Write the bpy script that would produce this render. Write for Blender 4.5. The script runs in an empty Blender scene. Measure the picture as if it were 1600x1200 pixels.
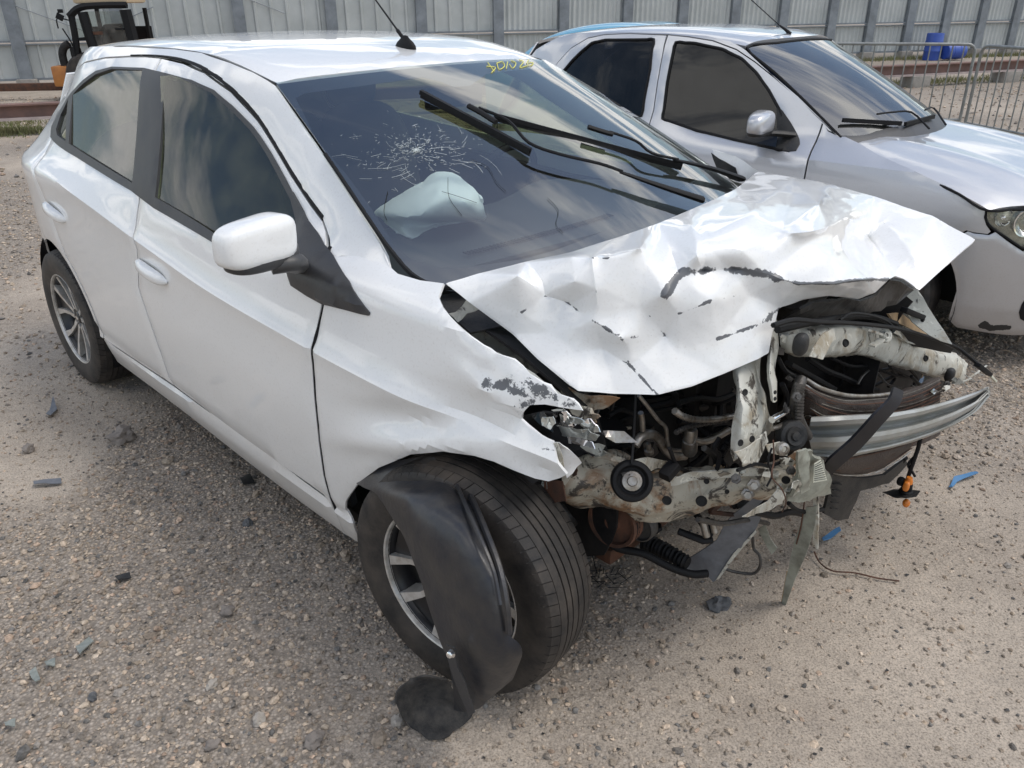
import bpy, bmesh, math, random
import numpy as np
from mathutils import Vector, Matrix, noise
from mathutils.geometry import delaunay_2d_cdt, tessellate_polygon
random.seed(7); RNG = np.random.RandomState(11)
sc = bpy.context.scene
COL = sc.collection
R = math.radians
# ================= camera =================
cd = bpy.data.cameras.new('camera'); cam = bpy.data.objects.new('camera', cd); COL.objects.link(cam)
cd.sensor_fit = 'HORIZONTAL'; cd.sensor_width = 36.0; cd.lens = 36.0*1247.6/1600.0
cd.clip_start = .05; cd.clip_end = 3000
PITCH, ROLL = .4503, -.0108
_f = Vector((0, math.cos(PITCH), -math.sin(PITCH))); _r = Vector((1, 0, 0)); _u = _r.cross(_f)
_r2 = _r*math.cos(ROLL)+_u*math.sin(ROLL); _u2 = _u*math.cos(ROLL)-_r*math.sin(ROLL)
cam.matrix_world = Matrix(((_r2.x, _u2.x, -_f.x, 0), (_r2.y, _u2.y, -_f.y, 0), (_r2.z, _u2.z, -_f.z, 1.595), (0, 0, 0, 1)))
sc.camera = cam
# ================= sky, sun, exposure =================
SUN_EL, SUN_AZ = R(62), R(95)      # azimuth clockwise from +Y (the far side of the cars)
w = bpy.data.worlds.new('World'); sc.world = w; w.use_nodes = True
nt = w.node_tree; nt.nodes.clear()
out = nt.nodes.new('ShaderNodeOutputWorld'); bg = nt.nodes.new('ShaderNodeBackground'); bg.inputs[1].default_value = .13
sky = nt.nodes.new('ShaderNodeTexSky'); sky.sky_type = 'NISHITA'; sky.sun_disc = False
sky.sun_elevation = SUN_EL; sky.sun_rotation = SUN_AZ; sky.air_density = 1.2; sky.dust_density = 1.5; sky.ozone_density = 1.5
tc = nt.nodes.new('ShaderNodeTexCoord'); sep = nt.nodes.new('ShaderNodeSeparateXYZ')
nt.links.new(tc.outputs['Generated'], sep.inputs[0])
# project the direction on a flat cloud layer
mx = nt.nodes.new('ShaderNodeMath'); mx.operation = 'MAXIMUM'; mx.inputs[1].default_value = .16; nt.links.new(sep.outputs[2], mx.inputs[0])
vd = nt.nodes.new('ShaderNodeVectorMath'); vd.operation = 'DIVIDE'
cmb = nt.nodes.new('ShaderNodeCombineXYZ')
for i in range(3): nt.links.new(mx.outputs[0], cmb.inputs[i])
nt.links.new(tc.outputs['Generated'], vd.inputs[0]); nt.links.new(cmb.outputs[0], vd.inputs[1])
nz = nt.nodes.new('ShaderNodeTexNoise'); nz.inputs['Scale'].default_value = .75; nz.inputs['Detail'].default_value = 6; nz.inputs['Roughness'].default_value = .55
nz.inputs['Distortion'].default_value = .5
mp = nt.nodes.new('ShaderNodeMapping'); mp.inputs['Location'].default_value = (7.7, 7.7, 2.1); mp.inputs['Scale'].default_value = (1, 1.5, 1)
nt.links.new(vd.outputs[0], mp.inputs[0]); nt.links.new(mp.outputs[0], nz.inputs['Vector'])
cr = nt.nodes.new('ShaderNodeValToRGB'); cr.color_ramp.elements[0].position = .49; cr.color_ramp.elements[1].position = .60
nt.links.new(nz.outputs['Fac'], cr.inputs[0])
mix = nt.nodes.new('ShaderNodeMixRGB'); mix.inputs[2].default_value = (11.6, 11.5, 11.3, 1)
nt.links.new(cr.outputs[0], mix.inputs[0]); nt.links.new(sky.outputs[0], mix.inputs[1])
nt.links.new(mix.outputs[0], bg.inputs[0]); nt.links.new(bg.outputs[0], out.inputs[0])
sd = bpy.data.lights.new('sun', 'SUN'); sd.energy = 1.3; sd.angle = R(22); sd.color = (1, .96, .9)
sun = bpy.data.objects.new('sun', sd); COL.objects.link(sun)
_d = Vector((math.sin(SUN_AZ)*math.cos(SUN_EL), math.cos(SUN_AZ)*math.cos(SUN_EL), math.sin(SUN_EL)))
sun.rotation_euler = _d.to_track_quat('Z', 'Y').to_euler(); sun.location = _d*40
vs = sc.view_settings; vs.view_transform = 'Standard'; vs.look = 'None'; vs.exposure = 0.14; vs.gamma = 1; vs.use_curve_mapping = False

# ================= materials =================
def nodes(m): return m.node_tree.nodes, m.node_tree.links
def mat(name, col, rough=.5, metal=0, coat=0, noise_amt=0, scale=8, bump=0, bscale=60, spec=.5, col2=None, detail=5, coords='Object', ior=None):
    m = bpy.data.materials.new(name); m.use_nodes = True; n, l = nodes(m); b = n['Principled BSDF']
    b.inputs['Base Color'].default_value = (*col, 1); b.inputs['Roughness'].default_value = rough; b.inputs['Metallic'].default_value = metal
    b.inputs['Coat Weight'].default_value = coat; b.inputs['Coat Roughness'].default_value = .03
    b.inputs['Specular IOR Level'].default_value = spec
    if noise_amt or bump:
        t = n.new('ShaderNodeTexCoord')
    if noise_amt:
        z = n.new('ShaderNodeTexNoise'); z.inputs['Scale'].default_value = scale; z.inputs['Detail'].default_value = detail; z.inputs['Roughness'].default_value = .65
        l.new(t.outputs[coords], z.inputs['Vector'])
        r = n.new('ShaderNodeValToRGB'); r.color_ramp.elements[0].position = .35; r.color_ramp.elements[1].position = .68
        r.color_ramp.elements[0].color = (*col, 1); c2 = col2 or tuple(c*(1-noise_amt) for c in col); r.color_ramp.elements[1].color = (*c2, 1)
        l.new(z.outputs['Fac'], r.inputs[0]); l.new(r.outputs[0], b.inputs['Base Color'])
    if bump:
        z2 = n.new('ShaderNodeTexNoise'); z2.inputs['Scale'].default_value = bscale; z2.inputs['Detail'].default_value = 4
        l.new(t.outputs[coords], z2.inputs['Vector'])
        bp = n.new('ShaderNodeBump'); bp.inputs['Strength'].default_value = bump; bp.inputs['Distance'].default_value = .004
        l.new(z2.outputs['Fac'], bp.inputs['Height']); l.new(bp.outputs[0], b.inputs['Normal'])
    return m
def paint(name, base, dirt, metal=0, rough=.35, low=.42, wearcol=(.13, .135, .145), dirt_amt=.55, wave=.05):
    """car paint: colour under clear coat, road dust low on the panels, scraped spots where 'wear' is set"""
    m = bpy.data.materials.new(name); m.use_nodes = True; n, l = nodes(m); b = n['Principled BSDF']
    t = n.new('ShaderNodeTexCoord'); s = n.new('ShaderNodeSeparateXYZ'); l.new(t.outputs['Object'], s.inputs[0])
    mr = n.new('ShaderNodeMapRange'); mr.inputs[1].default_value = .15; mr.inputs[2].default_value = low+.35; mr.inputs[3].default_value = 1; mr.inputs[4].default_value = 0
    l.new(s.outputs[2], mr.inputs[0])
    z = n.new('ShaderNodeTexNoise'); z.inputs['Scale'].default_value = 5; z.inputs['Detail'].default_value = 8; z.inputs['Roughness'].default_value = .7; l.new(t.outputs['Object'], z.inputs['Vector'])
    zf = n.new('ShaderNodeTexNoise'); zf.inputs['Scale'].default_value = 160; zf.inputs['Detail'].default_value = 2; l.new(t.outputs['Object'], zf.inputs['Vector'])
    ma = n.new('ShaderNodeMath'); ma.operation = 'MULTIPLY'; l.new(mr.outputs[0], ma.inputs[0]); l.new(z.outputs['Fac'], ma.inputs[1])
    mb = n.new('ShaderNodeMath'); mb.operation = 'MULTIPLY'; mb.inputs[1].default_value = dirt_amt*1.6; mb.use_clamp = True; l.new(ma.outputs[0], mb.inputs[0])
    mc = n.new('ShaderNodeMapRange'); mc.inputs[1].default_value = .55; mc.inputs[2].default_value = .8; mc.inputs[3].default_value = 0; mc.inputs[4].default_value = .16; l.new(zf.outputs['Fac'], mc.inputs[0])
    md = n.new('ShaderNodeMath'); md.operation = 'ADD'; md.use_clamp = True; l.new(mb.outputs[0], md.inputs[0]); l.new(mc.outputs[0], md.inputs[1])
    mixc = n.new('ShaderNodeMixRGB'); mixc.inputs[1].default_value = (*base, 1); mixc.inputs[2].default_value = (*dirt, 1); l.new(md.outputs[0], mixc.inputs[0])
    # wear
    at = n.new('ShaderNodeAttribute'); at.attribute_name = 'wear'
    zw = n.new('ShaderNodeTexNoise'); zw.inputs['Scale'].default_value = 26; zw.inputs['Detail'].default_value = 9; zw.inputs['Roughness'].default_value = .72; l.new(t.outputs['Object'], zw.inputs['Vector'])
    wa = n.new('ShaderNodeMath'); wa.operation = 'ADD'; l.new(at.outputs['Fac'], wa.inputs[0]); l.new(zw.outputs['Fac'], wa.inputs[1])
    wr = n.new('ShaderNodeMapRange'); wr.inputs[1].default_value = .95; wr.inputs[2].default_value = .98; l.new(wa.outputs[0], wr.inputs[0])
    mixw = n.new('ShaderNodeMixRGB'); mixw.inputs[2].default_value = (*wearcol, 1); l.new(wr.outputs[0], mixw.inputs[0]); l.new(mixc.outputs[0], mixw.inputs[1])
    l.new(mixw.outputs[0], b.inputs['Base Color'])
    b.inputs['Metallic'].default_value = metal
    rr = n.new('ShaderNodeMapRange'); rr.inputs[3].default_value = rough; rr.inputs[4].default_value = .75; l.new(md.outputs[0], rr.inputs[0]); l.new(rr.outputs[0], b.inputs['Roughness'])
    cw = n.new('ShaderNodeMath'); cw.operation = 'SUBTRACT'; cw.inputs[0].default_value = 1.0; cw.use_clamp = True
    cx = n.new('ShaderNodeMath'); cx.operation = 'ADD'; l.new(wr.outputs[0], cx.inputs[0]); l.new(mb.outputs[0], cx.inputs[1]); l.new(cx.outputs[0], cw.inputs[1])
    l.new(cw.outputs[0], b.inputs['Coat Weight'])
    b.inputs['Coat Roughness'].default_value = .04
    # very slight panel waviness and orange peel
    z2 = n.new('ShaderNodeTexNoise'); z2.inputs['Scale'].default_value = 3.0; z2.inputs['Detail'].default_value = 2; l.new(t.outputs['Object'], z2.inputs['Vector'])
    bp = n.new('ShaderNodeBump'); bp.inputs['Strength'].default_value = wave; bp.inputs['Distance'].default_value = .05; l.new(z2.outputs['Fac'], bp.inputs['Height'])
    l.new(bp.outputs[0], b.inputs['Normal']); l.new(bp.outputs[0], b.inputs['Coat Normal'])
    return m
def glassmat(name, tint, refl=1.0, ior=1.6, film=.04, dcol=(.5, .48, .44)):  # diffuse layer: dusty glass, plus painted see-through light on the side panes
    m = bpy.data.materials.new(name); m.use_nodes = True; n, l = nodes(m); n.clear()
    o = n.new('ShaderNodeOutputMaterial'); tr = n.new('ShaderNodeBsdfTransparent'); tr.inputs[0].default_value = (*tint, 1)
    g = n.new('ShaderNodeBsdfGlossy'); g.inputs['Roughness'].default_value = .015; g.inputs[0].default_value = (refl, refl, refl, 1)
    fr = n.new('ShaderNodeFresnel'); fr.inputs[0].default_value = ior; mx_ = n.new('ShaderNodeMixShader')
    ge = n.new('ShaderNodeNewGeometry'); inv = n.new('ShaderNodeMath'); inv.operation = 'SUBTRACT'; inv.inputs[0].default_value = 1; l.new(ge.outputs['Backfacing'], inv.inputs[1])
    mu = n.new('ShaderNodeMath'); mu.operation = 'MULTIPLY'; l.new(fr.outputs[0], mu.inputs[0]); l.new(inv.outputs[0], mu.inputs[1])
    l.new(mu.outputs[0], mx_.inputs[0]); l.new(tr.outputs[0], mx_.inputs[1]); l.new(g.outputs[0], mx_.inputs[2])
    df = n.new('ShaderNodeBsdfDiffuse'); df.inputs[0].default_value = (*dcol, 1)
    t = n.new('ShaderNodeTexCoord'); z = n.new('ShaderNodeTexNoise'); z.inputs['Scale'].default_value = 9; z.inputs['Detail'].default_value = 8; l.new(t.outputs['Object'], z.inputs['Vector'])
    mr = n.new('ShaderNodeMapRange'); mr.inputs[1].default_value = .35; mr.inputs[2].default_value = .75; mr.inputs[3].default_value = film*.3; mr.inputs[4].default_value = film*1.8; l.new(z.outputs['Fac'], mr.inputs[0])
    m2 = n.new('ShaderNodeMixShader'); mu2 = n.new('ShaderNodeMath'); mu2.operation = 'MULTIPLY'; l.new(mr.outputs[0], mu2.inputs[0]); l.new(inv.outputs[0], mu2.inputs[1]); l.new(mu2.outputs[0], m2.inputs[0]); l.new(mx_.outputs[0], m2.inputs[1]); l.new(df.outputs[0], m2.inputs[2])
    l.new(m2.outputs[0], o.inputs[0]); return m
DUST = (.36, .30, .24)
M = {}
M['white'] = paint('white_paint', (.84, .84, .83), DUST, dirt_amt=.50, low=.30)
M['silver'] = paint('silver_paint', (.56, .565, .585), DUST, metal=.5, rough=.32, dirt_amt=.45, wearcol=(.05, .05, .05), wave=.015)
M['black'] = mat('black_rubber', (.009, .009, .010), .6, spec=.22)
M['plastic'] = mat('black_plastic', (.020, .021, .023), .48, noise_amt=.4, scale=30, col2=(.045, .043, .040), bump=.25, bscale=300, spec=.3)
M['trim'] = mat('grey_trim', (.036, .037, .042), .45, noise_amt=.3, scale=12, col2=(.052, .051, .050), bump=.1, bscale=200)
M['liner'] = mat('liner_plastic', (.018, .021, .029), .36, noise_amt=.5, scale=9, col2=(.055, .050, .045), bump=.25, bscale=60)
M['felt'] = mat('liner_felt', (.022, .022, .023), .9, noise_amt=.5, scale=40, col2=(.06, .055, .05), bump=.5, bscale=250)
M['tyre'] = mat('tyre_rubber', (.016, .015, .015), .62, noise_amt=.5, scale=14, col2=(.060, .050, .042), bump=.25, bscale=120)
M['alloy'] = mat('machined_alloy', (.66, .65, .63), .36, metal=.55, noise_amt=.3, scale=30, col2=(.42, .39, .35))
M['alloy_dark'] = mat('black_alloy', (.015, .015, .017), .28)
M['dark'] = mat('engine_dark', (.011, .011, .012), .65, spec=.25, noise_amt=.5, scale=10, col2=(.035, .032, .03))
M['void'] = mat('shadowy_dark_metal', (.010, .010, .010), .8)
M['steel'] = mat('bare_steel', (.42, .40, .37), .38, metal=.8, noise_amt=.5, scale=30, col2=(.20, .16, .12), bump=.2, bscale=60)
M['chrome'] = mat('chrome', (.85, .85, .86), .06, metal=1)
M['castiron'] = mat('cast_metal', (.11, .105, .10), .5, metal=.5, noise_amt=.5, scale=20, col2=(.05, .045, .04), bump=.5, bscale=80)
M['rust'] = mat('rusty_steel', (.13, .055, .03), .8, noise_amt=.6, scale=14, col2=(.05, .03, .022), bump=.5, bscale=60)
def grime(name, base, rust, dark, rough=.5, s=9, metal=0, rust_amt=.52, dark_amt=.55):
    m = mat(name, base, rough, metal, bump=.5, bscale=55); n, l = nodes(m); b_ = n['Principled BSDF']; t_ = n.new('ShaderNodeTexCoord')
    prev = None
    for k, (c_, th, sc_, wd) in enumerate(((rust, rust_amt, s, .12), (tuple(min(1, v*1.35) for v in base), .60, s*3.1, .03), (dark, dark_amt, s*1.7, .05), (dark, .63, s*6, .03))):
        z_ = n.new('ShaderNodeTexNoise'); z_.inputs['Scale'].default_value = sc_; z_.inputs['Detail'].default_value = 9; z_.inputs['Roughness'].default_value = .7; z_.inputs['Distortion'].default_value = .6
        mp_ = n.new('ShaderNodeMapping'); mp_.inputs['Location'].default_value = (k*3.7, k*1.9, k*5.1); l.new(t_.outputs['Object'], mp_.inputs[0]); l.new(mp_.outputs[0], z_.inputs['Vector'])
        r_ = n.new('ShaderNodeMapRange'); r_.inputs[1].default_value = th; r_.inputs[2].default_value = th+wd; l.new(z_.outputs['Fac'], r_.inputs[0])
        mi = n.new('ShaderNodeMixRGB'); mi.inputs[2].default_value = (*c_, 1); l.new(r_.outputs[0], mi.inputs[0])
        if prev is None: mi.inputs[1].default_value = (*base, 1)
        else: l.new(prev.outputs[0], mi.inputs[1])
        prev = mi
    l.new(prev.outputs[0], b_.inputs['Base Color']); return m
M['railmix'] = grime('weathered_rail', (.40, .37, .30), (.22, .125, .065), (.05, .042, .035), rust_amt=.46, dark_amt=.52)
M['inner'] = grime('raw_white_primer', (.54, .53, .47), (.36, .31, .23), (.07, .06, .05), rust_amt=.50, dark_amt=.56)
M['inner2'] = grime('grey_primer', (.36, .37, .34), (.24, .20, .15), (.04, .04, .038), rust_amt=.54, dark_amt=.57)
M['beam'] = mat('galvanised_beam', (.42, .43, .42), .42, metal=.25, noise_amt=.35, scale=9, col2=(.30, .30, .27), bump=.1, bscale=30)
M['fins'] = mat('radiator_fins', (.085, .068, .058), .6, metal=.3, noise_amt=.5, scale=30, col2=(.06, .045, .04), bump=1, bscale=180)
M['strap'] = mat('black_strap', (.008, .009, .014), .55, spec=.25)
M['airbag'] = mat('airbag_fabric', (.80, .83, .80), .85, bump=.35, bscale=14)
M['dash'] = mat('dashboard', (.034, .038, .042), .6)
M['seat'] = mat('seat_fabric', (.05, .05, .055), .9)
M['headliner'] = mat('headliner', (.42, .41, .38), .9)
M['amber'] = mat('amber_plastic', (.65, .20, .03), .25)
M['red'] = mat('red_lens', (.35, .01, .012), .12, coat=1)
M['lens'] = mat('clear_lens_plastic', (.62, .64, .60), .08, metal=.55, coat=1, noise_amt=.5, scale=14, col2=(.25, .26, .24))
M['ws'] = glassmat('windscreen_glass', (.93, .97, .96), ior=2.5, film=.012)
M['sg'] = glassmat('side_glass', (.55, .58, .44), ior=1.65, film=.13, dcol=(.26, .27, .19))  # dusty layer tinted olive; its colour also paints in light seen through far windows
M['tint'] = glassmat('tinted_glass', (.10, .10, .13), ior=1.45, film=.02)
M['frit'] = mat('frit_band', (.010, .010, .014), .35)
M['crack'] = mat('crack_white', (.75, .8, .78), .4)
M['chalk'] = mat('yellow_chalk', (.72, .68, .16), .8)
M['sticker'] = mat('label_paper', (.60, .60, .50), .5)
M['ink'] = mat('label_ink', (.02, .02, .02), .5)
M['greyscrape'] = mat('bare_grey_plastic', (.17, .18, .20), .55, noise_amt=.3, scale=40)
M['fibre'] = mat('torn_olive_plastic', (.36, .37, .31), .45, noise_amt=.4, scale=20, col2=(.16, .16, .13))

# ================= mesh helpers =================
def link(name, me, m, parent=None, smooth=35, wear=None):
    o = bpy.data.objects.new(name, me); COL.objects.link(o)
    if m is not None: me.materials.append(M[m] if isinstance(m, str) else m)
    if parent is not None: o.parent = parent
    if smooth is not None:
        me.polygons.foreach_set('use_smooth', [True]*len(me.polygons)); me.update()
        if smooth < 180: me.set_sharp_from_angle(angle=R(smooth))
    if wear:
        vals = []
        segs = [(Vector(a), Vector(b), r, s) for pl, r, s in wear for a, b in zip(pl, pl[1:])]
        for v in me.vertices:
            best = 0
            for a, b, r, s in segs:
                ab = b-a; t = max(0, min(1, (v.co-a).dot(ab)/max(1e-9, ab.dot(ab)))); d = (v.co-(a+ab*t)).length
                if d < r: best = max(best, s*(1-d/r))
            vals.append(best)
        at = me.attributes.new('wear', 'FLOAT', 'POINT'); at.data.foreach_set('value', vals)
    return o
def mesh(name, vs_, fs_, m, parent=None, smooth=35, wear=None):
    me = bpy.data.meshes.new(name); me.from_pydata([tuple(v) for v in vs_], [], fs_); me.validate(); me.update()
    return link(name, me, m, parent, smooth, wear)
def frombm(name, bm, m, parent=None, smooth=35):
    me = bpy.data.meshes.new(name); bmesh.ops.recalc_face_normals(bm, faces=bm.faces); bm.to_mesh(me); bm.free()
    return link(name, me, m, parent, smooth)
def empty(name, label, cat, loc=(0, 0, 0), rz=0, group=None):
    o = bpy.data.objects.new(name, None); COL.objects.link(o); o.location = loc; o.rotation_euler = (0, 0, rz); o.empty_display_size = .2
    o['label'] = label; o['category'] = cat
    if group: o['group'] = group
    return o
def tag(o, label=None, cat=None, group=None, kind=None):
    if label: o['label'] = label
    if cat: o['category'] = cat
    if group: o['group'] = group
    if kind: o['kind'] = kind
    return o
def cat_rom(pts, n=6, closed=False):
    P = [Vector(p) for p in pts]; N = len(P); outp = []
    rng = range(N) if closed else range(N-1)
    for i in rng:
        p1, p2 = P[i], P[(i+1) % N]
        p0 = P[i-1] if (closed or i > 0) else p1*2-p2
        p3 = P[(i+2) % N] if (closed or i < N-2) else p2*2-p1
        for k in range(n):
            t = k/n; outp.append(.5*((2*p1)+(p2-p0)*t+(2*p0-5*p1+4*p2-p3)*t*t+(3*p1-p0-3*p2+p3)*t**3))
    if not closed: outp.append(P[-1])
    return outp
def densify(poly, step):
    o = []
    N = len(poly)
    for i in range(N):
        a, b = poly[i], poly[(i+1) % N]; d = math.dist(a, b); k = max(1, int(round(d/step)))
        for j in range(k): o.append((a[0]+(b[0]-a[0])*j/k, a[1]+(b[1]-a[1])*j/k))
    return o
def inside(p, poly):
    x, y = p; c = False; n = len(poly); j = n-1
    for i in range(n):
        xi, yi = poly[i]; xj, yj = poly[j]
        if (yi > y) != (yj > y) and x < (xj-xi)*(y-yi)/(yj-yi)+xi: c = not c
        j = i
    return c
def smooth_poly(pts, n=4):
    return [(v[0], v[1]) for v in cat_rom([(p[0], p[1], 0) for p in pts], n, True)]
KINKED = []
def panel(name, S, outline, m, parent, holes=(), step=.03, thick=.006, off=0., edge=.003, extra=(), smooth=30, wear=None, sgn=1, jitter=0, aspect=1):
    """sheet cut out of the surface S(u, v): outline and holes in surface coordinates, folded edge, real thickness"""
    loops = [densify(outline, step)]+[densify(h, step) for h in holes]
    pts, faces = [], []; bidx = 0
    for lp in loops:
        faces.append(list(range(len(pts), len(pts)+len(lp)))); pts += lp
    nb = len(pts)
    us = [p[0] for p in outline]; vs_ = [p[1] for p in outline]
    bnp = np.array(pts)
    gy = min(vs_)+step*.5; row = 0
    inner = []
    while gy < max(vs_):
        gx = min(us)+step*(.5+.5*(row % 2))
        while gx < max(us):
            p = (gx+(RNG.rand()-.5)*jitter*step, gy+(RNG.rand()-.5)*jitter*step)
            if inside(p, outline) and not any(inside(p, h) for h in holes):
                if np.min((bnp[:, 0]-p[0])**2+(bnp[:, 1]-p[1])**2) > (step*.5)**2: inner.append(p)
            gx += step
        gy += step*.87; row += 1
    if S in KINKED and step < .05:
        ex = [(x_*.022, sm_tab(CREASE, x_*.022)+d_) for x_ in range(-28, 140) for d_ in (-.035, -.012, 0, .014, .05)]
        ex = [p for p in ex if inside(p, outline) and not any(inside(p, h) for h in holes) and np.min((bnp[:, 0]-p[0])**2+(bnp[:, 1]-p[1])**2) > (step*.3)**2]
        inner = [p for p in inner if not -.045 < p[1]-sm_tab(CREASE, p[0]) < .06]; extra = list(extra)+ex
    pts2 = pts+inner+list(extra)
    r = delaunay_2d_cdt([Vector(p) for p in pts2], [], faces, 0, 1e-6)
    V, F = r[0], r[2]
    orig = r[3]
    isb = [any(k < nb for k in o_) for o_ in orig]
    F2 = []
    for f in F:
        c = (sum(V[i][0] for i in f)/len(f), sum(V[i][1] for i in f)/len(f))
        if inside(c, outline) and not any(inside(c, h) for h in holes): F2.append(list(f))
    h = 1e-3; top = []; nor = []
    for v in V:
        p = Vector(S(v[0], v[1])); a = Vector(S(v[0]+h, v[1]))-p; b = Vector(S(v[0], v[1]+h))-p
        n_ = a.cross(b); n_.normalize(); n_ = n_*sgn; top.append(p); nor.append(n_)
    # orientation
    a, b, c = (top[i] for i in F2[0][:3]); fn = (b-a).cross(c-a); fl = fn.dot(nor[F2[0][0]]) < 0
    if fl: F2 = [list(reversed(f)) for f in F2]
    n = len(V)
    tv = [top[i]+nor[i]*(off-(edge if isb[i] else 0)) for i in range(n)]
    bv = [top[i]+nor[i]*(off-thick) for i in range(n)]
    fs = F2+[[i+n for i in reversed(f)] for f in F2]
    ec = {}
    for f in F2:
        for i in range(len(f)):
            e = (f[i], f[(i+1) % len(f)]); ec[e] = 1
    for (a, b) in list(ec):
        if (b, a) not in ec: fs.append([b, a, a+n, b+n])
    return mesh(name, tv+bv, fs, m, parent, smooth, wear)
def tube(name, pts, r, m, parent=None, seg=8, n=6, closed=False, bm=None, flat=1.0, smooth=50):
    P = cat_rom(pts, n, closed) if n > 1 else [Vector(p) for p in pts]
    own = bm is None
    if own: bm = bmesh.new()
    N = len(P); rings = []
    prev = None
    for i, p in enumerate(P):
        t = (P[min(i+1, N-1)]-P[max(i-1, 0)]).normalized() if not closed else (P[(i+1) % N]-P[i-1]).normalized()
        if prev is None:
            u = t.cross(Vector((0, 0, 1)))
            if u.length < .1: u = t.cross(Vector((0, 1, 0)))
        else: u = prev-t*prev.dot(t)
        u.normalize(); prev = u; v = t.cross(u)
        rr = r if not callable(r) else r(i/(N-1))
        rings.append([bm.verts.new(p+u*math.cos(a)*rr+v*math.sin(a)*rr*flat) for a in [2*math.pi*k/seg for k in range(seg)]])
    for i in range(N-1 if not closed else N):
        A, B = rings[i], rings[(i+1) % N]
        for k in range(seg): bm.faces.new([A[k], A[(k+1) % seg], B[(k+1) % seg], B[k]])
    if not closed:
        bm.faces.new(list(reversed(rings[0]))); bm.faces.new(rings[-1])
    if own: return frombm(name, bm, m, parent, smooth)
def box(bm, c, s, rot=None, taper=1):
    vs_ = []
    for z in (-1, 1):
        k = taper if z > 0 else 1
        for x, y in ((-1, -1), (1, -1), (1, 1), (-1, 1)):
            v = Vector((x*s[0]/2*k, y*s[1]/2*k, z*s[2]/2))
            if rot is not None: v = rot @ v
            vs_.append(bm.verts.new(v+Vector(c)))
    for f in ((3, 2, 1, 0), (4, 5, 6, 7), (0, 1, 5, 4), (1, 2, 6, 5), (2, 3, 7, 6), (3, 0, 4, 7)): bm.faces.new([vs_[i] for i in f])
def boxo(name, c, s, m, parent=None, rot=None, bevel=0, smooth=35):
    bm = bmesh.new(); box(bm, c, s, rot)
    if bevel: bmesh.ops.bevel(bm, geom=bm.edges[:], offset=bevel, segments=2, profile=.6, affect='EDGES')
    return frombm(name, bm, m, parent, smooth)
def bar(name, a, b, w_, h_, m, parent=None, bevel=0, up=(0, 0, 1)):
    a, b = Vector(a), Vector(b); d = (b-a); L = d.length; x = d.normalized(); y = Vector(up).cross(x)
    if y.length < .01: y = Vector((0, 1, 0)).cross(x)
    y.normalize(); z = x.cross(y)
    return boxo(name, (a+b)/2, (L, w_, h_), m, parent, Matrix((x, y, z)).transposed(), bevel)
def lathe(name, prof, m, parent=None, seg=48, mtx=None, smooth=35, bm=None):
    """profile (r, h) spun about local Z, placed by mtx"""
    own = bm is None
    if own: bm = bmesh.new()
    mtx = mtx or Matrix(); rings = []
    for r_, h_ in prof:
        if r_ < 1e-5: rings.append([bm.verts.new(mtx @ Vector((0, 0, h_)))])
        else: rings.append([bm.verts.new(mtx @ Vector((r_*math.cos(2*math.pi*k/seg), r_*math.sin(2*math.pi*k/seg), h_))) for k in range(seg)])
    for A, B in zip(rings, rings[1:]):
        for k in range(seg):
            k2 = (k+1) % seg
            if len(A) == 1 and len(B) == 1: break
            if len(A) == 1: bm.faces.new([A[0], B[k], B[k2]])
            elif len(B) == 1: bm.faces.new([A[k], A[k2], B[0]])
            else: bm.faces.new([A[k], A[k2], B[k2], B[k]])
    if own: return frombm(name, bm, m, parent, smooth)
def plate(name, pts, th, m, parent=None, crumple=0, cuts=0, seed=0, smooth=25, freq=18, holes=None):
    """cut sheet through the given 3-D outline, with thickness; crumple bends it"""
    P = [Vector(p) for p in pts]
    c = sum(P, Vector())/len(P); nrm = Vector()
    for i in range(len(P)): nrm += (P[i]-c).cross(P[(i+1) % len(P)]-c)
    nrm.normalize(); ux = (P[0]-c); ux -= nrm*ux.dot(nrm); ux.normalize(); uy = nrm.cross(ux)
    q = [((p-c).dot(ux), (p-c).dot(uy)) for p in P]; dep = [(p-c).dot(nrm) for p in P]
    sz = max(max(a[0] for a in q)-min(a[0] for a in q), max(a[1] for a in q)-min(a[1] for a in q))
    step = sz/(cuts if cuts else 6)
    pa = np.array(q); da = np.array(dep)
    def S(u, v):
        d2 = (pa[:, 0]-u)**2+(pa[:, 1]-v)**2+1e-6; wgt = 1/d2**1.5; d = float((wgt*da).sum()/wgt.sum())
        p = c+ux*u+uy*v+nrm*d
        if crumple:
            nv = noise.noise_vector(p*freq+Vector((seed*7.3, 0, 0)))
            f2 = noise.noise(p*freq*.4+Vector((seed*3.1, 5, 0)))
            p = p+nrm*(abs(nv.x)*crumple*1.5+f2*crumple)+ux*nv.y*crumple*.4+uy*nv.z*crumple*.4
        return tuple(p)
    return panel(name, S, q, m, parent, step=step, thick=th, edge=th*.3, smooth=smooth, holes=holes or ())
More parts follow.
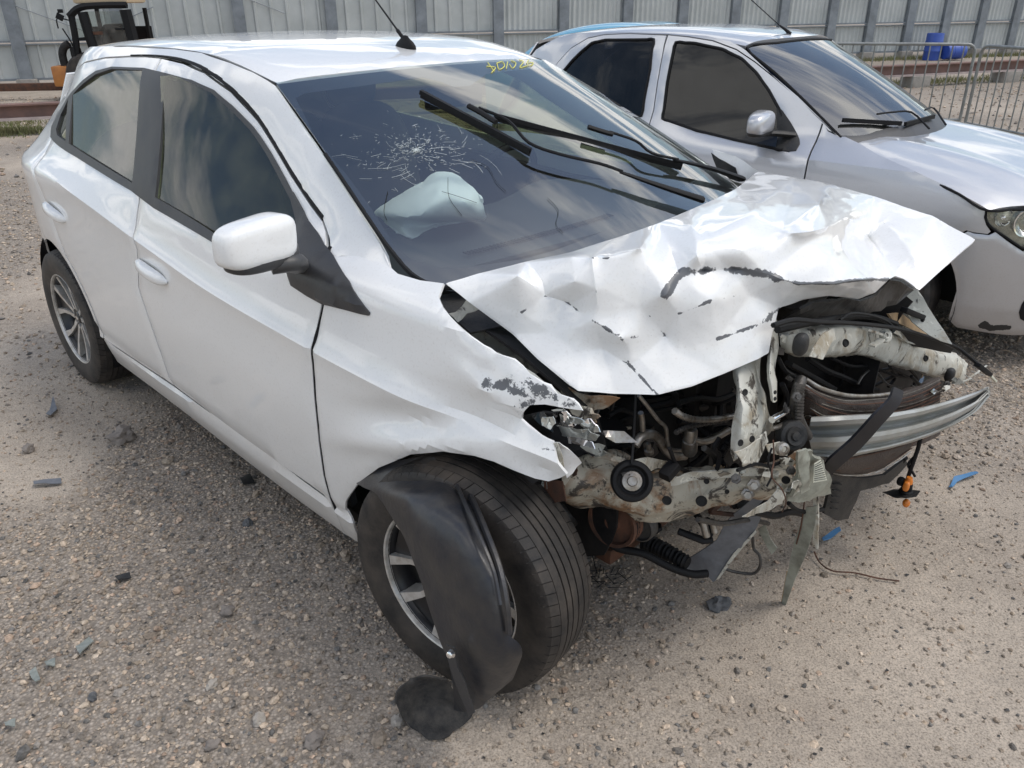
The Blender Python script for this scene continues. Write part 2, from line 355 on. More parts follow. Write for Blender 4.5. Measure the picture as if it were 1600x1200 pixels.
def grid(name, rows, th, m, parent=None, nu=3, nv=3, smooth=40, crumple=0, freq=12, seed=0):
    """lofted sheet through rows of 3-D points (same count), with thickness"""
    rr = [cat_rom(r_, nv) for r_ in rows]; cols = [cat_rom([r_[k] for r_ in rr], nu) for k in range(len(rr[0]))]
    nR, nC = len(cols[0]), len(cols); V = [[cols[c][r_].copy() for c in range(nC)] for r_ in range(nR)]
    if crumple:
        for r_ in range(nR):
            for c in range(nC):
                p_ = V[r_][c].copy(); V[r_][c] += noise.noise_vector(p_*freq+Vector((seed, seed*2, 0)))*crumple+noise.noise_vector(p_*freq*2.9+Vector((seed, 0, 3)))*crumple*.35
    N = []
    for r_ in range(nR):
        for c in range(nC):
            a = V[min(r_+1, nR-1)][c]-V[max(r_-1, 0)][c]; b = V[r_][min(c+1, nC-1)]-V[r_][max(c-1, 0)]
            n_ = a.cross(b); N.append(n_.normalized() if n_.length > 1e-9 else Vector((0, 0, 1)))
    A = [V[r_][c] for r_ in range(nR) for c in range(nC)]; B = [a+n_*th for a, n_ in zip(A, N)]; k = nR*nC
    F = []
    for r_ in range(nR-1):
        for c in range(nC-1):
            i = r_*nC+c; F.append([i, i+1, i+nC+1, i+nC]); F.append([i+k, i+nC+k, i+nC+1+k, i+1+k])
    for r_ in range(nR-1):
        for c in (0, nC-1):
            i = r_*nC+c; F.append([i, i+nC, i+nC+k, i+k])
    for c in range(nC-1):
        for r_ in (0, nR-1):
            i = r_*nC+c; F.append([i, i+1, i+1+k, i+k])
    bm = bmesh.new(); bv = [bm.verts.new(p) for p in A+B]
    for f in F:
        try: bm.faces.new([bv[i] for i in f])
        except ValueError: pass
    return frombm(name, bm, m, parent, smooth)
def AX(loc, axis, up=(0, 0, 1)):
    """matrix with local Z along axis"""
    z = Vector(axis).normalized(); x = Vector(up).cross(z)
    if x.length < .01: x = Vector((0, 1, 0)).cross(z)
    x.normalize(); y = z.cross(x); m_ = Matrix((x, y, z)).transposed().to_4x4(); m_.translation = Vector(loc); return m_

# point of the sighting ray through an image position at a measured plane (p: silver car frame, w: yard frame, else wrecked car frame)
POSE = {'c': (-1.349, 3.901, -.7873), 'p': (.6646, 5.8876, -.7735)}
def PM(pts):
    o_ = []
    for a, b, ax_, val in pts:
        v = _f*1247.6+_r2*(a-800)+_u2*(600-b); o = Vector((0, 0, 1.595))
        if ax_[0] != 'w':
            X, Y, t = POSE['p' if ax_[0] == 'p' else 'c']; rot = Matrix.Rotation(-t, 3, 'Z'); o = rot @ (o-Vector((X, Y, 0))); v = rot @ v
        i = 'xyz'.index(ax_[-1]); o_.append(tuple(o+v*((val-o[i])/v[i])))
    return o_
def copy_tree(o, parent=None):
    c = o.copy(); COL.objects.link(c); c.parent = parent
    for ch in list(o.children): copy_tree(ch, c)
    return c

# ---------- measured body surfaces (car frame: x forward from rear axle, y left, z up) ----------
def lerp_tab(t, x):
    if x <= t[0][0]: return t[0][1]
    for (a, va), (b, vb) in zip(t, t[1:]):
        if x <= b:
            k = (x-a)/(b-a)
            return va+(vb-va)*k
    return t[-1][1]
def sm_tab(t, x):
    # monotone-ish cubic interpolation of a table
    n = len(t)
    if x <= t[0][0]: return t[0][1]
    if x >= t[-1][0]: return t[-1][1]
    for i in range(n-1):
        if x <= t[i+1][0]:
            x0, y0 = t[i]; x1, y1 = t[i+1]; h = x1-x0
            d = (y1-y0)/h
            m0 = ((y1-t[i-1][1])/(x1-t[i-1][0])) if i > 0 else d
            m1 = ((t[i+2][1]-y0)/(t[i+2][0]-x0)) if i < n-2 else d
            k = (x-x0)/h; k2 = k*k; k3 = k2*k
            return (2*k3-3*k2+1)*y0+(k3-2*k2+k)*h*m0+(-2*k3+3*k2)*y1+(k3-k2)*h*m1
def sstep(a, b, x):
    t = min(1, max(0, (x-a)/(b-a))); return t*t*(3-2*t)
def gauss(x, z, cx, cz, sx, sz, rot=0):
    dx, dz = x-cx, z-cz; c, s = math.cos(rot), math.sin(rot)
    a, b = (dx*c+dz*s)/sx, (-dx*s+dz*c)/sz
    return math.exp(-(a*a+b*b))
PLAN = [(-.64,.45),(-.6,.58),(-.54,.67),(-.45,.745),(-.3,.80),(-.1,.832),(.2,.847),(.6,.852),(2.2,.852),(2.5,.842),(2.7,.81),(2.85,.765),(3.0,.70),(3.15,.6),(3.25,.5)]
CREASE = [(-.5,1.0),(.25,.985),(1.12,.875),(1.5,.83),(2.08,.80),(2.4,.79),(2.8,.76),(3.2,.74)]
LOW = [(.12,.085),(.2,.055),(.25,.035),(.29,.022),(.31,.030),(.33,.018),(.45,.012),(.6,.007),(.70,.0075),(.765,.0055),(.8,.0)]
UP = [(0,.0),(.014,.009),(.05,.024),(.10,.038),(.16,.050),(.2,.057)]
TUM = [(.9,.795),(1.02,.792),(1.1,.758),(1.2,.712),(1.3,.668),(1.36,.640),(1.40,.615),(1.43,.588),(1.455,.555),(1.48,.50)]
NARROW = [(-.6,.03),(-.3,.04),(.1,.01),(.4,0),(1.1,0),(1.3,.02),(1.55,.057),(2.3,.07),(3,.07)]
def side_w(x, z):
    P = sm_tab(PLAN, x); zc = sm_tab(CREASE, x)
    if z <= zc:
        w = P-lerp_tab(LOW, .8-(zc-z)*(.68/(zc-.12)) if zc > .12 else z)
    else:
        w = P-sm_tab(UP, min(.2, z-zc))-max(0, z-zc-.2)*.3
    tum = sm_tab(TUM, z)-sm_tab(NARROW, x)*sstep(.9, 1.05, z)-(.852-P)*.8
    k = sstep(.96, 1.06, z)
    w = w*(1-k)+min(w, tum)*k if z > .96 else w
    w -= max(0, z-1.05)*.45*sstep(.25, -.5, x)
    # crash dents in the front wing
    if x > 2.0:
        w += .016*gauss(x, z, 2.36, .655, .25, .03, .35)
        w -= .022*gauss(x, z, 2.42, .735, .20, .035, .25)
        w -= .030*gauss(x, z, 2.62, .80, .16, .035, -.1)
        w += .012*gauss(x, z, 2.66, .86, .12, .02, -.3)
        w -= .020*gauss(x, z, 2.78, .72, .10, .03, -.2)
    return w
def S_side(x, z): return (x, -side_w(x, z), z)
def S_far(x, z): return (x, side_w(min(x,2.0), z) if x < 2.0 else side_w(2.0,z)-(0.852-sm_tab(PLAN,x)), z)
def S_ws(s, t):
    b = 1-s*s
    return (1.535+.752*t+b*(.118+.092*t), s*(.568+.151*t), 1.388-.373*t+b*(.026+.009*t)+.03*4*t*(1-t)*(.4+.6*b))
RC = [(-.60,1.27),(-.5,1.322),(-.35,1.385),(-.15,1.428),(0,1.448),(.4,1.478),(.8,1.484),(1.2,1.472),(1.45,1.447),(1.60,1.424),(1.66,1.413)]
def roof_z(x, y):
    a = abs(y)/.56
    return sm_tab(RC, x)-.012*a*a-.012*a**6-(max(0,x-1.2)**1.5)*.12*a*a
def S_roof(x, y): return (x, y, roof_z(x, y))

# ---------- second (silver) car ----------
P_PLAN = [(-.55,.50),(-.45,.62),(-.3,.72),(0,.785),(.5,.812),(2.2,.818),(2.5,.81),(2.7,.785),(2.85,.73),(2.97,.64),(3.06,.50),(3.12,.3)]
P_LOW = [(.12,.09),(.2,.045),(.3,.02),(.5,.006),(.62,0),(.7,.004),(.8,.016),(.88,.035),(.93,.058)]
P_TUM = [(.88,.790),(.93,.762),(1.0,.725),(1.1,.690),(1.2,.655),(1.3,.617),(1.36,.588),(1.40,.560),(1.425,.525),(1.44,.48)]
P_NAR = [(-.5,.12),(-.1,.05),(.3,0),(.9,0),(1.34,.055),(1.97,.10),(3,.12)]
def p_side_w(x, z):
    P = sm_tab(P_PLAN, x)
    w = P-lerp_tab(P_LOW, z)
    if z > .84:
        tum = sm_tab(P_TUM, z)-sm_tab(P_NAR, x)-(.818-P)
        k = sstep(.86, .95, z); w = w*(1-k)+min(w, tum)*k
    return w
def S_pside(x, z): return (x, -p_side_w(x, z), z)
def S_pfar(x, z): return (x, p_side_w(x, z), z)
def S_pws(s, t):
    b = 1-s*s
    return (1.34+.64*t+b*(.05+.12*t), s*(.512+.125*t), 1.345-.39*t+b*(.02)+.025*4*t*(1-t)*(.4+.6*b))
P_RC = [(-.5,1.25),(-.3,1.34),(0,1.395),(.4,1.432),(.8,1.438),(1.1,1.42),(1.34,1.388),(1.45,1.365)]
def S_proof(x, y):
    a = abs(y)/.53
    return (x, y, sm_tab(P_RC, x)-.012*a*a-.03*a**6)
P_HC = [(1.9,.985),(2.1,.955),(2.4,.915),(2.7,.855),(2.9,.785),(3.0,.725),(3.08,.64),(3.12,.55)]
def S_phood(x, y):
    a = abs(y)/.70
    return (x, y, sm_tab(P_HC, x)-.022*a*a-.022*a**5+.012*gauss(x, a, 2.5, .6, .6, .12))

# ================= ground =================
def vnoise(x, y, f, seed):
    xs, ys = x*f, y*f; xi, yi = np.floor(xs).astype(int), np.floor(ys).astype(int); fx, fy = xs-xi, ys-yi
    def h(a, b):
        n_ = (a*374761393+b*668265263+seed*974711) & 0x7fffffff; n_ = ((n_ ^ (n_ >> 13))*1274126177) & 0x7fffffff
        return ((n_ ^ (n_ >> 16)) & 0xffff)/65535.0
    ux, uy = fx*fx*(3-2*fx), fy*fy*(3-2*fy)
    return (h(xi, yi)*(1-ux)+h(xi+1, yi)*ux)*(1-uy)+(h(xi, yi+1)*(1-ux)+h(xi+1, yi+1)*ux)*uy
def fbm(x, y, f, seed, o=4):
    s = 0; a = .5
    for k in range(o): s = s+a*vnoise(x, y, f, seed+k); f *= 2.1; a *= .5
    return s
def gh(x, y):
    """ground height: tiny undulations of packed gravel"""
    x = np.asarray(x, float); y = np.asarray(y, float)
    near = np.clip(1-(np.hypot(x, y-3)-4)/8, 0.15, 1)
    return ((fbm(x, y, 1.3, 3, 3)-.45)*.018+(fbm(x, y, 14, 9, 3)-.45)*.012*near)
def gravel_mask(x, y):
    """0 bare packed dirt, 1 loose gravel"""
    m_ = fbm(x, y, .8, 21, 4)*1.25-.03
    def g(cx, cy, sx, sy, rot=0):
        c, s = math.cos(rot), math.sin(rot); dx, dy = x-cx, y-cy; a = (dx*c+dy*s)/sx; b = (-dx*s+dy*c)/sy; return np.exp(-(a*a+b*b))
    m_ = m_+.42*g(-1.1, 2.5, .9, .55, -.75)+.35*g(-1.7, 1.75, .7, .45)-.36*g(-2.3, 3.0, 1.5, .30, -.7)-.40*g(1.1, 1.75, 1.2, .5, .2)-.22*g(-.5, 1.35, .45, .3)
    m_ = m_+.22*g(2.6, 3.6, 1.2, .8, .4)-.25*g(2.3, 2.4, .9, .45, .5)+.2*g(-4.5, 6, 2, 2)
    return np.clip((m_-.36)/.3, 0, 1)
def axis(lo, hi, step, far, grow=1.22):
    a = list(np.arange(lo, hi+step*.5, step)); s = step; x = a[-1]
    while x < far: s *= grow; x += s; a.append(x)
    s = step; x = a[0]; pre = []
    while x > -far: s *= grow; x -= s; pre.append(x)
    return np.array(pre[::-1]+a)
gx = axis(-4.2, 4.6, .028, 400); gy = axis(.9, 6.2, .028, 400)
GX, GY = np.meshgrid(gx, gy); GZ = gh(GX, GY)
n1, n2 = len(gx), len(gy); co = np.stack([GX.ravel(), GY.ravel(), GZ.ravel()], 1)
ii = (np.arange(n2-1)[:, None]*n1+np.arange(n1-1)[None]).ravel(); fa = np.stack([ii, ii+1, ii+n1+1, ii+n1], 1)
def fastmesh(name, co, fa, m, smooth=True, cols=None, k=None):
    me = bpy.data.meshes.new(name); k = fa.shape[1]
    me.vertices.add(len(co)); me.vertices.foreach_set('co', co.astype(np.float32).ravel())
    me.loops.add(fa.size); me.loops.foreach_set('vertex_index', fa.astype(np.int32).ravel())
    me.polygons.add(len(fa)); me.polygons.foreach_set('loop_start', np.arange(0, fa.size, k, dtype=np.int32)); me.polygons.foreach_set('loop_total', np.full(len(fa), k, np.int32))
    me.polygons.foreach_set('use_smooth', np.full(len(fa), smooth)); me.update(calc_edges=True)
    if cols is not None:
        at = me.color_attributes.new('col', 'FLOAT_COLOR', 'POINT'); at.data.foreach_set('color', np.concatenate([cols, np.ones((len(cols), 1))], 1).astype(np.float32).ravel())
    me.materials.append(m if not isinstance(m, str) else M[m]); o = bpy.data.objects.new(name, me); COL.objects.link(o); return o
def ground_material():
    m = bpy.data.materials.new('packed_dirt'); m.use_nodes = True; n, l = nodes(m); b = n['Principled BSDF']; b.inputs['Roughness'].default_value = .95; b.inputs['Specular IOR Level'].default_value = .15
    at = n.new('ShaderNodeAttribute'); at.attribute_name = 'mask'; t = n.new('ShaderNodeTexCoord')
    def nz(s, d=6, r=.65):
        z = n.new('ShaderNodeTexNoise'); z.inputs['Scale'].default_value = s; z.inputs['Detail'].default_value = d; z.inputs['Roughness'].default_value = r; l.new(t.outputs['Object'], z.inputs['Vector']); return z
    def ramp(src, stops):
        r = n.new('ShaderNodeValToRGB'); e = r.color_ramp.elements
        while len(e) < len(stops): e.new(.5)
        for q, (p, c) in zip(e, stops): q.position = p; q.color = (*c, 1)
        l.new(src, r.inputs[0]); return r
    dirt = ramp(nz(2.2).outputs['Fac'], [(.3, (.50, .43, .355)), (.5, (.43, .37, .305)), (.72, (.34, .29, .24))])
    fine = ramp(nz(190, 3).outputs['Fac'], [(.34, (.45, .45, .45)), (.5, (1, 1, 1)), (.66, (1.25, 1.22, 1.2))])
    mul = n.new('ShaderNodeMixRGB'); mul.blend_type = 'MULTIPLY'; mul.inputs[0].default_value = .85; l.new(dirt.outputs[0], mul.inputs[1]); l.new(fine.outputs[0], mul.inputs[2])
    vo = n.new('ShaderNodeTexVoronoi'); vo.inputs['Scale'].default_value = 95; l.new(t.outputs['Object'], vo.inputs['Vector'])
    sv = n.new('ShaderNodeSeparateXYZ'); l.new(vo.outputs['Color'], sv.inputs[0])
    gr = ramp(sv.outputs[0], [(.0, (.22, .205, .19)), (.2, (.44, .38, .32)), (.45, (.54, .465, .39)), (.7, (.37, .322, .28)), (1, (.60, .53, .46))])
    ed = n.new('ShaderNodeMapRange'); ed.inputs[1].default_value = .0; ed.inputs[2].default_value = .6; ed.inputs[3].default_value = 1.15; ed.inputs[4].default_value = .35; l.new(vo.outputs['Distance'], ed.inputs[0])
    g2 = n.new('ShaderNodeMixRGB'); g2.blend_type = 'MULTIPLY'; g2.inputs[0].default_value = 1; l.new(gr.outputs[0], g2.inputs[1]); l.new(ed.outputs[0], g2.inputs[2])
    mm = n.new('ShaderNodeMath'); mm.operation = 'MULTIPLY_ADD'; mm.inputs[1].default_value = .62; l.new(at.outputs['Fac'], mm.inputs[0])
    mk = n.new('ShaderNodeMapRange'); mk.inputs[1].default_value = .45; mk.inputs[2].default_value = .7; mk.inputs[3].default_value = 0; mk.inputs[4].default_value = .3; l.new(nz(28, 3).outputs['Fac'], mk.inputs[0]); l.new(mk.outputs[0], mm.inputs[2])
    mix_ = n.new('ShaderNodeMixRGB'); l.new(mm.outputs[0], mix_.inputs[0]); l.new(mul.outputs[0], mix_.inputs[1]); l.new(g2.outputs[0], mix_.inputs[2])
    l.new(mix_.outputs[0], b.inputs['Base Color'])
    hs = n.new('ShaderNodeMath'); hs.operation = 'MULTIPLY'; l.new(ed.outputs[0], hs.inputs[0]); l.new(mm.outputs[0], hs.inputs[1])
    ha = n.new('ShaderNodeMath'); ha.operation = 'MULTIPLY_ADD'; ha.inputs[1].default_value = .6; l.new(nz(120, 5).outputs['Fac'], ha.inputs[0]); l.new(hs.outputs[0], ha.inputs[2])
    bp = n.new('ShaderNodeBump'); bp.inputs['Strength'].default_value = .9; bp.inputs['Distance'].default_value = .006; l.new(ha.outputs[0], bp.inputs['Height']); l.new(bp.outputs[0], b.inputs['Normal'])
    return m
ground = fastmesh('ground', co, fa, ground_material()); tag(ground, kind='structure')
at = ground.data.attributes.new('mask', 'FLOAT', 'POINT'); at.data.foreach_set('value', gravel_mask(GX, GY).ravel().astype(np.float32))
# ---- loose stones
def ico():
    p = (1+5**.5)/2; v = np.array([(-1,p,0),(1,p,0),(-1,-p,0),(1,-p,0),(0,-1,p),(0,1,p),(0,-1,-p),(0,1,-p),(p,0,-1),(p,0,1),(-p,0,-1),(-p,0,1)], float); v /= np.linalg.norm(v[0])
    f = np.array([(0,11,5),(0,5,1),(0,1,7),(0,7,10),(0,10,11),(1,5,9),(5,11,4),(11,10,2),(10,7,6),(7,1,8),(3,9,4),(3,4,2),(3,2,6),(3,6,8),(3,8,9),(4,9,5),(2,4,11),(6,2,10),(8,6,7),(9,8,1)])
    return v, f
IV, IF = ico()
OV = np.array([(1,0,0),(-1,0,0),(0,1,0),(0,-1,0),(0,0,1),(0,0,-1)], float); OF = np.array([(0,2,4),(2,1,4),(1,3,4),(3,0,4),(2,0,5),(1,2,5),(3,1,5),(0,3,5)])
PAL = np.array([(.31,.262,.21),(.34,.285,.23),(.27,.235,.195),(.22,.198,.175),(.13,.128,.125),(.37,.32,.265),(.33,.255,.20),(.28,.245,.21),(.32,.275,.225),(.18,.168,.155),(.35,.29,.23),(.30,.255,.21)])
def stones(name, X, Y, r, base_v, base_f, flat=.62, seed=0):
    n_ = len(X); rg = np.random.RandomState(seed); V = base_v[None]*(1+(rg.rand(n_, len(base_v), 1)-.5)*.55)
    sc_ = np.stack([r*(.8+.5*rg.rand(n_)), r*(.65+.4*rg.rand(n_)), r*flat*(.6+.6*rg.rand(n_))], 1); V = V*sc_[:, None]
    a = rg.rand(n_)*6.283; tl = (rg.rand(n_)-.5)*.9; c, s = np.cos(a), np.sin(a); ct, st = np.cos(tl), np.sin(tl)
    x, y, z = V[..., 0], V[..., 1], V[..., 2]; x, z = x*ct[:, None]-z*st[:, None], x*st[:, None]+z*ct[:, None]
    x, y = x*c[:, None]-y*s[:, None], x*s[:, None]+y*c[:, None]
    V = np.stack([x+X[:, None], y+Y[:, None], z+(gh(X, Y)+sc_[:, 2]*.45)[:, None]], 2).reshape(-1, 3)
    F = (base_f[None]+(np.arange(n_)*len(base_v))[:, None, None]).reshape(-1, 3)
    pc = PAL[rg.randint(0, len(PAL), n_)]*(.85+1.0*rg.rand(n_, 1)); cols = np.repeat(pc, len(base_v), 0)
    return V, F, cols
stm = bpy.data.materials.new('gravel_stone'); stm.use_nodes = True; _n, _l = nodes(stm); _b = _n['Principled BSDF']; _b.inputs['Roughness'].default_value = .85; _b.inputs['Specular IOR Level'].default_value = .3
_a = _n.new('ShaderNodeAttribute'); _a.attribute_name = 'col'; _t = _n.new('ShaderNodeTexCoord'); _z = _n.new('ShaderNodeTexNoise'); _z.inputs['Scale'].default_value = 110; _z.inputs['Detail'].default_value = 4
_l.new(_t.outputs['Object'], _z.inputs['Vector']); _r = _n.new('ShaderNodeValToRGB'); _r.color_ramp.elements[0].position = .3; _r.color_ramp.elements[0].color = (.55, .53, .5, 1); _r.color_ramp.elements[1].position = .7; _r.color_ramp.elements[1].color = (1.2, 1.15, 1.1, 1)
_l.new(_z.outputs['Fac'], _r.inputs[0]); _m = _n.new('ShaderNodeMixRGB'); _m.blend_type = 'MULTIPLY'; _m.inputs[0].default_value = 1; _l.new(_a.outputs['Color'], _m.inputs[1]); _l.new(_r.outputs[0], _m.inputs[2]); _l.new(_m.outputs[0], _b.inputs['Base Color'])
def scatter(n_, x0, x1, y0, y1, thr, seed, power=1.0):
    rg = np.random.RandomState(seed); X = x0+(x1-x0)*rg.rand(n_); Y = y0+(y1-y0)*rg.rand(n_)
    k = rg.rand(n_) < thr+(1-thr)*gravel_mask(X, Y)**power
    # keep only what falls inside a generous view wedge
    ang = np.abs(np.arctan2(X, Y)); k &= ang < R(46)+.5/np.maximum(Y, .5)
    return X[k], Y[k]
allV, allF, allC = [], [], []; off_ = 0
for (n_, x0, x1, y0, y1, thr, seed, rlo, rhi, bv_, bf_) in ((92000, -3.4, 3.6, .9, 3.6, .22, 1, .0030, .0085, OV, OF), (24000, -3.4, 3.8, .9, 4.0, .07, 2, .006, .0115, IV, IF), (700, -3.4, 3.8, .9, 4.2, .05, 6, .012, .022, IV, IF),
        (26000, -6.0, 7.5, 3.6, 8.0, .12, 3, .006, .015, OV, OF), (11000, -6.0, 7.5, 3.6, 8.0, .10, 4, .010, .020, OV, OF), (9000, -12, 14, 8.0, 16, .3, 5, .014, .035, OV, OF)):
    X, Y = scatter(n_, x0, x1, y0, y1, thr, seed, 1.3); rg = np.random.RandomState(seed+50); r_ = rlo+(rhi-rlo)*rg.rand(len(X))**1.9
    V, F, C_ = stones('s', X, Y, r_, bv_, bf_, seed=seed); allV.append(V); allF.append(F+off_); allC.append(C_); off_ += len(V)
gravel = fastmesh('gravel', np.concatenate(allV), np.concatenate(allF), stm, smooth=False, cols=np.concatenate(allC)); tag(gravel, 'loose grey and brown gravel spread over the packed dirt yard', 'gravel', kind='stuff')

# ================= corrugated perimeter fence =================
M['sheet'] = mat('corrugated_sheet', (.50, .52, .51), .5, metal=.15, noise_amt=.35, scale=1.2, col2=(.40, .42, .41), bump=.1, bscale=8)
M['post'] = mat('grey_steel_post', (.25, .275, .30), .5, metal=.2, noise_amt=.3, scale=3, col2=(.15, .165, .18))
M['conc'] = mat('concrete_foot', (.33, .31, .28), .9, noise_amt=.4, scale=8, col2=(.24, .22, .20), bump=.4, bscale=30)
FA = .28; FP = Vector((-9.8, 17.5, 0)); FD = Vector((math.cos(FA), math.sin(FA), 0)); FN = Vector((-math.sin(FA), math.cos(FA), 0))
fence = empty('corrugated_fence', 'tall grey corrugated metal fence with steel posts along the yard', 'fence', FP, FA)
TS = [-5.6,-3.7,-1.85,-.05,1.88,4.26,6.18,8.16,9.95,11.55,13.17,14.64,16.08,17.46,18.91,20.12,21.34,22.52,23.71,24.86,26.1,27.3,28.5,29.8,31,32.3]
H_F = 3.6
for i, t in enumerate(TS):
    bm = bmesh.new(); box(bm, (t, -.09, H_F/2+.16), (.24, .012, H_F)); box(bm, (t-.112, -.02, H_F/2+.16), (.016, .128, H_F)); box(bm, (t+.112, -.02, H_F/2+.16), (.016, .128, H_F))
    frombm('post', bm, 'post', fence)
    boxo('post_foot', (t, -.04, .09), (.36, .30, .22), 'conc', fence, bevel=.01)
def bay(t0, t1, pitch, dep, trap):
    V, F = [], []; xs = []
    x = t0
    while x < t1-1e-6:
        if trap:
            for f, d in ((0, 0), (.60, 0), (.66, 1), (.78, 1), (.84, 0)): xs.append((x+f*pitch, d*dep))
        else:
            for k in range(6): xs.append((x+k/6*pitch, dep*(.5+.5*math.sin(2*math.pi*k/6))))
        x += pitch
    xs = [p for p in xs if p[0] < t1]+[(t1, 0)]
    for z0, z1, o_ in ((.20, .86, 0), (.90, H_F, .0)):
        b = len(V)
        for x, d in xs: V += [(x, .03-d, z0), (x, .03-d, z1)]
        for k in range(len(xs)-1): F.append((b+2*k, b+2*k+2, b+2*k+3, b+2*k+1))
    return V, F
for i in range(len(TS)-1):
    t0, t1 = TS[i]+.10, TS[i+1]-.10
    V, F = bay(t0, t1, .33 if t0 < 9 else .13, .035 if t0 < 9 else .03, t0 < 9)
    mesh('sheet_panel', V, F, 'sheet', fence, None)
    boxo('rail', ((t0+t1)/2, -.02, .905), (t1-t0+.02, .06, .035), 'post', fence); boxo('rail', ((t0+t1)/2, -.02, .845), (t1-t0+.02, .06, .02), 'post', fence)
    boxo('rail', ((t0+t1)/2, .0, 2.4), (t1-t0+.02, .05, .05), 'post', fence); boxo('rail', ((t0+t1)/2, .0, .19), (t1-t0+.02, .05, .04), 'post', fence)
for a_, b_ in (((-.9, -.03, 1.95), (2.0, -.06, .75)), ((2.6, -.03, 1.5), (1.2, -.06, .95)), ((3.8, -.03, 1.9), (5.2, -.06, 1.35))): tube('brace_wire', [a_, b_], .009, 'post', fence, seg=5, n=1)

# ================= long steel beam on concrete blocks across the yard =================
M['beamrust'] = mat('rusty_painted_beam', (.22, .125, .10), .75, noise_amt=.5, scale=3, col2=(.13, .085, .075), bump=.3, bscale=20)
M['flange'] = mat('dusty_pink_flange', (.46, .38, .36), .8, noise_amt=.3, scale=6)
BD = Vector((15.9, 5.4, 0)).normalized()
beam = empty('steel_beam', 'long rusty steel beam lying on low concrete blocks across the yard', 'beam', (-9.5, 10.1, 0), math.atan2(5.2, 14.9))
boxo('web', (11.5, 0, .30), (31, .03, .16), 'beamrust', beam); boxo('top_flange', (11.5, 0, .39), (31, .20, .02), 'beamrust', beam); boxo('bottom_flange', (11.5, 0, .215), (31, .22, .03), 'flange', beam)
for k in range(14): boxo('block', (-2+k*2.25, .02, .095), (.42, .34, .21), 'conc', beam, bevel=.012)
# second, darker beam near the loader
b2 = empty('dark_beam', 'dark rusty beam lying on the ground beside the loader', 'beam', (-10.5, 15.4, 0), .06)
boxo('web', (1.6, 0, .22), (3.4, .12, .13), 'rust', b2, bevel=.01); boxo('support', (.6, 0, .07), (.5, .3, .16), 'dark', b2); boxo('support', (2.8, 0, .07), (.5, .3, .16), 'dark', b2)

# ================= grass =================
def grass(name, spots, label, n_, h0, h1, seed):
    rg = np.random.RandomState(seed); V, F = [], []
    for (cx, cy, sx, sy, rot) in spots:
        for _ in range(n_):
            a, b = rg.randn()*sx, rg.randn()*sy; x = cx+a*math.cos(rot)-b*math.sin(rot); y = cy+a*math.sin(rot)+b*math.cos(rot)
            h = h0+(h1-h0)*rg.rand(); t = rg.rand()*6.28; w_ = .006+.004*rg.rand(); lx, ly = rg.randn(2)*h*.4; k = len(V)
            V += [(x-math.cos(t)*w_, y-math.sin(t)*w_, 0), (x+math.cos(t)*w_, y+math.sin(t)*w_, 0), (x+lx, y+ly, h)]; F.append((k, k+1, k+2))
    o = mesh(name, V, F, 'grass', None, None); tag(o, label, 'grass', kind='stuff'); return o
M['grass'] = mat('dry_grass', (.13, .16, .055), .8, noise_amt=.6, scale=3, col2=(.24, .21, .11))
grass('grass', [(-7.9, 11.9, .7, .35, .3), (-6.9, 11.3, .35, .2, .3)], 'patch of short dry grass under the beam at the left', 1500, .03, .10, 1)
grass('grass', [(10.5, 17.6, 2.2, .30, .33), (7.6, 16.6, 1.4, .22, .33), (13.5, 18.6, 1.5, .3, .33)], 'thin green weeds along the far rail behind the barriers', 1500, .03, .10, 2)
grass('grass', [(FP.x+FD.x*t-.25*FN.x, FP.y+FD.y*t-.25*FN.y, .9, .16, FA) for t in (15, 17, 19, 21, 23, 25)], 'weeds growing along the foot of the corrugated fence', 900, .04, .14, 3)

# ================= the white wrecked hatchback =================
car = empty('wrecked_car', 'white wrecked hatchback with crumpled bonnet and torn off front bumper', 'car', (-1.349, 3.901, 0), -.7873)
HX, HZ = -.07, .31
KINKED.append(S_side)
def arc(cx, cz, r, a0, a1, n=14): return [(cx+r*math.cos(R(a0+(a1-a0)*k/n)), cz+r*math.sin(R(a0+(a1-a0)*k/n))) for k in range(n+1)]
CANT = [(1.921,1.083),(1.85,1.112),(1.727,1.170),(1.62,1.228),(1.508,1.288),(1.36,1.356),(1.201,1.400),(1.05,1.420),(.911,1.427),(.75,1.427),(.608,1.422),(.40,1.410),(.194,1.385),(.08,1.355),(-.005,1.315),(-.06,1.26),(-.09,1.20),(-.09,1.12),(-.06,1.05),(-.01,.96),(.04,.88),(.09,.78),(.13,.68)]
LIP = arc(HX, HZ, .40, 58, 6, 10)
# --- quarter panel, roof rail and windscreen pillar in one pressing
qp = [(-.60,.62),(-.625,.8),(-.61,1.0),(-.56,1.15),(-.48,1.29),(-.36,1.375),(-.2,1.418),(.1,1.440),(.4,1.452),(.9,1.456),(1.1,1.452),(1.297,1.430),(1.42,1.410),(1.50,1.392)]
qp += [(1.535+.752*t-.004, 1.388-.373*t) for t in (.02,.1,.2,.3,.4,.5,.6,.7,.8,.9,.96)]
qp += [(2.245,1.020),(2.18,1.020),(2.10,1.033),(2.06,1.028),(2.03,1.018),(1.975,1.050)]
G = .006
cant_out = [(x, z+G if x < 1.2 and x > -.0 else z+.004) for x, z in CANT]
qp += cant_out[:-1]
qp += [(x-.008, z+.0) for x, z in LIP]
qp += [(.322,.335)]+arc(HX, HZ, .365, 4, 122, 22)+[(-.30,.62)]
body = panel('body_side', S_side, qp, 'white', car, step=.035, thick=.012, edge=.004)
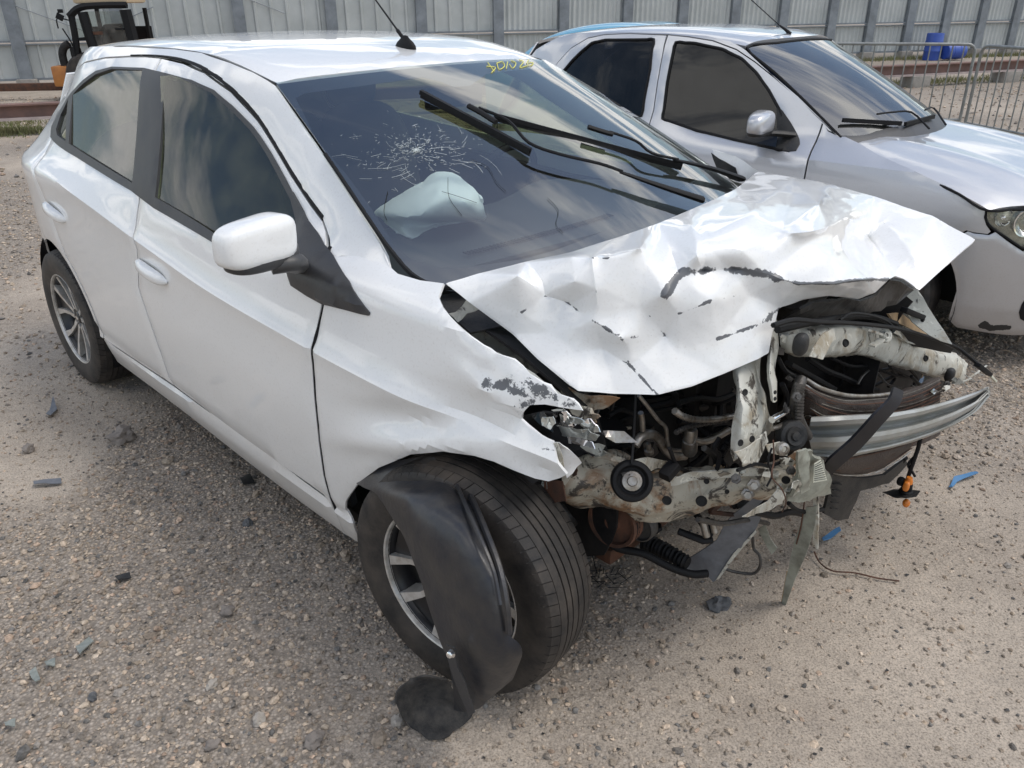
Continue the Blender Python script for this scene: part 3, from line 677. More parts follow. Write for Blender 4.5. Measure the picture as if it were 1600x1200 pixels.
# --- doors
SPL = [(0.921,0.702),(0.939,0.616),(0.979,0.457),(1.0,0.361)]
split = [(.868,1.427),(.885,1.36),(.93,1.2),(.975,1.045),(.985,1.0),(.988,.93),(.99,.85)]+[(SPL[0][0]+.0,SPL[0][1]),SPL[1],SPL[2],(SPL[3][0],.338)]
rd = [(x, z) for x, z in CANT if x < .86 or z < 1.3]
rd = [(x, z) for x, z in CANT if x < .86][:]
# window openings
gl_q = [(-0.009,1.129),(-0.016,1.18),(0.08,1.248),(0.205,1.107),(0.055,1.114)]
gl_r = [(0.158,1.27),(0.271,1.316),(0.385,1.355),(0.523,1.379),(0.787,1.387),(0.914,1.051),(0.25,1.105)]
gl_f = [(0.981,1.377),(1.045,1.382),(1.16,1.367),(1.274,1.347),(1.376,1.31),(1.487,1.261),(1.593,1.207),(1.701,1.145),(1.763,1.11),(1.884,1.0),(1.494,0.988),(1.102,1.033)]
tr_all = [(-0.081,1.092),(-0.163,1.122),(-0.158,1.163),(-0.046,1.22),(0.179,1.295),(0.262,1.329),(0.376,1.366),(0.515,1.386),(0.789,1.394),(0.961,1.387),(1.154,1.376),(1.279,1.356),(1.384,1.319),(1.499,1.269),(1.606,1.215),(1.72,1.152),(1.769,1.123),(1.905,0.994),(1.728,0.967),(1.508,0.964),(1.102,1.001),(0.92,1.028),(0.372,1.069)]
front_edge = [(2.006,1.019),(2.06,0.972),(2.061,0.925),(2.052,0.875),(2.047,0.805),(2.036,0.753),(2.023,0.659),(2.018,0.562),(2.01,0.478),(2.005,0.402),(2.014,0.341),(2.026,0.29)]
rdoor = rd+[(x+.004, z) for x, z in LIP]+[(.34,.338)]+[(x-.004, z) for x, z in reversed(split)]
hole_r = [p for p in [(-0.019,1.104),(-0.108,1.164),(0.004,1.22),(0.194,1.291),(0.272,1.325),(0.386,1.362),(0.521,1.381),(0.789,1.39),(0.918,1.04),(0.281,1.086)]]
hole_f = [p for p in [(0.958,1.381),(1.156,1.373),(1.281,1.352),(1.383,1.316),(1.498,1.265),(1.601,1.211),(1.715,1.148),(1.765,1.119),(1.895,0.996),(1.505,0.974),(1.105,1.017)]]
def door(name, ol, hole, parent):
    return panel(name, S_side, ol, 'white', parent, holes=[hole], step=.035, thick=.014, edge=.004)
door_r = door('rear_door', rdoor, hole_r, car)
fcant = [(x-.002, z-.002) for x, z in CANT if x > .875]
fdoor = fcant+[(x+.004, z) for x, z in split]+[(1.5,.325),(front_edge[-1][0]-.06,.315)]+[(x-.005, z) for x, z in reversed(front_edge)]
door_f = door('front_door', fdoor, hole_f, car)
panel('window_trim', S_side, tr_all, 'trim', car, holes=[gl_q, gl_r, gl_f], step=.04, thick=.012, off=.0045, edge=.003)
def fit_glass(g):
    """each pane is its own smooth sheet, slightly bowed, set just inside the door skin"""
    xs_, zs_ = [p[0] for p in g], [p[1] for p in g]
    pts_ = [(x, z) for x in np.linspace(min(xs_), max(xs_), 16) for z in np.linspace(min(zs_), max(zs_), 12) if inside((x, z), g)]+[tuple(p) for p in g]
    A_ = np.array([(1, x, z, z*z, x*z) for x, z in pts_]); k_ = np.linalg.lstsq(A_, np.array([side_w(x, z) for x, z in pts_]), rcond=None)[0]
    return lambda x, z: (x, -float(k_ @ np.array((1, x, z, z*z, x*z))), z)
for nm, g in (('quarter_window', gl_q), ('rear_window', gl_r), ('front_window', gl_f)):
    cx = sum(p[0] for p in g)/len(g); cz = sum(p[1] for p in g)/len(g)
    g2 = [(cx+(p[0]-cx)*1.03, cz+(p[1]-cz)*1.03) for p in g]
    panel(nm, fit_glass(g), g2, 'sg', car, step=.06, thick=.003, off=-.008, edge=0)
# black gasket in the gap between front door and body
gk = [S_side(x, z+.003) for x, z in CANT if x > .6]
tube('door_seal', [Vector(p)+Vector((0, .009, 0)) for p in gk], lambda t: .0085-.005*sstep(.45, .95, t), 'black', car, seg=6, n=3)
tube('door_seal', [Vector(S_side(x, z))+Vector((0, .012, 0)) for x, z in [(2.0,1.03)]+front_edge], .008, 'black', car, seg=6, n=3)
# handles
def handle(px_, ang, parent):
    c = Vector(S_side(*px_)); bm = bmesh.new()
    rows = []
    L = .115
    for i in range(13):
        t = i/12; x = (t-.5)*2*L; hh = .021*math.sqrt(max(0.04, 1-(2*t-1)**4)); o_ = .030*math.sin(math.pi*min(1, max(0, t*1.0)))**.5+.004
        rows.append([Vector((x, -o_*k_, z*hh)) for z, k_ in ((-1, .2), (-.9, .8), (-.5, 1), (.3, 1), (.85, .8), (1, .2))])
    rot = Matrix.Rotation(ang, 4, 'Y')
    vr = [[bm.verts.new(rot @ p+c+Vector((0, .001, 0))) for p in r_] for r_ in rows]
    for a, b in zip(vr, vr[1:]):
        for k in range(len(a)-1): bm.faces.new([a[k], a[k+1], b[k+1], b[k]])
    h = frombm('handle', bm, 'white', parent, 60)
    # recess dish behind the grip
    bm = bmesh.new()
    lathe('x', [(.0, .006), (.028, .005), (.036, -.0005), (.034, -.006)], None, mtx=Matrix.Translation(c+rot @ Vector((.0, -.001, -.006))) @ Matrix.Rotation(R(90), 4, 'X') @ Matrix.Diagonal((1.5, .75, .5, 1)), seg=24, bm=bm)
    frombm('handle_recess', bm, 'inner2', parent, 60)
handle([(0.18,0.843)][0], R(8), door_r)
handle([(1.091,0.797)][0], R(6), door_f)
# sill
sill = [(.318,.325),(.34,.332),(.985,.332),(1.5,.319),(front_edge[-1][0]-.06,.309),(front_edge[-1][0]-.01,.30),(1.99,.160),(1.7,.158),(1.4,.170),(1.0,.196),(.7,.206),(.30,.205)]
panel('sill', S_side, sill, 'white', car, step=.04, thick=.02, off=-.002, edge=.004)
bar('sill_underside', (.28,-.70,.19), (2.03,-.70,.19), .05, .035, 'plastic', car)
# front wing, crumpled
fen = [(2.03,1.015),(2.021,1.023),(2.057,1.026),(2.1,1.034),(2.126,1.043),(2.185,1.045),(2.28,1.029),(2.357,1.03),(2.426,1.036),(2.439,1.015),(2.465,1.004),(2.521,0.985),(2.57,0.964),(2.602,0.953),(2.636,0.944),(2.678,0.936),(2.713,0.919),(2.747,0.906),(2.779,0.894),(2.812,0.883),(2.834,0.869),(2.8,0.864),(2.76,0.866),(2.73,0.86),(2.72,0.842),(2.703,0.813),(2.718,0.803),(2.743,0.8),(2.786,0.791),(2.804,0.767),(2.82,0.725),(2.804,0.712),(2.783,0.701),(2.756,0.701),(2.708,0.708),(2.664,0.715),(2.617,0.714),(2.531,0.696),(2.423,0.647),(2.283,0.551),(2.185,0.465),(2.126,0.396),(2.096,0.358),(2.084,0.316),(2.112,0.293),(2.097,0.237),(2.065,0.18),(1.973,0.163),(2.018,0.254)]
fe2 = [(x+.006, z) for x, z in front_edge]
fender_ol = fen+list(reversed(fe2[:-1]))
fender_wear = [([S_side(*p) for p in [(2.634,0.882),(2.686,0.887),(2.742,0.889),(2.804,0.878)]], .055, .60), ([S_side(*p) for p in [(2.745,0.871),(2.705,0.851),(2.711,0.827)]], .03, .60), ([S_side(*p) for p in [(2.705,0.795),(2.747,0.785),(2.791,0.777)]], .024, .60), ([S_side(*p) for p in [(2.591,0.785),(2.615,0.795)]], .02, .48)]
def S_fen(x, z):
    p = Vector(S_side(x, z)); k = sstep(2.5, 2.75, x)*sstep(.73, .83, z)
    if k > 0:
        v = noise.noise_vector(Vector((x*9, z*26, 1.3))); r_ = abs(noise.noise(Vector((x*14, z*38, 4.2))))
        p.y -= k*(.008*v.x+.013*r_-.005); p.z += k*.004*v.y
    return tuple(p)
KINKED.append(S_fen)
wing = panel('front_wing', S_fen, fender_ol, 'white', car, step=.017, thick=.010, edge=.004, smooth=26, wear=fender_wear)
# small torn white flap hanging at the front of the arch
plate('wing_flap', [(2.774,-0.745,0.782),(2.797,-0.75,0.791),(2.808,-0.7,0.738),(2.807,-0.69,0.724),(2.789,-0.715,0.691),(2.787,-0.73,0.733)], .003, 'white', wing, crumple=.004, seed=3)
plate('wing_bracket', [(2.783,-0.755,0.787),(2.794,-0.752,0.793),(2.804,-0.745,0.757),(2.809,-0.74,0.716),(2.803,-0.745,0.722),(2.788,-0.75,0.742)], .003, 'inner', wing, crumple=.004, seed=5)
# wheel housing lip inside front arch
# --- roof
def S_rf(x, y): return S_roof(x, y)
rl = [(-.50, y/10*.50) for y in range(-10, 11, 2)]
ZT = [(-.5,1.262),(-.48,1.29),(-.36,1.375),(-.2,1.418),(.1,1.440),(.4,1.452),(.9,1.456),(1.1,1.452),(1.297,1.430),(1.42,1.410),(1.50,1.392)]
def ry(x): return side_w(x, lerp_tab(ZT, x))-.009
rfo = [(x, -ry(x)) for x in (-.44,-.36,-.28,-.2,-.1,.1,.35,.6,.9,1.1,1.3,1.45)]+[(1.535,-.557)]+[(1.523+.118*(1-s*s), s*.557) for s in (-.9,-.7,-.5,-.3,-.1,.1,.3,.5,.7,.9)]+[(1.535,.557)]+[(x, ry(x)) for x in (1.45,1.3,1.1,.9,.6,.35,.1,-.1,-.2,-.28,-.36,-.44)]
panel('roof', S_roof, rfo, 'white', car, step=.05, thick=.02, edge=.006, smooth=40)
for s in (-1, 1):
    ditch = [(x, s*(abs(y)+.003), min(roof_z(x, y), lerp_tab(ZT, x))-.008) for x, y in rfo[4:13]]
    tube('roof_moulding', ditch, .0055, 'plastic', car, seg=6, n=4)
# antenna
ac = Vector([(1.522,-0.068,1.452)][0])
ac = Vector(S_roof(1.425, .0))
ant = lathe('antenna', [(0,-.01),(.034,-.004),(.033,.004),(.026,.016),(.014,.028),(.009,.036),(0,.038)], 'black', car, seg=20, mtx=Matrix.Translation(ac) @ Matrix.Diagonal((1.5, .62, 1, 1)))
d1 = Vector([(1.279,0.0,1.593)][0]); base = ac+Vector((-.012, 0, .03)); tip = base+(d1-base)*1.6
tube('antenna_whip', [base, base+(tip-base)*.12], .0062, 'black', ant, seg=8, n=1)
tube('antenna_whip', [base+(tip-base)*.11, tip], lambda t: .0034-.0012*t, 'black', ant, seg=6, n=1)
# --- windscreen
wso = [(-1,0),(-.5,0),(0,0),(.5,0),(1,0),(1,.3),(1,.6),(1,.9),(.97,.97),(.9,1.0),(0,1.0),(-.9,1.0),(-.97,.97),(-1,.9),(-1,.6),(-1,.3)]
wso = [(s*.992, t*.99+.004) for s, t in wso]
wso = wso[:7]+[(.99,.95),(.96,1.03),(.9,1.07),(.5,1.10),(0,1.10),(-.5,1.10),(-.9,1.07),(-.96,1.03),(-.99,.95)]+wso[14:]
ws = panel('windscreen', S_ws, wso, 'ws', car, step=.06, thick=.0045, off=-.001, edge=0, sgn=-1)
inn = [(-0.955,0.109),(-0.903,0.086),(-0.648,0.092),(-0.289,0.086),(-0.228,0.135),(-0.205,0.182),(-0.104,0.187),(0.115,0.11),(0.358,0.096)]
inner = inn+[(.86,.075),(.90,.10),(.925,.3),(.935,.6),(.93,.8),(.90,.86),(.8,.885),(.4,.90)]+[(-0.519,1.0),(-0.633,1.006),(-0.783,0.998),(-0.889,0.981),(-0.954,0.93),(-0.971,0.865),(-0.967,0.716),(-0.972,0.542),(-0.989,0.348)]
panel('windscreen_border', S_ws, wso, 'frit', ws, holes=[inner], step=.06, thick=.001, off=-.0075, edge=0, sgn=-1)
# fine cracks where a head hit the glass
bm = bmesh.new()
cc = [(-0.685,0.528)][0]
def on_ws(s, t, o=.002):
    p = Vector(S_ws(s, t)); a = Vector(S_ws(s+.01, t))-p; b = Vector(S_ws(s, t+.01))-p; n_ = b.cross(a); n_.normalize()
    if n_.z < 0: n_ = -n_
    return p+n_*o
for k in range(60):
    a = random.uniform(0, 2*math.pi); r0 = .02+abs(random.gauss(.05, .04)); L = random.uniform(.006, .026)*(1+r0*2)
    if random.random() < .14: L *= 2.2
    pts = []
    bend = random.uniform(-2.6, 2.6)
    for j in range(4):
        rr = r0+L*j/3; aa = a+bend*j/3*L*4
        pts.append(on_ws(cc[0]+rr*math.cos(aa)*1.9, cc[1]+rr*math.sin(aa)*1.15))
    tube('', pts, .00018+.0002*random.random(), None, seg=3, n=1, bm=bm)
for k in range(380):
    a = random.uniform(0, 2*math.pi); r0 = abs(random.gauss(0, .065)); p = (cc[0]+r0*math.cos(a)*1.9, cc[1]-.02+r0*math.sin(a)*1.1)
    q = (p[0]+random.uniform(-.012, .012), p[1]+random.uniform(-.008, .008))
    tube('', [on_ws(*p), on_ws(*q)], .0003, None, seg=3, n=1, bm=bm)
for pl in ([(842,356),(858,372),(872,388),(902,404)], [(858,302),(868,318),(874,330)], [(1030,150),(1050,185)]):
    pass
o = frombm('crack_lines', bm, 'crack', ws, None); tag(o, kind='stuff')
bm = bmesh.new()
for pl in ([(-0.723,0.711),(-0.684,0.744),(-0.643,0.783)], [(-0.526,0.602),(-0.492,0.649),(-0.514,0.717),(-0.512,0.762)], [(-0.888,0.666),(-0.94,0.741),(-0.95,0.781)], [(-0.386,0.82),(-0.392,0.875),(-0.448,0.923),(-0.448,0.957)], [(-0.663,0.659),(-0.716,0.742),(-0.722,0.82)]):
    tube('', [on_ws(*p) for p in pl], .0007, None, seg=3, n=3, bm=bm)
o = frombm('long_cracks', bm, 'black', ws, None)
# yellow marker scribble on the top of the glass
bm = bmesh.new()
for st in ([(0.249,0.031),(0.169,0.115)], [(0.182,0.066),(0.231,0.082),(0.134,0.124)], [(0.311,0.042),(0.383,0.032),(0.323,0.075),(0.233,0.101),(0.311,0.042)], [(0.43,0.034),(0.299,0.099)], [(0.487,0.022),(0.487,0.049),(0.364,0.097),(0.401,0.059)], [(0.589,0.017),(0.597,0.037),(0.44,0.093),(0.557,0.077)], [(0.706,0.017),(0.606,0.051),(0.593,0.077),(0.685,0.051),(0.643,0.044)]):
    tube('', [on_ws(*p, o=.0012) for p in st], .0016, None, seg=4, n=4, bm=bm)
frombm('marker_writing', bm, 'chalk', ws, None)
# glass edge seal lifting at the lower corner
tube('windscreen_seal', [on_ws(*p, o=.004) for p in [(-1.0,.45),(-1.0,.6),(-1.0,.75),(-.995,.9),(-.97,1.02),(-.88,1.07),(-.6,1.09)]], .006, 'black', ws, seg=6, n=4)
# wipers
def onw(p, o): return on_ws(p[0], p[1], o)
def wiper(blade, holder, arm, root_, hgt):
    a, b = onw(blade[0], hgt), onw(blade[1], hgt)
    w1 = bar('wiper', a, b, .014, .012, 'black', car)
    bar('blade_rubber', a-Vector((0,0,.008)), b-Vector((0,0,.008)), .004, .016, 'black', w1)
    tube('blade_clip', [onw(p, hgt+.012) for p in holder], .0105, 'black', w1, seg=8, n=3, flat=.7)
    tube('wiper_arm', [onw(p, hgt+.016) for p in arm], .0045, 'black', w1, seg=6, n=4)
    tube('wiper_arm', [onw(p, hgt+.012) for p in root_], lambda t: .007+.010*t, 'black', w1, seg=8, n=3, flat=.6)
    return w1
wiper([(-0.452,0.24),(-0.284,0.635)], [(-0.344,0.385),(-0.326,0.434),(-0.312,0.492)], [(-0.319,0.411),(-0.261,0.502),(-0.283,0.621),(-0.207,0.697),(-0.079,0.768),(-0.014,0.819)], [(-0.019,0.814),(0.097,0.899),(0.257,0.998)], .018)
wiper([(-0.255,0.436),(0.464,0.84)], [(0.111,0.592),(0.161,0.626),(0.2,0.647)], [(0.191,0.638),(0.284,0.704),(0.285,0.773),(0.423,0.827)], [(0.404,0.82),(0.645,0.902),(0.917,1.013)], .018)
# far windscreen pillar of the car: bent bracket at its foot
plate('pillar_foot', [(2.202,0.7,1.118),(2.285,0.72,1.099),(2.379,0.72,1.062),(2.371,0.72,1.035),(2.334,0.71,1.014),(2.307,0.7,1.019),(2.247,0.7,1.061)], .004, 'white', car, crumple=.008, seed=2)
plate('pillar_bracket', [(2.204,0.695,1.108),(2.239,0.69,1.091),(2.306,0.69,1.069),(2.321,0.7,1.023),(2.287,0.69,1.028),(2.236,0.685,1.061)], .004, 'plastic', car, crumple=.006, seed=9)
# plenum cover below the glass
grid('cowl_cover', [[Vector(S_ws(s, 1.04))-Vector((0,0,.03)) for s in (-.95,-.5,0,.5,.95)], [Vector(S_ws(s, 1.08))+Vector((.03,0,-.03)) for s in (-.95,-.5,0,.5,.95)], [Vector(S_ws(s, 1.08))+Vector((.11,0,-.06)) for s in (-.95,-.5,0,.5,.95)]], -.006, 'plastic', car)
# mirror
msail = [(1.762,1.13),(1.867,1.074),(1.971,1.037),(2.034,1.024),(2.158,0.991),(2.258,0.943),(2.254,0.936),(2.224,0.932),(2.161,0.927),(2.064,0.918),(1.996,0.923),(1.923,0.933)]
sail = panel('mirror_sail', S_side, msail, 'trim', car, step=.025, thick=.02, off=.012, edge=.008)
def ellbox(name, c, sx, sy, sz, m, parent, p=.55, cut=None, rot=None, seg=28, rings=18, shape=None):
    bm = bmesh.new(); rr = []
    def sg(v, e): return math.copysign(abs(v)**e, v)
    for i in range(rings+1):
        th = -math.pi/2+math.pi*i/rings
        ring = []
        for k in range(seg):
            ph = 2*math.pi*k/seg
            v = Vector((sx*sg(math.cos(th), p)*sg(math.cos(ph), p), sy*sg(math.cos(th), p)*sg(math.sin(ph), p), sz*sg(math.sin(th), p)))
            if shape: v = shape(v)
            if rot is not None: v = rot @ v
            ring.append(bm.verts.new(v+Vector(c)))
        rr.append(ring)
    for a, b in zip(rr, rr[1:]):
        for k in range(seg): bm.faces.new([a[k], a[(k+1) % seg], b[(k+1) % seg], b[k]])
    bmesh.ops.remove_doubles(bm, verts=bm.verts[:], dist=1e-5)
    return frombm(name, bm, m, parent, 60)
mc = Vector([(2.086,-0.975,1.113)][0])
def msh(v):
    k = (v.y+.115)/.23; v = v.copy(); v.z *= .80+.2*k; v.x *= .75+.3*k; v.z += .012*(k-.5)
    return v
mrot = Matrix.Rotation(R(12), 3, 'Z') @ Matrix.Rotation(R(-4), 3, 'X')
mh = ellbox('mirror_housing', mc, .050, .098, .058, 'white', car, p=.5, rot=mrot, shape=msh)
ellbox('mirror_base', mc+Vector((-.004, .012, -.036)), .048, .096, .036, 'trim', mh, p=.7, rot=mrot, shape=msh)
a0 = mc+Vector((.012, .085, -.062)); a1 = Vector(S_side(1.88, 1.0))+Vector((0, -.005, -.01))
tube('mirror_arm', [mc+Vector((.0,.03,-.062)), a0, a0*.5+a1*.5+Vector((.01, 0, -.008)), a1, a1+Vector((.06, .02, -.015))], lambda t: .026+.012*t, 'trim', mh, seg=10, n=4, flat=.75)
# tail lamp and rear bumper at the far left end
panel('tail_lamp', S_side, [(-.62,.80),(-.625,.9),(-.61,.99),(-.52,1.0),(-.46,.97),(-.47,.88),(-.50,.80)], 'red', car, step=.04, thick=.02, off=.012, edge=.006)
bump = [(-.63,.61),(-.635,.45),(-.62,.26),(-.43,.24)]+[p for p in arc(HX, HZ, .367, 190, 122.5, 10)]+[(-.31,.612)]
rb = panel('rear_bumper', S_side, bump, 'white', car, step=.04, thick=.012, edge=.004)
# hatch and rear of the body (closed shape behind)
grid('tailgate', [[(-.50, y, roof_z(-.5, y)-.01) for y in (-.46,-.25,0,.25,.46)], [(-.60, y, 1.05) for y in (-.53,-.28,0,.28,.53)], [(-.63, y, .85) for y in (-.50,-.28,0,.28,.50)], [(-.64, y, .55) for y in (-.47,-.28,0,.28,.47)], [(-.62, y, .26) for y in (-.5,-.28,0,.28,.5)]], -.01, 'white', car)
# far side of the body
fo = [(-.60,.30),(-.61,1.0),(-.56,1.15),(-.48,1.29),(-.36,1.375),(-.2,1.418),(.1,1.440),(.4,1.452),(.9,1.456),(1.1,1.452),(1.297,1.430),(1.42,1.410),(1.50,1.392),(1.535,1.382),(1.9,1.206),(2.28,1.018),(2.55,.98),(2.9,.90),(2.98,.72)]+arc(2.51, .31, .37, 30, 180, 14)+[(2.1,.22),(.34,.22)]+arc(HX, HZ, .37, 0, 180, 14)+[(-.5,.3)]
fw = [(-.02,1.10),(.08,1.21),(.26,1.31),(.5,1.37),(.9,1.385),(1.2,1.36),(1.4,1.30),(1.6,1.20),(1.78,1.10),(1.85,1.03),(1.4,1.02),(.9,1.05),(.3,1.10)]
far = panel('far_body_side', S_far, fo, 'white', car, holes=[fw], step=.06, thick=.012, edge=.003, sgn=-1)
panel('far_windows', S_far, [(x*1.01, z) for x, z in fw], 'sg', far, step=.08, thick=.004, off=-.008, edge=0, sgn=-1)
# floor, firewall, inner skins (all dark)
bm = bmesh.new()
box(bm, (.80, 0, .24), (2.7, 1.46, .05)); box(bm, (2.16, 0, .60), (.04, 1.40, .68)); box(bm, (-.45, 0, .6), (.04, 1.2, .6))
frombm('floor_pan', bm, 'dark', car)
for s, S_ in ((1, S_side), (-1, S_far)):
    panel('door_card', S_, [(.30,.28),(2.05,.28),(2.05,.94),(1.5,.945),(.9,.985),(-.1,1.03),(-.4,1.0),(-.45,.70),(.2,.66),(.34,.45)], 'dash', car, step=.12, thick=.02, off=-.045, edge=0, sgn=s)
    # pillar and rail inner lining
    panel('pillar_lining', S_, [(-.45,1.06),(-.4,1.3),(-.1,1.40),(.5,1.43),(1.1,1.43),(1.45,1.39),(1.8,1.22),(2.2,1.03),(2.05,1.03),(1.7,1.17),(1.4,1.31),(1.15,1.375),(.6,1.40),(.1,1.34),(-.1,1.22),(-.12,1.06)], 'headliner', car, step=.1, thick=.006, off=-.028, edge=0, sgn=s)
panel('headliner', lambda x, y: (x, y, roof_z(x, y)-.045), [(-.45,-.44),(1.5,-.5),(1.58,0),(1.5,.5),(-.45,.44)], 'headliner', car, step=.15, thick=.01, edge=0)
panel('pillar_lining', S_side, [(.93,1.0),(1.06,1.0),(.95,1.38),(.84,1.38)], 'dash', car, step=.1, thick=.02, off=-.03, edge=0)
# rear wheel house and front wheel house
for cx, rr, y0, y1 in ((HX, .385, -.80, -.50), (2.50, .40, -.74, -.40), (HX, .385, .80, .50), (2.50, .38, .80, .46)):
    bm = bmesh.new(); A = []
    for y in (y0, y1): A.append([bm.verts.new((cx+rr*math.cos(R(a)), y, .31+rr*math.sin(R(a)))) for a in range(*((-20, 201, 10) if cx < 1 else ((58, 201, 10) if y0 < 0 else (75, 201, 10))))])
    for k in range(len(A[0])-1): bm.faces.new([A[0][k], A[0][k+1], A[1][k+1], A[1][k]])
    bm.faces.new([v for v in A[1]])
    frombm('wheel_house', bm, 'black', car)
# dashboard, airbag, seats
grid('dashboard', [[(1.72,-.62,.86),(1.70,-.3,.88),(1.70,.1,.88),(1.68,.35,.90),(1.72,.62,.86)], [(1.74,-.64,.955),(1.74,-.3,.965),(1.74,.1,.965),(1.72,.35,1.0),(1.74,.64,.955)], [(1.95,-.66,.975),(1.95,-.3,.985),(1.95,.1,.985),(1.95,.35,.99),(1.95,.66,.97)], [(2.22,-.68,.975),(2.28,-.3,.985),(2.30,.1,.985),(2.28,.35,.985),(2.22,.68,.975)]], -.01, 'dash', car)
bm = bmesh.new()
for k in range(46):
    y = -.44+.8*k/45*.72; box(bm, (2.16+.05*(1-(y/.7)**2), y, .992), (.028, .0045, .004))
frombm('defrost_grille', bm, 'black', car)
def pil(name, rows, m, parent, cr=.008, seed=1): return grid(name, rows, -.004, m, parent, nu=5, nv=5, crumple=cr, freq=9, seed=seed)
abp = [(1.808,-0.281,1.09),(1.821,-0.241,1.12),(1.867,-0.216,1.13),(2.029,-0.274,1.12),(2.082,-0.283,1.09),(1.728,-0.287,1.06),(1.967,-0.38,1.11),(2.044,-0.371,1.12),(2.109,-0.348,1.1),(2.066,-0.254,1.05),(1.659,-0.347,1.0),(1.969,-0.449,1.06),(2.034,-0.389,1.06),(2.072,-0.329,1.05),(2.017,-0.212,1.01),(1.729,-0.364,0.985),(1.875,-0.414,1.01),(1.892,-0.345,1.0),(1.907,-0.259,0.99),(1.946,-0.191,0.99),(1.86,-0.416,0.985),(1.942,-0.434,0.985),(1.94,-0.398,0.985),(1.907,-0.347,0.98),(1.874,-0.317,0.98)]
ab = grid('passenger_airbag', [abp[0:5], abp[5:10], abp[10:15], abp[15:20], abp[20:25]], -.006, 'airbag', car, nu=6, nv=6, crumple=.006, freq=16)
dab = [(1.408,0.3,1.237),(1.498,0.33,1.296),(1.547,0.38,1.318),(1.636,0.42,1.298),(1.462,0.28,1.187),(1.544,0.3,1.225),(1.614,0.36,1.236),(1.699,0.42,1.216),(1.474,0.3,1.152),(1.571,0.32,1.148),(1.662,0.36,1.157),(1.731,0.42,1.152)]
for y in (-.36, .36):
    st = ellbox('front_seat', (.95, y, .52), .27, .25, .10, 'seat', car, p=.6)
    ellbox('seat_back', (.68, y, .86), .075, .235, .34, 'seat', st, p=.6, rot=Matrix.Rotation(R(-16), 3, 'Y'))
    ellbox('headrest', (.56, y, 1.245), .045, .125, .085, 'seat', st, p=.7)
ellbox('rear_seat', (-.02, 0, .80), .10, .60, .34, 'seat', car, p=.5, rot=Matrix.Rotation(R(-14), 3, 'Y'))
lathe('steering_wheel', [(.17+.014*math.cos(a), .014*math.sin(a)) for a in [2*math.pi*k/10 for k in range(11)]], 'black', car, seg=36, mtx=AX((1.50, .36, .95), (-.9, 0, .43)))
boxo('rear_view_mirror', (1.66, 0, 1.31), (.03, .23, .065), 'black', car, bevel=.01)
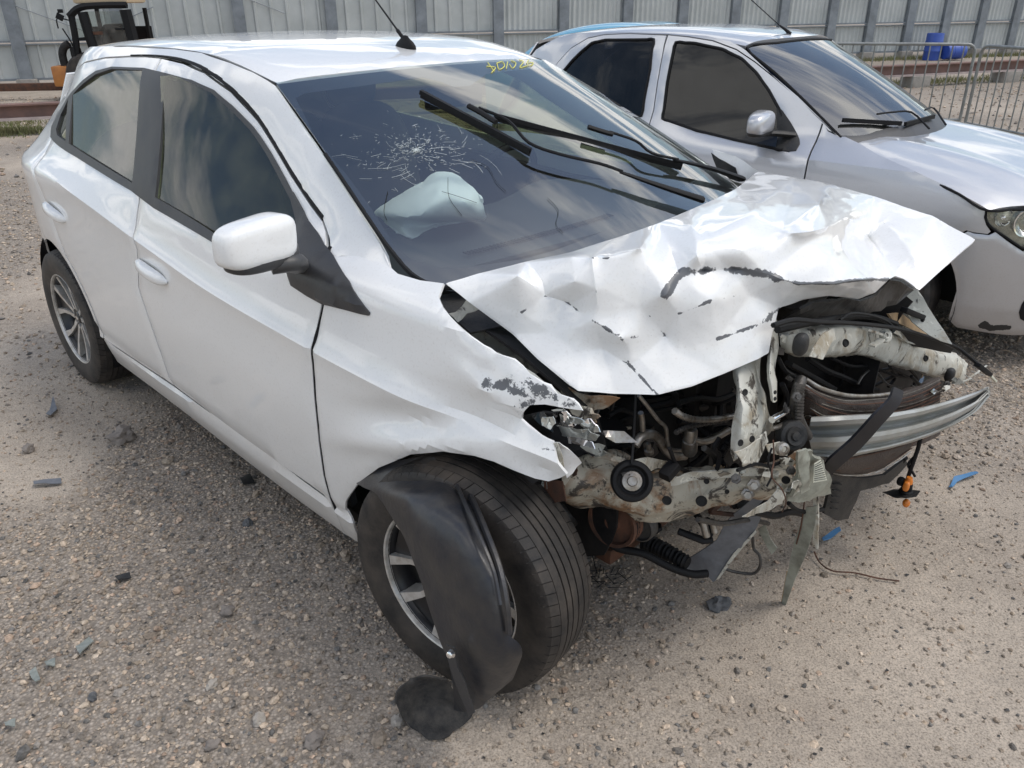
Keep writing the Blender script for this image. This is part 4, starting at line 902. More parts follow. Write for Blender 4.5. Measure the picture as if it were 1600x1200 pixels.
# ================= wheels =================
def wheel(name, loc, steer, parent, camber=0):
    """parts: tyre, rim (> spoke x10, hub_cap); axis local +Z pointing outward (-Y of the car)"""
    ax = Vector((math.sin(steer), -math.cos(steer), camber)); mtx = AX(loc, ax)
    # tyre with grooves and shoulder blocks
    W = .093; prof = [(.198,-.078,0),(.206,-.090,0),(.235,-.099,0),(.268,-.100,0),(.290,-.095,0),(.301,-.088,1)]
    tr = []
    for a, b, g in ((-.085,-.060,1),(-.058,-.036,0),(-.031,-.011,0),(-.006,.014,0),(.019,.036,0),(.041,.062,0),(.064,.085,1)):
        tr += [(a, g), (b, g)]
    pr = list(prof)
    for i in range(0, len(tr), 2):
        (a, g), (b, _) = tr[i], tr[i+1]
        ra = .3135-.012*(abs(a)/.085)**4; rb_ = .3135-.012*(abs(b)/.085)**4
        pr += [(ra, a, g), (rb_, b, g)]
        if i < len(tr)-2:
            na = tr[i+2][0]; rm = .3135-.0065
            pr += [(rm, b+.0008, 0), (rm, na-.0008, 0)]
    pr += [(r_, -h_, g) for r_, h_, g in reversed(prof)]
    angs = []
    NB = 68
    for k in range(NB):
        a0_ = 2*math.pi*k/NB; angs += [(a0_, 0), (a0_+2*math.pi/NB*.90, 0), (a0_+2*math.pi/NB*.915, 1), (a0_+2*math.pi/NB*.985, 1)]
    V, F = [], []
    for a, gr in angs:
        for r_, h_, g in pr:
            rr = r_-(.0035 if (gr and g) else 0); V.append(mtx @ Vector((rr*math.cos(a+h_*.9), rr*math.sin(a+h_*.9), h_)))
    n = len(pr); N = len(angs)
    for i in range(N):
        for j in range(n-1): F.append([i*n+j, ((i+1) % N)*n+j, ((i+1) % N)*n+j+1, i*n+j+1])
    whl = mesh('tyre', V, F, 'tyre', parent, 30)
    whl.name = name
    # rim: barrel + lip
    rim = lathe('rim', [(.20,.070),(.209,.083),(.2095,.088),(.206,.091),(.202,.089),(.2000,.083),(.198,.074)], 'alloy', whl, seg=72, mtx=mtx)
    lathe('rim_barrel', [(.1995,.078),(.192,.066),(.184,.030),(.174,-.07),(.20,-.085)], 'alloy_dark', rim, seg=72, mtx=mtx)
    lathe('brake_disc', [(0,-.01),(.128,-.01),(.128,.004),(.07,.006),(.07,.02),(0,.02)], 'castiron', whl, seg=40, mtx=mtx)
    def prism(nm, poly, z0f, z1, m_, par):
        bm = bmesh.new()
        top = [bm.verts.new(mtx @ Vector((x, y, z0f(math.hypot(x, y))))) for x, y in poly]; bot = [bm.verts.new(mtx @ Vector((x, y, z1))) for x, y in poly]
        bm.faces.new(top); bm.faces.new(list(reversed(bot)))
        for k in range(len(poly)): bm.faces.new([top[k], bot[k], bot[(k+1) % len(poly)], top[(k+1) % len(poly)]])
        return frombm(nm, bm, m_, par, 30)
    P_ = lambda r_, a: (r_*math.cos(a), r_*math.sin(a))
    for k in range(5):
        a = 2*math.pi*k/5+R(20)
        for s in (-1, 1):
            poly = [P_(.040, a+s*R(4)), P_(.085, a+s*R(10.0)), P_(.135, a+s*R(12)), P_(.1965, a+s*R(15.5)), P_(.1965, a+s*R(24)), P_(.135, a+s*R(19)), P_(.085, a+s*R(19.5)), P_(.045, a+s*R(33))]
            prism('spoke', poly, lambda r_: .056+.024*(r_/.1945)**1.5, .030, 'alloy', rim)
        poly = [P_(.05, a-R(8)), P_(.193, a-R(15)), P_(.193, a+R(15)), P_(.05, a+R(8))]
        prism('spoke_recess', poly, lambda r_: .046+.018*(r_/.193), .028, 'alloy_dark', rim)
        a2 = a+R(36)
        lathe('wheel_nut', [(0,.048),(.010,.048),(.011,.034)], 'alloy_dark', rim, seg=6, mtx=mtx @ Matrix.Translation((.05*math.cos(a2), .05*math.sin(a2), 0)))
    hb = lathe('hub_cap', [(0,.060),(.016,.060),(.026,.056),(.032,.048),(.056,.040),(.070,.030),(.070,.02)], 'alloy_dark', rim, seg=32, mtx=mtx)
    prism('emblem', [(-.018,-.004),(-.006,-.004),(-.005,-.009),(.005,-.009),(.006,-.004),(.018,-.004),(.018,.004),(.006,.004),(.005,.009),(-.005,.009),(-.006,.004),(-.018,.004)], lambda r_: .063, .058, 'chrome', hb)
    return whl
wr_ = wheel('rear_wheel', (HX, -.735, .312), 0, car)
wf_ = wheel('front_wheel', (2.50, -.745, .310), R(10), car, camber=.03)
for nm, p in (('far_rear_wheel', (HX, .735, .312)), ('far_front_wheel', (2.50, .74, .312))):
    bm = bmesh.new(); lathe('', [(.10,-.06),(.2,-.09),(.27,-.1),(.30,-.09),(.313,-.06),(.313,.06),(.30,.09),(.27,.1),(.2,.09),(.10,.06),(0,.05)], None, seg=40, mtx=AX(p, (0, 1, 0)), bm=bm)
    o = frombm('wheel', bm, 'tyre', car)
# the torn wheel arch liner hanging over the front wheel
LR = [(2.129,-0.82,0.442),(2.25,-0.82,0.534),(2.36,-0.8,0.594),(2.409,-0.74,0.595),(2.367,-0.66,0.536),(2.206,-0.85,0.472),(2.331,-0.86,0.543),(2.421,-0.84,0.581),(2.479,-0.8,0.599),(2.458,-0.72,0.542),(2.347,-0.89,0.517),(2.476,-0.92,0.588),(2.556,-0.91,0.62),(2.606,-0.88,0.629),(2.61,-0.82,0.585),(2.467,-0.925,0.513),(2.568,-0.95,0.572),(2.655,-0.95,0.614),(2.712,-0.93,0.629),(2.719,-0.88,0.593),(2.553,-0.95,0.469),(2.635,-0.965,0.523),(2.719,-0.97,0.572),(2.779,-0.955,0.594),(2.799,-0.92,0.572),(2.604,-0.96,0.401),(2.683,-0.975,0.455),(2.767,-0.985,0.512),(2.822,-0.97,0.536),(2.834,-0.94,0.524),(2.645,-0.96,0.313),(2.712,-0.975,0.359),(2.791,-0.985,0.419),(2.841,-0.97,0.45),(2.847,-0.945,0.454),(2.66,-0.95,0.221),(2.728,-0.965,0.262),(2.785,-0.965,0.306),(2.834,-0.95,0.348),(2.865,-0.925,0.401),(2.643,-0.93,0.072),(2.702,-0.94,0.121),(2.753,-0.945,0.188),(2.793,-0.935,0.245),(2.825,-0.92,0.295)]
liner = grid('wheel_arch_liner', [LR[i:i+5] for i in range(0, 45, 5)], -.004, 'liner', car, nu=7, nv=7, crumple=.006, freq=10)
# raised rib and turned edge on its inner side
tube('liner_edge', [(2.388,-0.69,0.565),(2.445,-0.72,0.56),(2.607,-0.82,0.6),(2.726,-0.89,0.609),(2.803,-0.928,0.582),(2.845,-0.952,0.538),(2.855,-0.955,0.466)], .007, 'liner', liner, seg=6, n=5)
tube('liner_edge', [(2.426,-0.735,0.582),(2.529,-0.8,0.603),(2.663,-0.885,0.635),(2.756,-0.935,0.636),(2.816,-0.957,0.6),(2.849,-0.972,0.546)], .0045, 'liner', liner, seg=6, n=5)
lathe('liner_dome', [(0,.018),(.012,.017),(.022,.012),(.034,-.002),(.046,-.014)], 'liner', liner, seg=24, mtx=AX([(2.445,-0.815,0.587)][0], (.35,-.75,.55)))
FL = [(2.545,-0.988,0.15),(2.579,-0.957,0.16),(2.607,-0.923,0.13),(2.606,-0.896,0.08),(2.546,-1.025,0.13),(2.551,-0.966,0.075),(2.583,-0.924,0.05),(2.625,-0.894,0.05),(2.565,-1.026,0.07),(2.569,-0.984,0.035),(2.607,-0.946,0.03),(2.646,-0.881,0.018),(2.584,-1.007,0.012),(2.616,-0.991,0.01),(2.639,-0.964,0.01),(2.644,-0.927,0.01)]
grid('liner_flap', [FL[i:i+4] for i in range(0, 16, 4)], -.005, 'felt', liner, nu=6, nv=6, crumple=.013, freq=13)
plate('liner_tongue', [(2.713,-1.0,0.375),(2.742,-1.0,0.387),(2.747,-1.0,0.337),(2.763,-0.995,0.3),(2.771,-0.98,0.206),(2.751,-0.98,0.179),(2.738,-0.99,0.241),(2.725,-1.0,0.313)], .004, 'trim', liner, crumple=.002)
lathe('liner_clip', [(0,.010),(.007,.008),(.010,0)], 'chrome', liner, seg=10, mtx=AX([(2.74,-1.012,0.374)][0], (.3,-1,.4)))

# ================= crumpled bonnet =================
HV = {'a0': (2.435, -0.722, 1.035), 'a1': (2.471, -0.659, 1.05), 'a2': (2.518, -0.56, 1.065), 'a3': (2.575, -0.467, 1.08), 'a4': (2.598, -0.343, 1.09), 'a5': (2.617, -0.196, 1.1), 'a6': (2.615, -0.031, 1.11), 'a7': (2.591, 0.19, 1.115), 'a8': (2.385, 0.7, 1.065), 'f1': (2.511, 0.7, 1.063), 'f2': (2.631, 0.7, 1.059), 'f3': (2.779, 0.7, 1.041), 'f4': (2.896, 0.69, 1.023), 'f5': (2.959, 0.68, 1.015), 'f6': (3.094, 0.64, 0.98), 'g1': (3.072, 0.52, 0.929), 'g2': (3.059, 0.38, 0.89), 'g3': (3.014, 0.38, 0.91), 'g4': (2.998, 0.36, 0.92), 'g5': (2.996, 0.32, 0.919), 'g6': (2.997, 0.24, 0.904), 'g7': (2.979, 0.18, 0.898), 'g8': (2.973, 0.012, 0.95), 'g9': (2.944, -0.059, 0.95), 'h0': (2.926, -0.14, 0.945), 'h1': (2.938, -0.181, 0.9), 'h2': (2.952, -0.214, 0.865), 'h3': (2.947, -0.252, 0.86), 'h4': (2.917, -0.344, 0.845), 'h5': (2.886, -0.42, 0.83), 'h6': (2.845, -0.487, 0.82), 'h7': (2.781, -0.555, 0.825), 'h8': (2.736, -0.622, 0.84), 'h9': (2.713, -0.629, 0.85), 'h10': (2.635, -0.642, 0.89), 'h11': (2.57, -0.654, 0.935), 'h12': (2.487, -0.703, 1.0), 'c0': (2.585, -0.649, 1.07), 'c1': (2.641, -0.544, 1.1), 'c2': (2.753, -0.455, 1.12), 'c3': (2.821, -0.319, 1.12), 'c4': (2.888, -0.107, 1.11), 'c5': (2.913, 0.097, 1.09), 'c6': (2.861, 0.58, 1.0), 's0': (2.817, -0.399, 1.065), 's1': (2.833, -0.327, 1.06), 's2': (2.867, -0.26, 1.055), 's3': (2.91, -0.215, 1.045), 's4': (2.942, -0.184, 1.03), 's5': (2.963, -0.131, 1.01), 's6': (3.004, -0.046, 1.0), 's7': (3.025, 0.074, 0.985), 's8': (2.819, -0.45, 1.03), 'p0': (2.69, -0.534, 1.105), 'p1': (2.714, -0.512, 1.105), 'p2': (2.765, -0.446, 1.09), 'v1': (2.722, -0.555, 0.975), 'v2': (2.771, -0.527, 0.945), 'v4': (2.785, -0.511, 0.88), 'v5': (2.647, -0.558, 1.0), 'v6': (2.611, -0.593, 1.015), 'v7': (2.587, -0.641, 0.985), 'v8': (2.68, -0.577, 1.06), 'w1': (2.776, -0.474, 1.0), 'w2': (2.835, -0.417, 0.985), 'w3': (2.877, -0.363, 1.01), 'w4': (2.895, -0.231, 0.995), 'w5': (2.926, -0.215, 0.93), 'w6': (2.846, -0.42, 0.9), 'w7': (2.891, -0.344, 0.92), 'w8': (2.814, -0.426, 0.93), 'u1': (2.693, -0.582, 0.905), 'u2': (2.729, -0.54, 0.91), 'u3': (2.636, -0.603, 0.94), 'r1': (2.926, -0.108, 1.07), 'r2': (2.973, -0.007, 1.05), 'r3': (2.847, 0.5, 0.977), 'r4': (2.886, 0.56, 0.991), 'r5': (2.997, 0.45, 0.962), 'r6': (2.923, 0.445, 0.948), 'k1': (2.716, -0.551, 1.045), 'r7': (2.885, -0.265, 1.1), 'r8': (2.845, -0.377, 1.105), 'b1': (2.805, -0.081, 1.14), 'b2': (2.849, 0.162, 1.12), 'b3': (2.73, -0.231, 1.125)}; HF = [[13, 15, 14], [0, 36, 1], [1, 37, 2], [1, 36, 37], [2, 38, 3], [4, 39, 5], [6, 40, 7], [10, 42, 11], [11, 43, 12], [40, 45, 46], [22, 49, 23], [23, 49, 24], [24, 49, 48], [21, 50, 22], [22, 50, 49], [19, 51, 20], [20, 51, 21], [21, 51, 50], [3, 53, 4], [3, 38, 53], [4, 54, 39], [4, 53, 54], [5, 39, 55], [5, 55, 44], [44, 55, 52], [39, 54, 55], [30, 58, 31], [2, 37, 60], [2, 60, 38], [35, 61, 36], [36, 61, 37], [37, 61, 60], [38, 62, 53], [59, 62, 60], [38, 60, 62], [52, 55, 63], [56, 57, 63], [44, 52, 64], [52, 63, 64], [45, 65, 46], [44, 65, 45], [44, 64, 65], [47, 66, 48], [24, 48, 66], [46, 66, 47], [46, 65, 66], [25, 67, 26], [26, 67, 27], [24, 67, 25], [24, 66, 67], [29, 68, 30], [30, 68, 58], [28, 68, 29], [27, 69, 28], [27, 67, 69], [65, 69, 66], [66, 69, 67], [64, 69, 65], [64, 68, 69], [28, 69, 68], [57, 58, 70], [58, 68, 70], [57, 70, 63], [63, 70, 64], [64, 70, 68], [33, 71, 34], [32, 71, 33], [56, 72, 57], [56, 71, 72], [31, 72, 32], [32, 72, 71], [31, 58, 72], [57, 72, 58], [34, 73, 35], [35, 73, 61], [59, 60, 73], [60, 61, 73], [56, 59, 73], [56, 73, 71], [34, 71, 73], [41, 47, 74], [47, 48, 74], [41, 74, 42], [48, 49, 74], [50, 51, 75], [49, 50, 75], [49, 75, 74], [42, 74, 75], [11, 42, 76], [11, 76, 43], [42, 75, 76], [51, 76, 75], [12, 43, 77], [43, 76, 77], [13, 78, 15], [15, 78, 16], [16, 78, 17], [12, 78, 13], [12, 77, 78], [17, 78, 18], [18, 79, 19], [19, 79, 51], [51, 79, 76], [76, 79, 77], [77, 79, 78], [18, 78, 79], [53, 80, 54], [53, 62, 80], [56, 80, 59], [59, 80, 62], [54, 80, 55], [55, 80, 63], [56, 63, 80], [40, 46, 81], [46, 47, 81], [41, 81, 47], [5, 44, 82], [44, 45, 82], [40, 82, 45], [7, 83, 8], [8, 83, 9], [9, 83, 41], [7, 40, 83], [40, 81, 83], [41, 83, 81], [9, 84, 10], [10, 84, 42], [9, 41, 84], [41, 42, 84], [5, 85, 6], [6, 85, 40], [40, 85, 82], [5, 82, 85]]
hn = list(HV)
CR = {('c0','c1'):.8,('c1','c2'):.95,('c2','c3'):.95,('c3','c4'):.95,('c4','c5'):.95,('c5','c6'):.9,('p0','k1'):.97,('k1','v1'):.97,('r4','r5'):.95,('r5','g2'):.95,('r3','r6'):.95,('r6','g4'):.95,('v1','v2'):.95,('v5','v1'):.95,('v6','v5'):.9,('v2','v4'):.95,('v7','v6'):.5,('s8','s0'):.8,('s0','s1'):.8,('s1','s2'):.8,('s2','s3'):.8,('s3','s4'):.8,('s4','s5'):.85,('s5','s6'):.85,('s6','s7'):.8,('s7','g5'):.8,('p0','p1'):.8,('w1','v2'):.7,('w5','w4'):.6,('v2','w8'):.6,('u2','v4'):.5,('p1','c2'):.4,('w5','h0'):.7}
def solve_sheet(HV, HF, CR, levels=3, tension=.10):
    """thin sheet through the measured points: bends smoothly between them, folds sharply along CR"""
    P = [np.array(HV[k], float) for k in hn]; T = [tuple(t) for t in HF]
    cre = {tuple(sorted((hn.index(a), hn.index(b)))): w_ for (a, b), w_ in CR.items()}
    ec = {}
    for t in T:
        for e in ((t[0], t[1]), (t[1], t[2]), (t[2], t[0])): k = tuple(sorted(e)); ec[k] = ec.get(k, 0)+1
    bnd = {e for e, c_ in ec.items() if c_ == 1}
    for _ in range(levels):
        mid = {}; nc, nb_ = {}, set()
        def mp_(a, b):
            k = (a, b) if a < b else (b, a)
            if k not in mid:
                mid[k] = len(P); P.append((P[a]+P[b])/2); m_ = mid[k]
                if k in cre: nc[(a, m_) if a < m_ else (m_, a)] = cre[k]; nc[(b, m_) if b < m_ else (m_, b)] = cre[k]
                if k in bnd: nb_.add(tuple(sorted((a, m_)))); nb_.add(tuple(sorted((b, m_))))
            return mid[k]
        T2 = []
        for a, b, c_ in T:
            x, y, z = mp_(a, b), mp_(b, c_), mp_(c_, a); T2 += [(a, x, z), (x, b, y), (z, y, c_), (x, y, z)]
        T, cre, bnd = T2, nc, nb_
    n_ = len(P); X = np.array(P); nb = [set() for _ in range(n_)]
    for t in T:
        for k in range(3): nb[t[k]] |= {t[(k+1) % 3], t[(k+2) % 3]}
    cn = [[] for _ in range(n_)]; bn = [[] for _ in range(n_)]
    for (a, b), w_ in cre.items(): cn[a].append((b, w_)); cn[b].append((a, w_))
    for a, b in bnd: bn[a].append(b); bn[b].append(a)
    rows, cols, vals = [], [], []; nr = 0
    def row(ent):
        nonlocal nr
        for j_, v in ent: rows.append(nr); cols.append(j_); vals.append(v)
        nr += 1
    for i in range(n_):
        if bn[i]: row([(i, .6)]+[(j_, -.6/len(bn[i])) for j_ in bn[i]])
        elif len(cn[i]) >= 2:
            s_ = 1-max(x[1] for x in cn[i]); row([(i, s_)]+[(j_, -s_/len(nb[i])) for j_ in nb[i]]); row([(i, .5)]+[(j_, -.25) for j_, _w in cn[i][:2]])
        else: row([(i, 1)]+[(j_, -1/len(nb[i])) for j_ in nb[i]])
        for j_ in nb[i]:
            if j_ > i: row([(i, (tension*.02)**.5), (j_, -(tension*.02)**.5)])
    k0 = len(hn); w_ = np.zeros(n_)
    for i in range(n_):
        if i < k0: w_[i] = 3.0 if bn[i] else (3.0 if cn[i] else .25)
        elif bn[i]: w_[i] = .15
    w_ += 1e-6; rows = np.array(rows); cols = np.array(cols); vals = np.array(vals)
    dg_ = np.bincount(cols, vals**2, n_)+w_
    def mv(x): return np.bincount(cols, vals*np.bincount(rows, vals*x[cols], nr)[rows], n_)+w_*x
    Y = X.copy()
    for ax_ in range(3):
        x = X[:, ax_].copy(); r_ = w_*X[:, ax_]-mv(x); z = r_/dg_; p = z.copy(); rz = r_ @ z
        for _ in range(900):
            Ap = mv(p); al = rz/(p @ Ap); x += al*p; r_ -= al*Ap
            if np.abs(r_).max() < 1e-6: break
            z = r_/dg_; rz2 = r_ @ z; p = z+(rz2/rz)*p; rz = rz2
        Y[:, ax_] = x*.68+X[:, ax_]*.32
    return Y, T
HY, HT = solve_sheet(HV, HF, CR)
bm = bmesh.new(); bv = [bm.verts.new(tuple(p)) for p in HY]
for t in HT: bm.faces.new([bv[i] for i in t])
bmesh.ops.subdivide_edges(bm, edges=bm.edges[:], cuts=1, use_grid_fill=True, smooth=.5)
bmesh.ops.triangulate(bm, faces=[f for f in bm.faces if len(f.verts) > 4])
bm.normal_update()
for v in bm.verts:
    front = sstep(1.10, 1.02, v.co.z)*sstep(3.06, 2.95, v.co.x)
    d_, _ = noise.voronoi(v.co*8+Vector((3.3, 1.2, .4))); d2_, _ = noise.voronoi(v.co*21)
    e_ = 1 if not v.is_boundary else .5
    v.co += v.normal*((d_[0]-.35)*.006+(d2_[0]-.35)*.002)*front*e_
    if front < .5: v.co += v.normal*(noise.noise(v.co*7))*.0015
bm.normal_update()
ext = bmesh.ops.duplicate(bm, geom=bm.verts[:]+bm.edges[:]+bm.faces[:])
dv = [g for g in ext['geom'] if isinstance(g, bmesh.types.BMVert)]; df_ = [g for g in ext['geom'] if isinstance(g, bmesh.types.BMFace)]
nm_ = [(v, v.normal.copy()) for v in dv]
up_ = sum((f.normal.z for f in df_)) > 0
for v, n_ in nm_: v.co -= n_*.005*(1 if up_ else -1)
bmesh.ops.reverse_faces(bm, faces=df_)
be = [e for e in bm.edges if e.is_boundary]
bmesh.ops.bridge_loops(bm, edges=be)
me3 = bpy.data.meshes.new('bonnet'); bm.to_mesh(me3); bm.free()
def hp(*k): return [HV[a] for a in k]
hw = [(hp('s8','s0','s1','s2','s3','s4'), .029, .74), (hp('s4','s5','s6','s7','g5'), .014, .72), (hp('v5','v1','v2','v4'), .013, .66), (hp('v6','v5'), .008, .6), (hp('v7','v6'), .006, .6), (hp('u2','v4'), .006, .65), (hp('w8','v2'), .005, .6), (hp('p0','p1'), .008, .8), (hp('w5','h0'), .028, .56), (hp('h6','v4'), .012, .5), (hp('w8','w7','w5'), .03, .44), (hp('v2','w8','w1'), .02, .47), (hp('c5','r4','c6'), .012, .5), (hp('w4','w3'), .02, .44), (hp('v6','v7'), .014, .48), (hp('k1','v1'), .004, .6), (hp('w2','w3'), .008, .7), (hp('w7','w5'), .010, .75), (hp('h6','v4'), .008, .8), (hp('f5','f6'), .01, .46)]
hood = link('bonnet', me3, 'white', car, 32, hw)

# ================= engine bay and crushed front =================
# dark masses
bm = bmesh.new()
box(bm, (2.52, .12, .52), (.42, .55, .50), Matrix.Rotation(R(8), 3, 'Z'))
bmesh.ops.bevel(bm, geom=bm.edges[:], offset=.04, segments=2, affect='EDGES'); eng = frombm('engine', bm, 'dark', car)
boxo('cam_cover', (2.55, .05, .80), (.30, .42, .08), 'dark', eng, Matrix.Rotation(R(8), 3, 'Z'), bevel=.025)
for k in range(5): bar('cover_rib', (2.44+.05*k, -.13, .842), (2.47+.05*k, .24, .842), .012, .010, 'void', eng)
boxo('battery', (2.55, .50, .74), (.20, .24, .19), 'dark', car, bevel=.012)
boxo('fuse_box', (2.72, .36, .80), (.16, .20, .07), 'castiron', car, Matrix.Rotation(R(20), 3, 'X'), bevel=.012)
boxo('air_box', (2.40, -.20, .86), (.26, .30, .12), 'plastic', car, Matrix.Rotation(R(-10), 3, 'Z'), bevel=.03)
lathe('strut_top', [(0,.05),(.03,.05),(.035,.03),(.085,.018),(.10,0),(.14,-.02),(.16,-.07)], 'inner2', car, seg=32, mtx=Matrix.Translation((2.38, -.52, .86)))
lathe('strut_top', [(0,.05),(.03,.05),(.035,.03),(.085,.018),(.10,0),(.14,-.02),(.16,-.07)], 'inner2', car, seg=32, mtx=Matrix.Translation((2.38, .54, .86)))
# inner aprons either side
grid('inner_apron', [[(2.20,-.66,.96),(2.40,-.66,.94),(2.60,-.65,.88),(2.74,-.62,.80)], [(2.20,-.60,.90),(2.40,-.56,.88),(2.60,-.55,.82),(2.72,-.54,.74)], [(2.20,-.50,.50),(2.40,-.46,.5),(2.60,-.46,.48),(2.74,-.46,.46)], [(2.20,-.50,.22),(2.40,-.46,.22),(2.60,-.46,.24),(2.70,-.46,.3)]], -.006, 'dark', car, crumple=.008)
grid('inner_apron', [[(2.20,.66,.96),(2.50,.66,.92),(2.80,.65,.84),(2.98,.60,.78)], [(2.20,.60,.90),(2.50,.57,.84),(2.80,.57,.74),(2.95,.55,.68)], [(2.20,.50,.40),(2.50,.50,.40),(2.80,.52,.40),(2.95,.54,.4)]], .006, 'dark', car, crumple=.008)
# hinge bracket seen in the wing gap
plate('bonnet_bracket', [(2.416,-0.7,0.954),(2.426,-0.69,0.957),(2.438,-0.68,0.972),(2.444,-0.67,0.988),(2.463,-0.66,0.983),(2.479,-0.66,0.973),(2.463,-0.665,0.961),(2.454,-0.68,0.958),(2.447,-0.69,0.944),(2.445,-0.7,0.94)], .004, 'inner', car, crumple=.003, seed=1)
plate('upper_apron_lip', [(2.525,-0.69,0.897),(2.595,-0.68,0.888),(2.643,-0.66,0.863),(2.696,-0.65,0.841),(2.718,-0.65,0.833),(2.681,-0.67,0.837),(2.633,-0.69,0.861),(2.585,-0.7,0.88)], .004, 'inner2', car, crumple=.006, seed=4)
plate('torn_apron', [(2.659,-0.63,0.846),(2.682,-0.61,0.831),(2.72,-0.6,0.822),(2.757,-0.58,0.825),(2.791,-0.55,0.819),(2.769,-0.56,0.797),(2.741,-0.58,0.781),(2.721,-0.6,0.782),(2.692,-0.62,0.807)], .004, 'railmix', car, crumple=.012, seed=8, cuts=10)
plate('torn_apron', [(2.727,-0.66,0.834),(2.754,-0.64,0.818),(2.773,-0.62,0.808),(2.787,-0.62,0.782),(2.771,-0.63,0.768),(2.746,-0.65,0.794)], .004, 'railmix', car, crumple=.012, seed=12, cuts=10)
# --- headlamp remains
hl = plate('broken_headlamp', [(2.671,-0.735,0.787),(2.672,-0.72,0.797),(2.709,-0.7,0.815),(2.745,-0.68,0.818),(2.802,-0.655,0.802),(2.825,-0.64,0.781),(2.819,-0.64,0.741),(2.811,-0.655,0.726),(2.783,-0.67,0.739),(2.755,-0.69,0.749),(2.723,-0.715,0.753),(2.696,-0.73,0.768)], .02, 'black', car, crumple=.006, seed=2, cuts=8)
plate('lamp_lens', [(2.685,-0.745,0.793),(2.69,-0.735,0.806),(2.727,-0.72,0.825),(2.749,-0.72,0.807),(2.761,-0.725,0.79),(2.741,-0.735,0.777),(2.708,-0.742,0.781)], .003, 'tint', hl, crumple=.003, seed=3)
for k, (pl, y, m_) in enumerate([
    ([(858,646),(882,643),(893,655),(900,664),(884,668),(868,660)], -.715, 'chrome'),
    ([(865,664),(890,668),(915,672),(938,680),(930,690),(905,686),(872,682)], -.705, 'lens'),
    ([(902,660),(918,656),(930,668),(934,678),(912,674)], -.69, 'chrome'),
    ([(846,652),(862,650),(868,664),(862,672),(848,664)], -.735, 'lens'),
    ([(868,676),(895,682),(925,692),(928,702),(900,694),(872,690)], -.70, 'chrome'),
    ([(880,648),(900,650),(915,660),(905,664),(890,660)], -.725, 'lens'),
    ([(905,694),(930,696),(945,698),(930,712),(915,704)], -.68, 'inner2')]):
    plate('lamp_shard', PM([(a, b, 'y', y) for a, b in pl]), .003, m_, hl, crumple=.012, seed=20+k, cuts=7, freq=30)
plate('silver_blade', [(2.789,-0.6,0.755),(2.823,-0.57,0.755),(2.852,-0.56,0.735),(2.817,-0.59,0.731),(2.804,-0.61,0.749)], .003, 'steel', car, crumple=.003, seed=6)
# --- the bent right-hand chassis rail
def RW(l): return PM(l)
rail_rows = [
 [(2.619,-0.56,0.605),(2.659,-0.52,0.615),(2.716,-0.47,0.621),(2.766,-0.42,0.588),(2.817,-0.33,0.559),(2.882,-0.26,0.555),(2.952,-0.2,0.559),(2.997,-0.13,0.576),(3.024,-0.08,0.584)],
 [(2.663,-0.6,0.618),(2.703,-0.56,0.622),(2.756,-0.52,0.622),(2.797,-0.46,0.578),(2.85,-0.38,0.57),(2.911,-0.31,0.572),(2.978,-0.25,0.574),(3.026,-0.18,0.578),(3.05,-0.12,0.587)],
 [(2.684,-0.61,0.585),(2.732,-0.57,0.582),(2.776,-0.53,0.574),(2.815,-0.47,0.55),(2.856,-0.385,0.548),(2.917,-0.315,0.552),(2.983,-0.255,0.557),(3.037,-0.185,0.558),(3.063,-0.125,0.56)],
 [(2.685,-0.6,0.534),(2.735,-0.56,0.531),(2.78,-0.52,0.522),(2.828,-0.47,0.502),(2.864,-0.39,0.494),(2.925,-0.32,0.511),(2.99,-0.26,0.53),(3.043,-0.19,0.532),(3.071,-0.13,0.53)],
 [(2.658,-0.55,0.483),(2.71,-0.52,0.481),(2.758,-0.48,0.469),(2.808,-0.43,0.435),(2.85,-0.36,0.435),(2.912,-0.29,0.456),(2.979,-0.23,0.488),(3.033,-0.16,0.495),(3.062,-0.1,0.495)]]
rail_ = grid('chassis_rail', rail_rows, -.005, 'railmix', car, nu=7, nv=8, crumple=.014, freq=17)
plate('rail_flange', [(2.841,-0.42,0.574),(2.899,-0.35,0.59),(2.964,-0.29,0.599),(3.013,-0.24,0.595),(3.016,-0.235,0.577),(2.965,-0.285,0.574),(2.899,-0.345,0.562),(2.846,-0.41,0.55)], .004, 'inner', rail_, crumple=.008, seed=11, cuts=16)
for p in ((1042,782,-.45,.010), (1096,783,-.37,.012), (1104,752,-.355,.006), (1136,768,-.325,.005), (1228,750,-.215,.009)):
    lathe('rail_hole', [(0,.001),(p[3]*.8,.001),(p[3]*1.0,.003),(p[3]*1.15,0)], 'void', rail_, seg=16, mtx=AX(PM([(p[0],p[1],'y',p[2])])[0], (.45,-.85,.25)))
for p in ((1178,758,-.28), (1168,772,-.285)):
    lathe('rail_bolt', [(0,.014),(.009,.014),(.010,.008),(.016,.006),(.017,0)], 'steel', rail_, seg=6, mtx=AX(PM([(p[0],p[1],'y',p[2])])[0], (.45,-.8,.35)))
# black bush with bolt at the rail
bc = [(2.842,-0.555,0.63)][0]; bm_ = AX(bc, (.55,-.62,.45))
bush = lathe('rubber_mount', [(.046,-.04),(.047,0),(.043,.006),(.036,.007),(.030,-.006),(.022,-.008),(.0,-.008)], 'black', car, seg=32, mtx=bm_)
lathe('mount_bolt', [(0,.006),(.010,.006),(.012,.003),(.022,.001),(.024,-.006)], 'steel', bush, seg=18, mtx=bm_)
# dangling black cable in front
tube('thin_rod', [(2.797,-0.5,0.816),(2.813,-0.52,0.721),(2.834,-0.55,0.669)], .0035, 'black', car, seg=6, n=3)
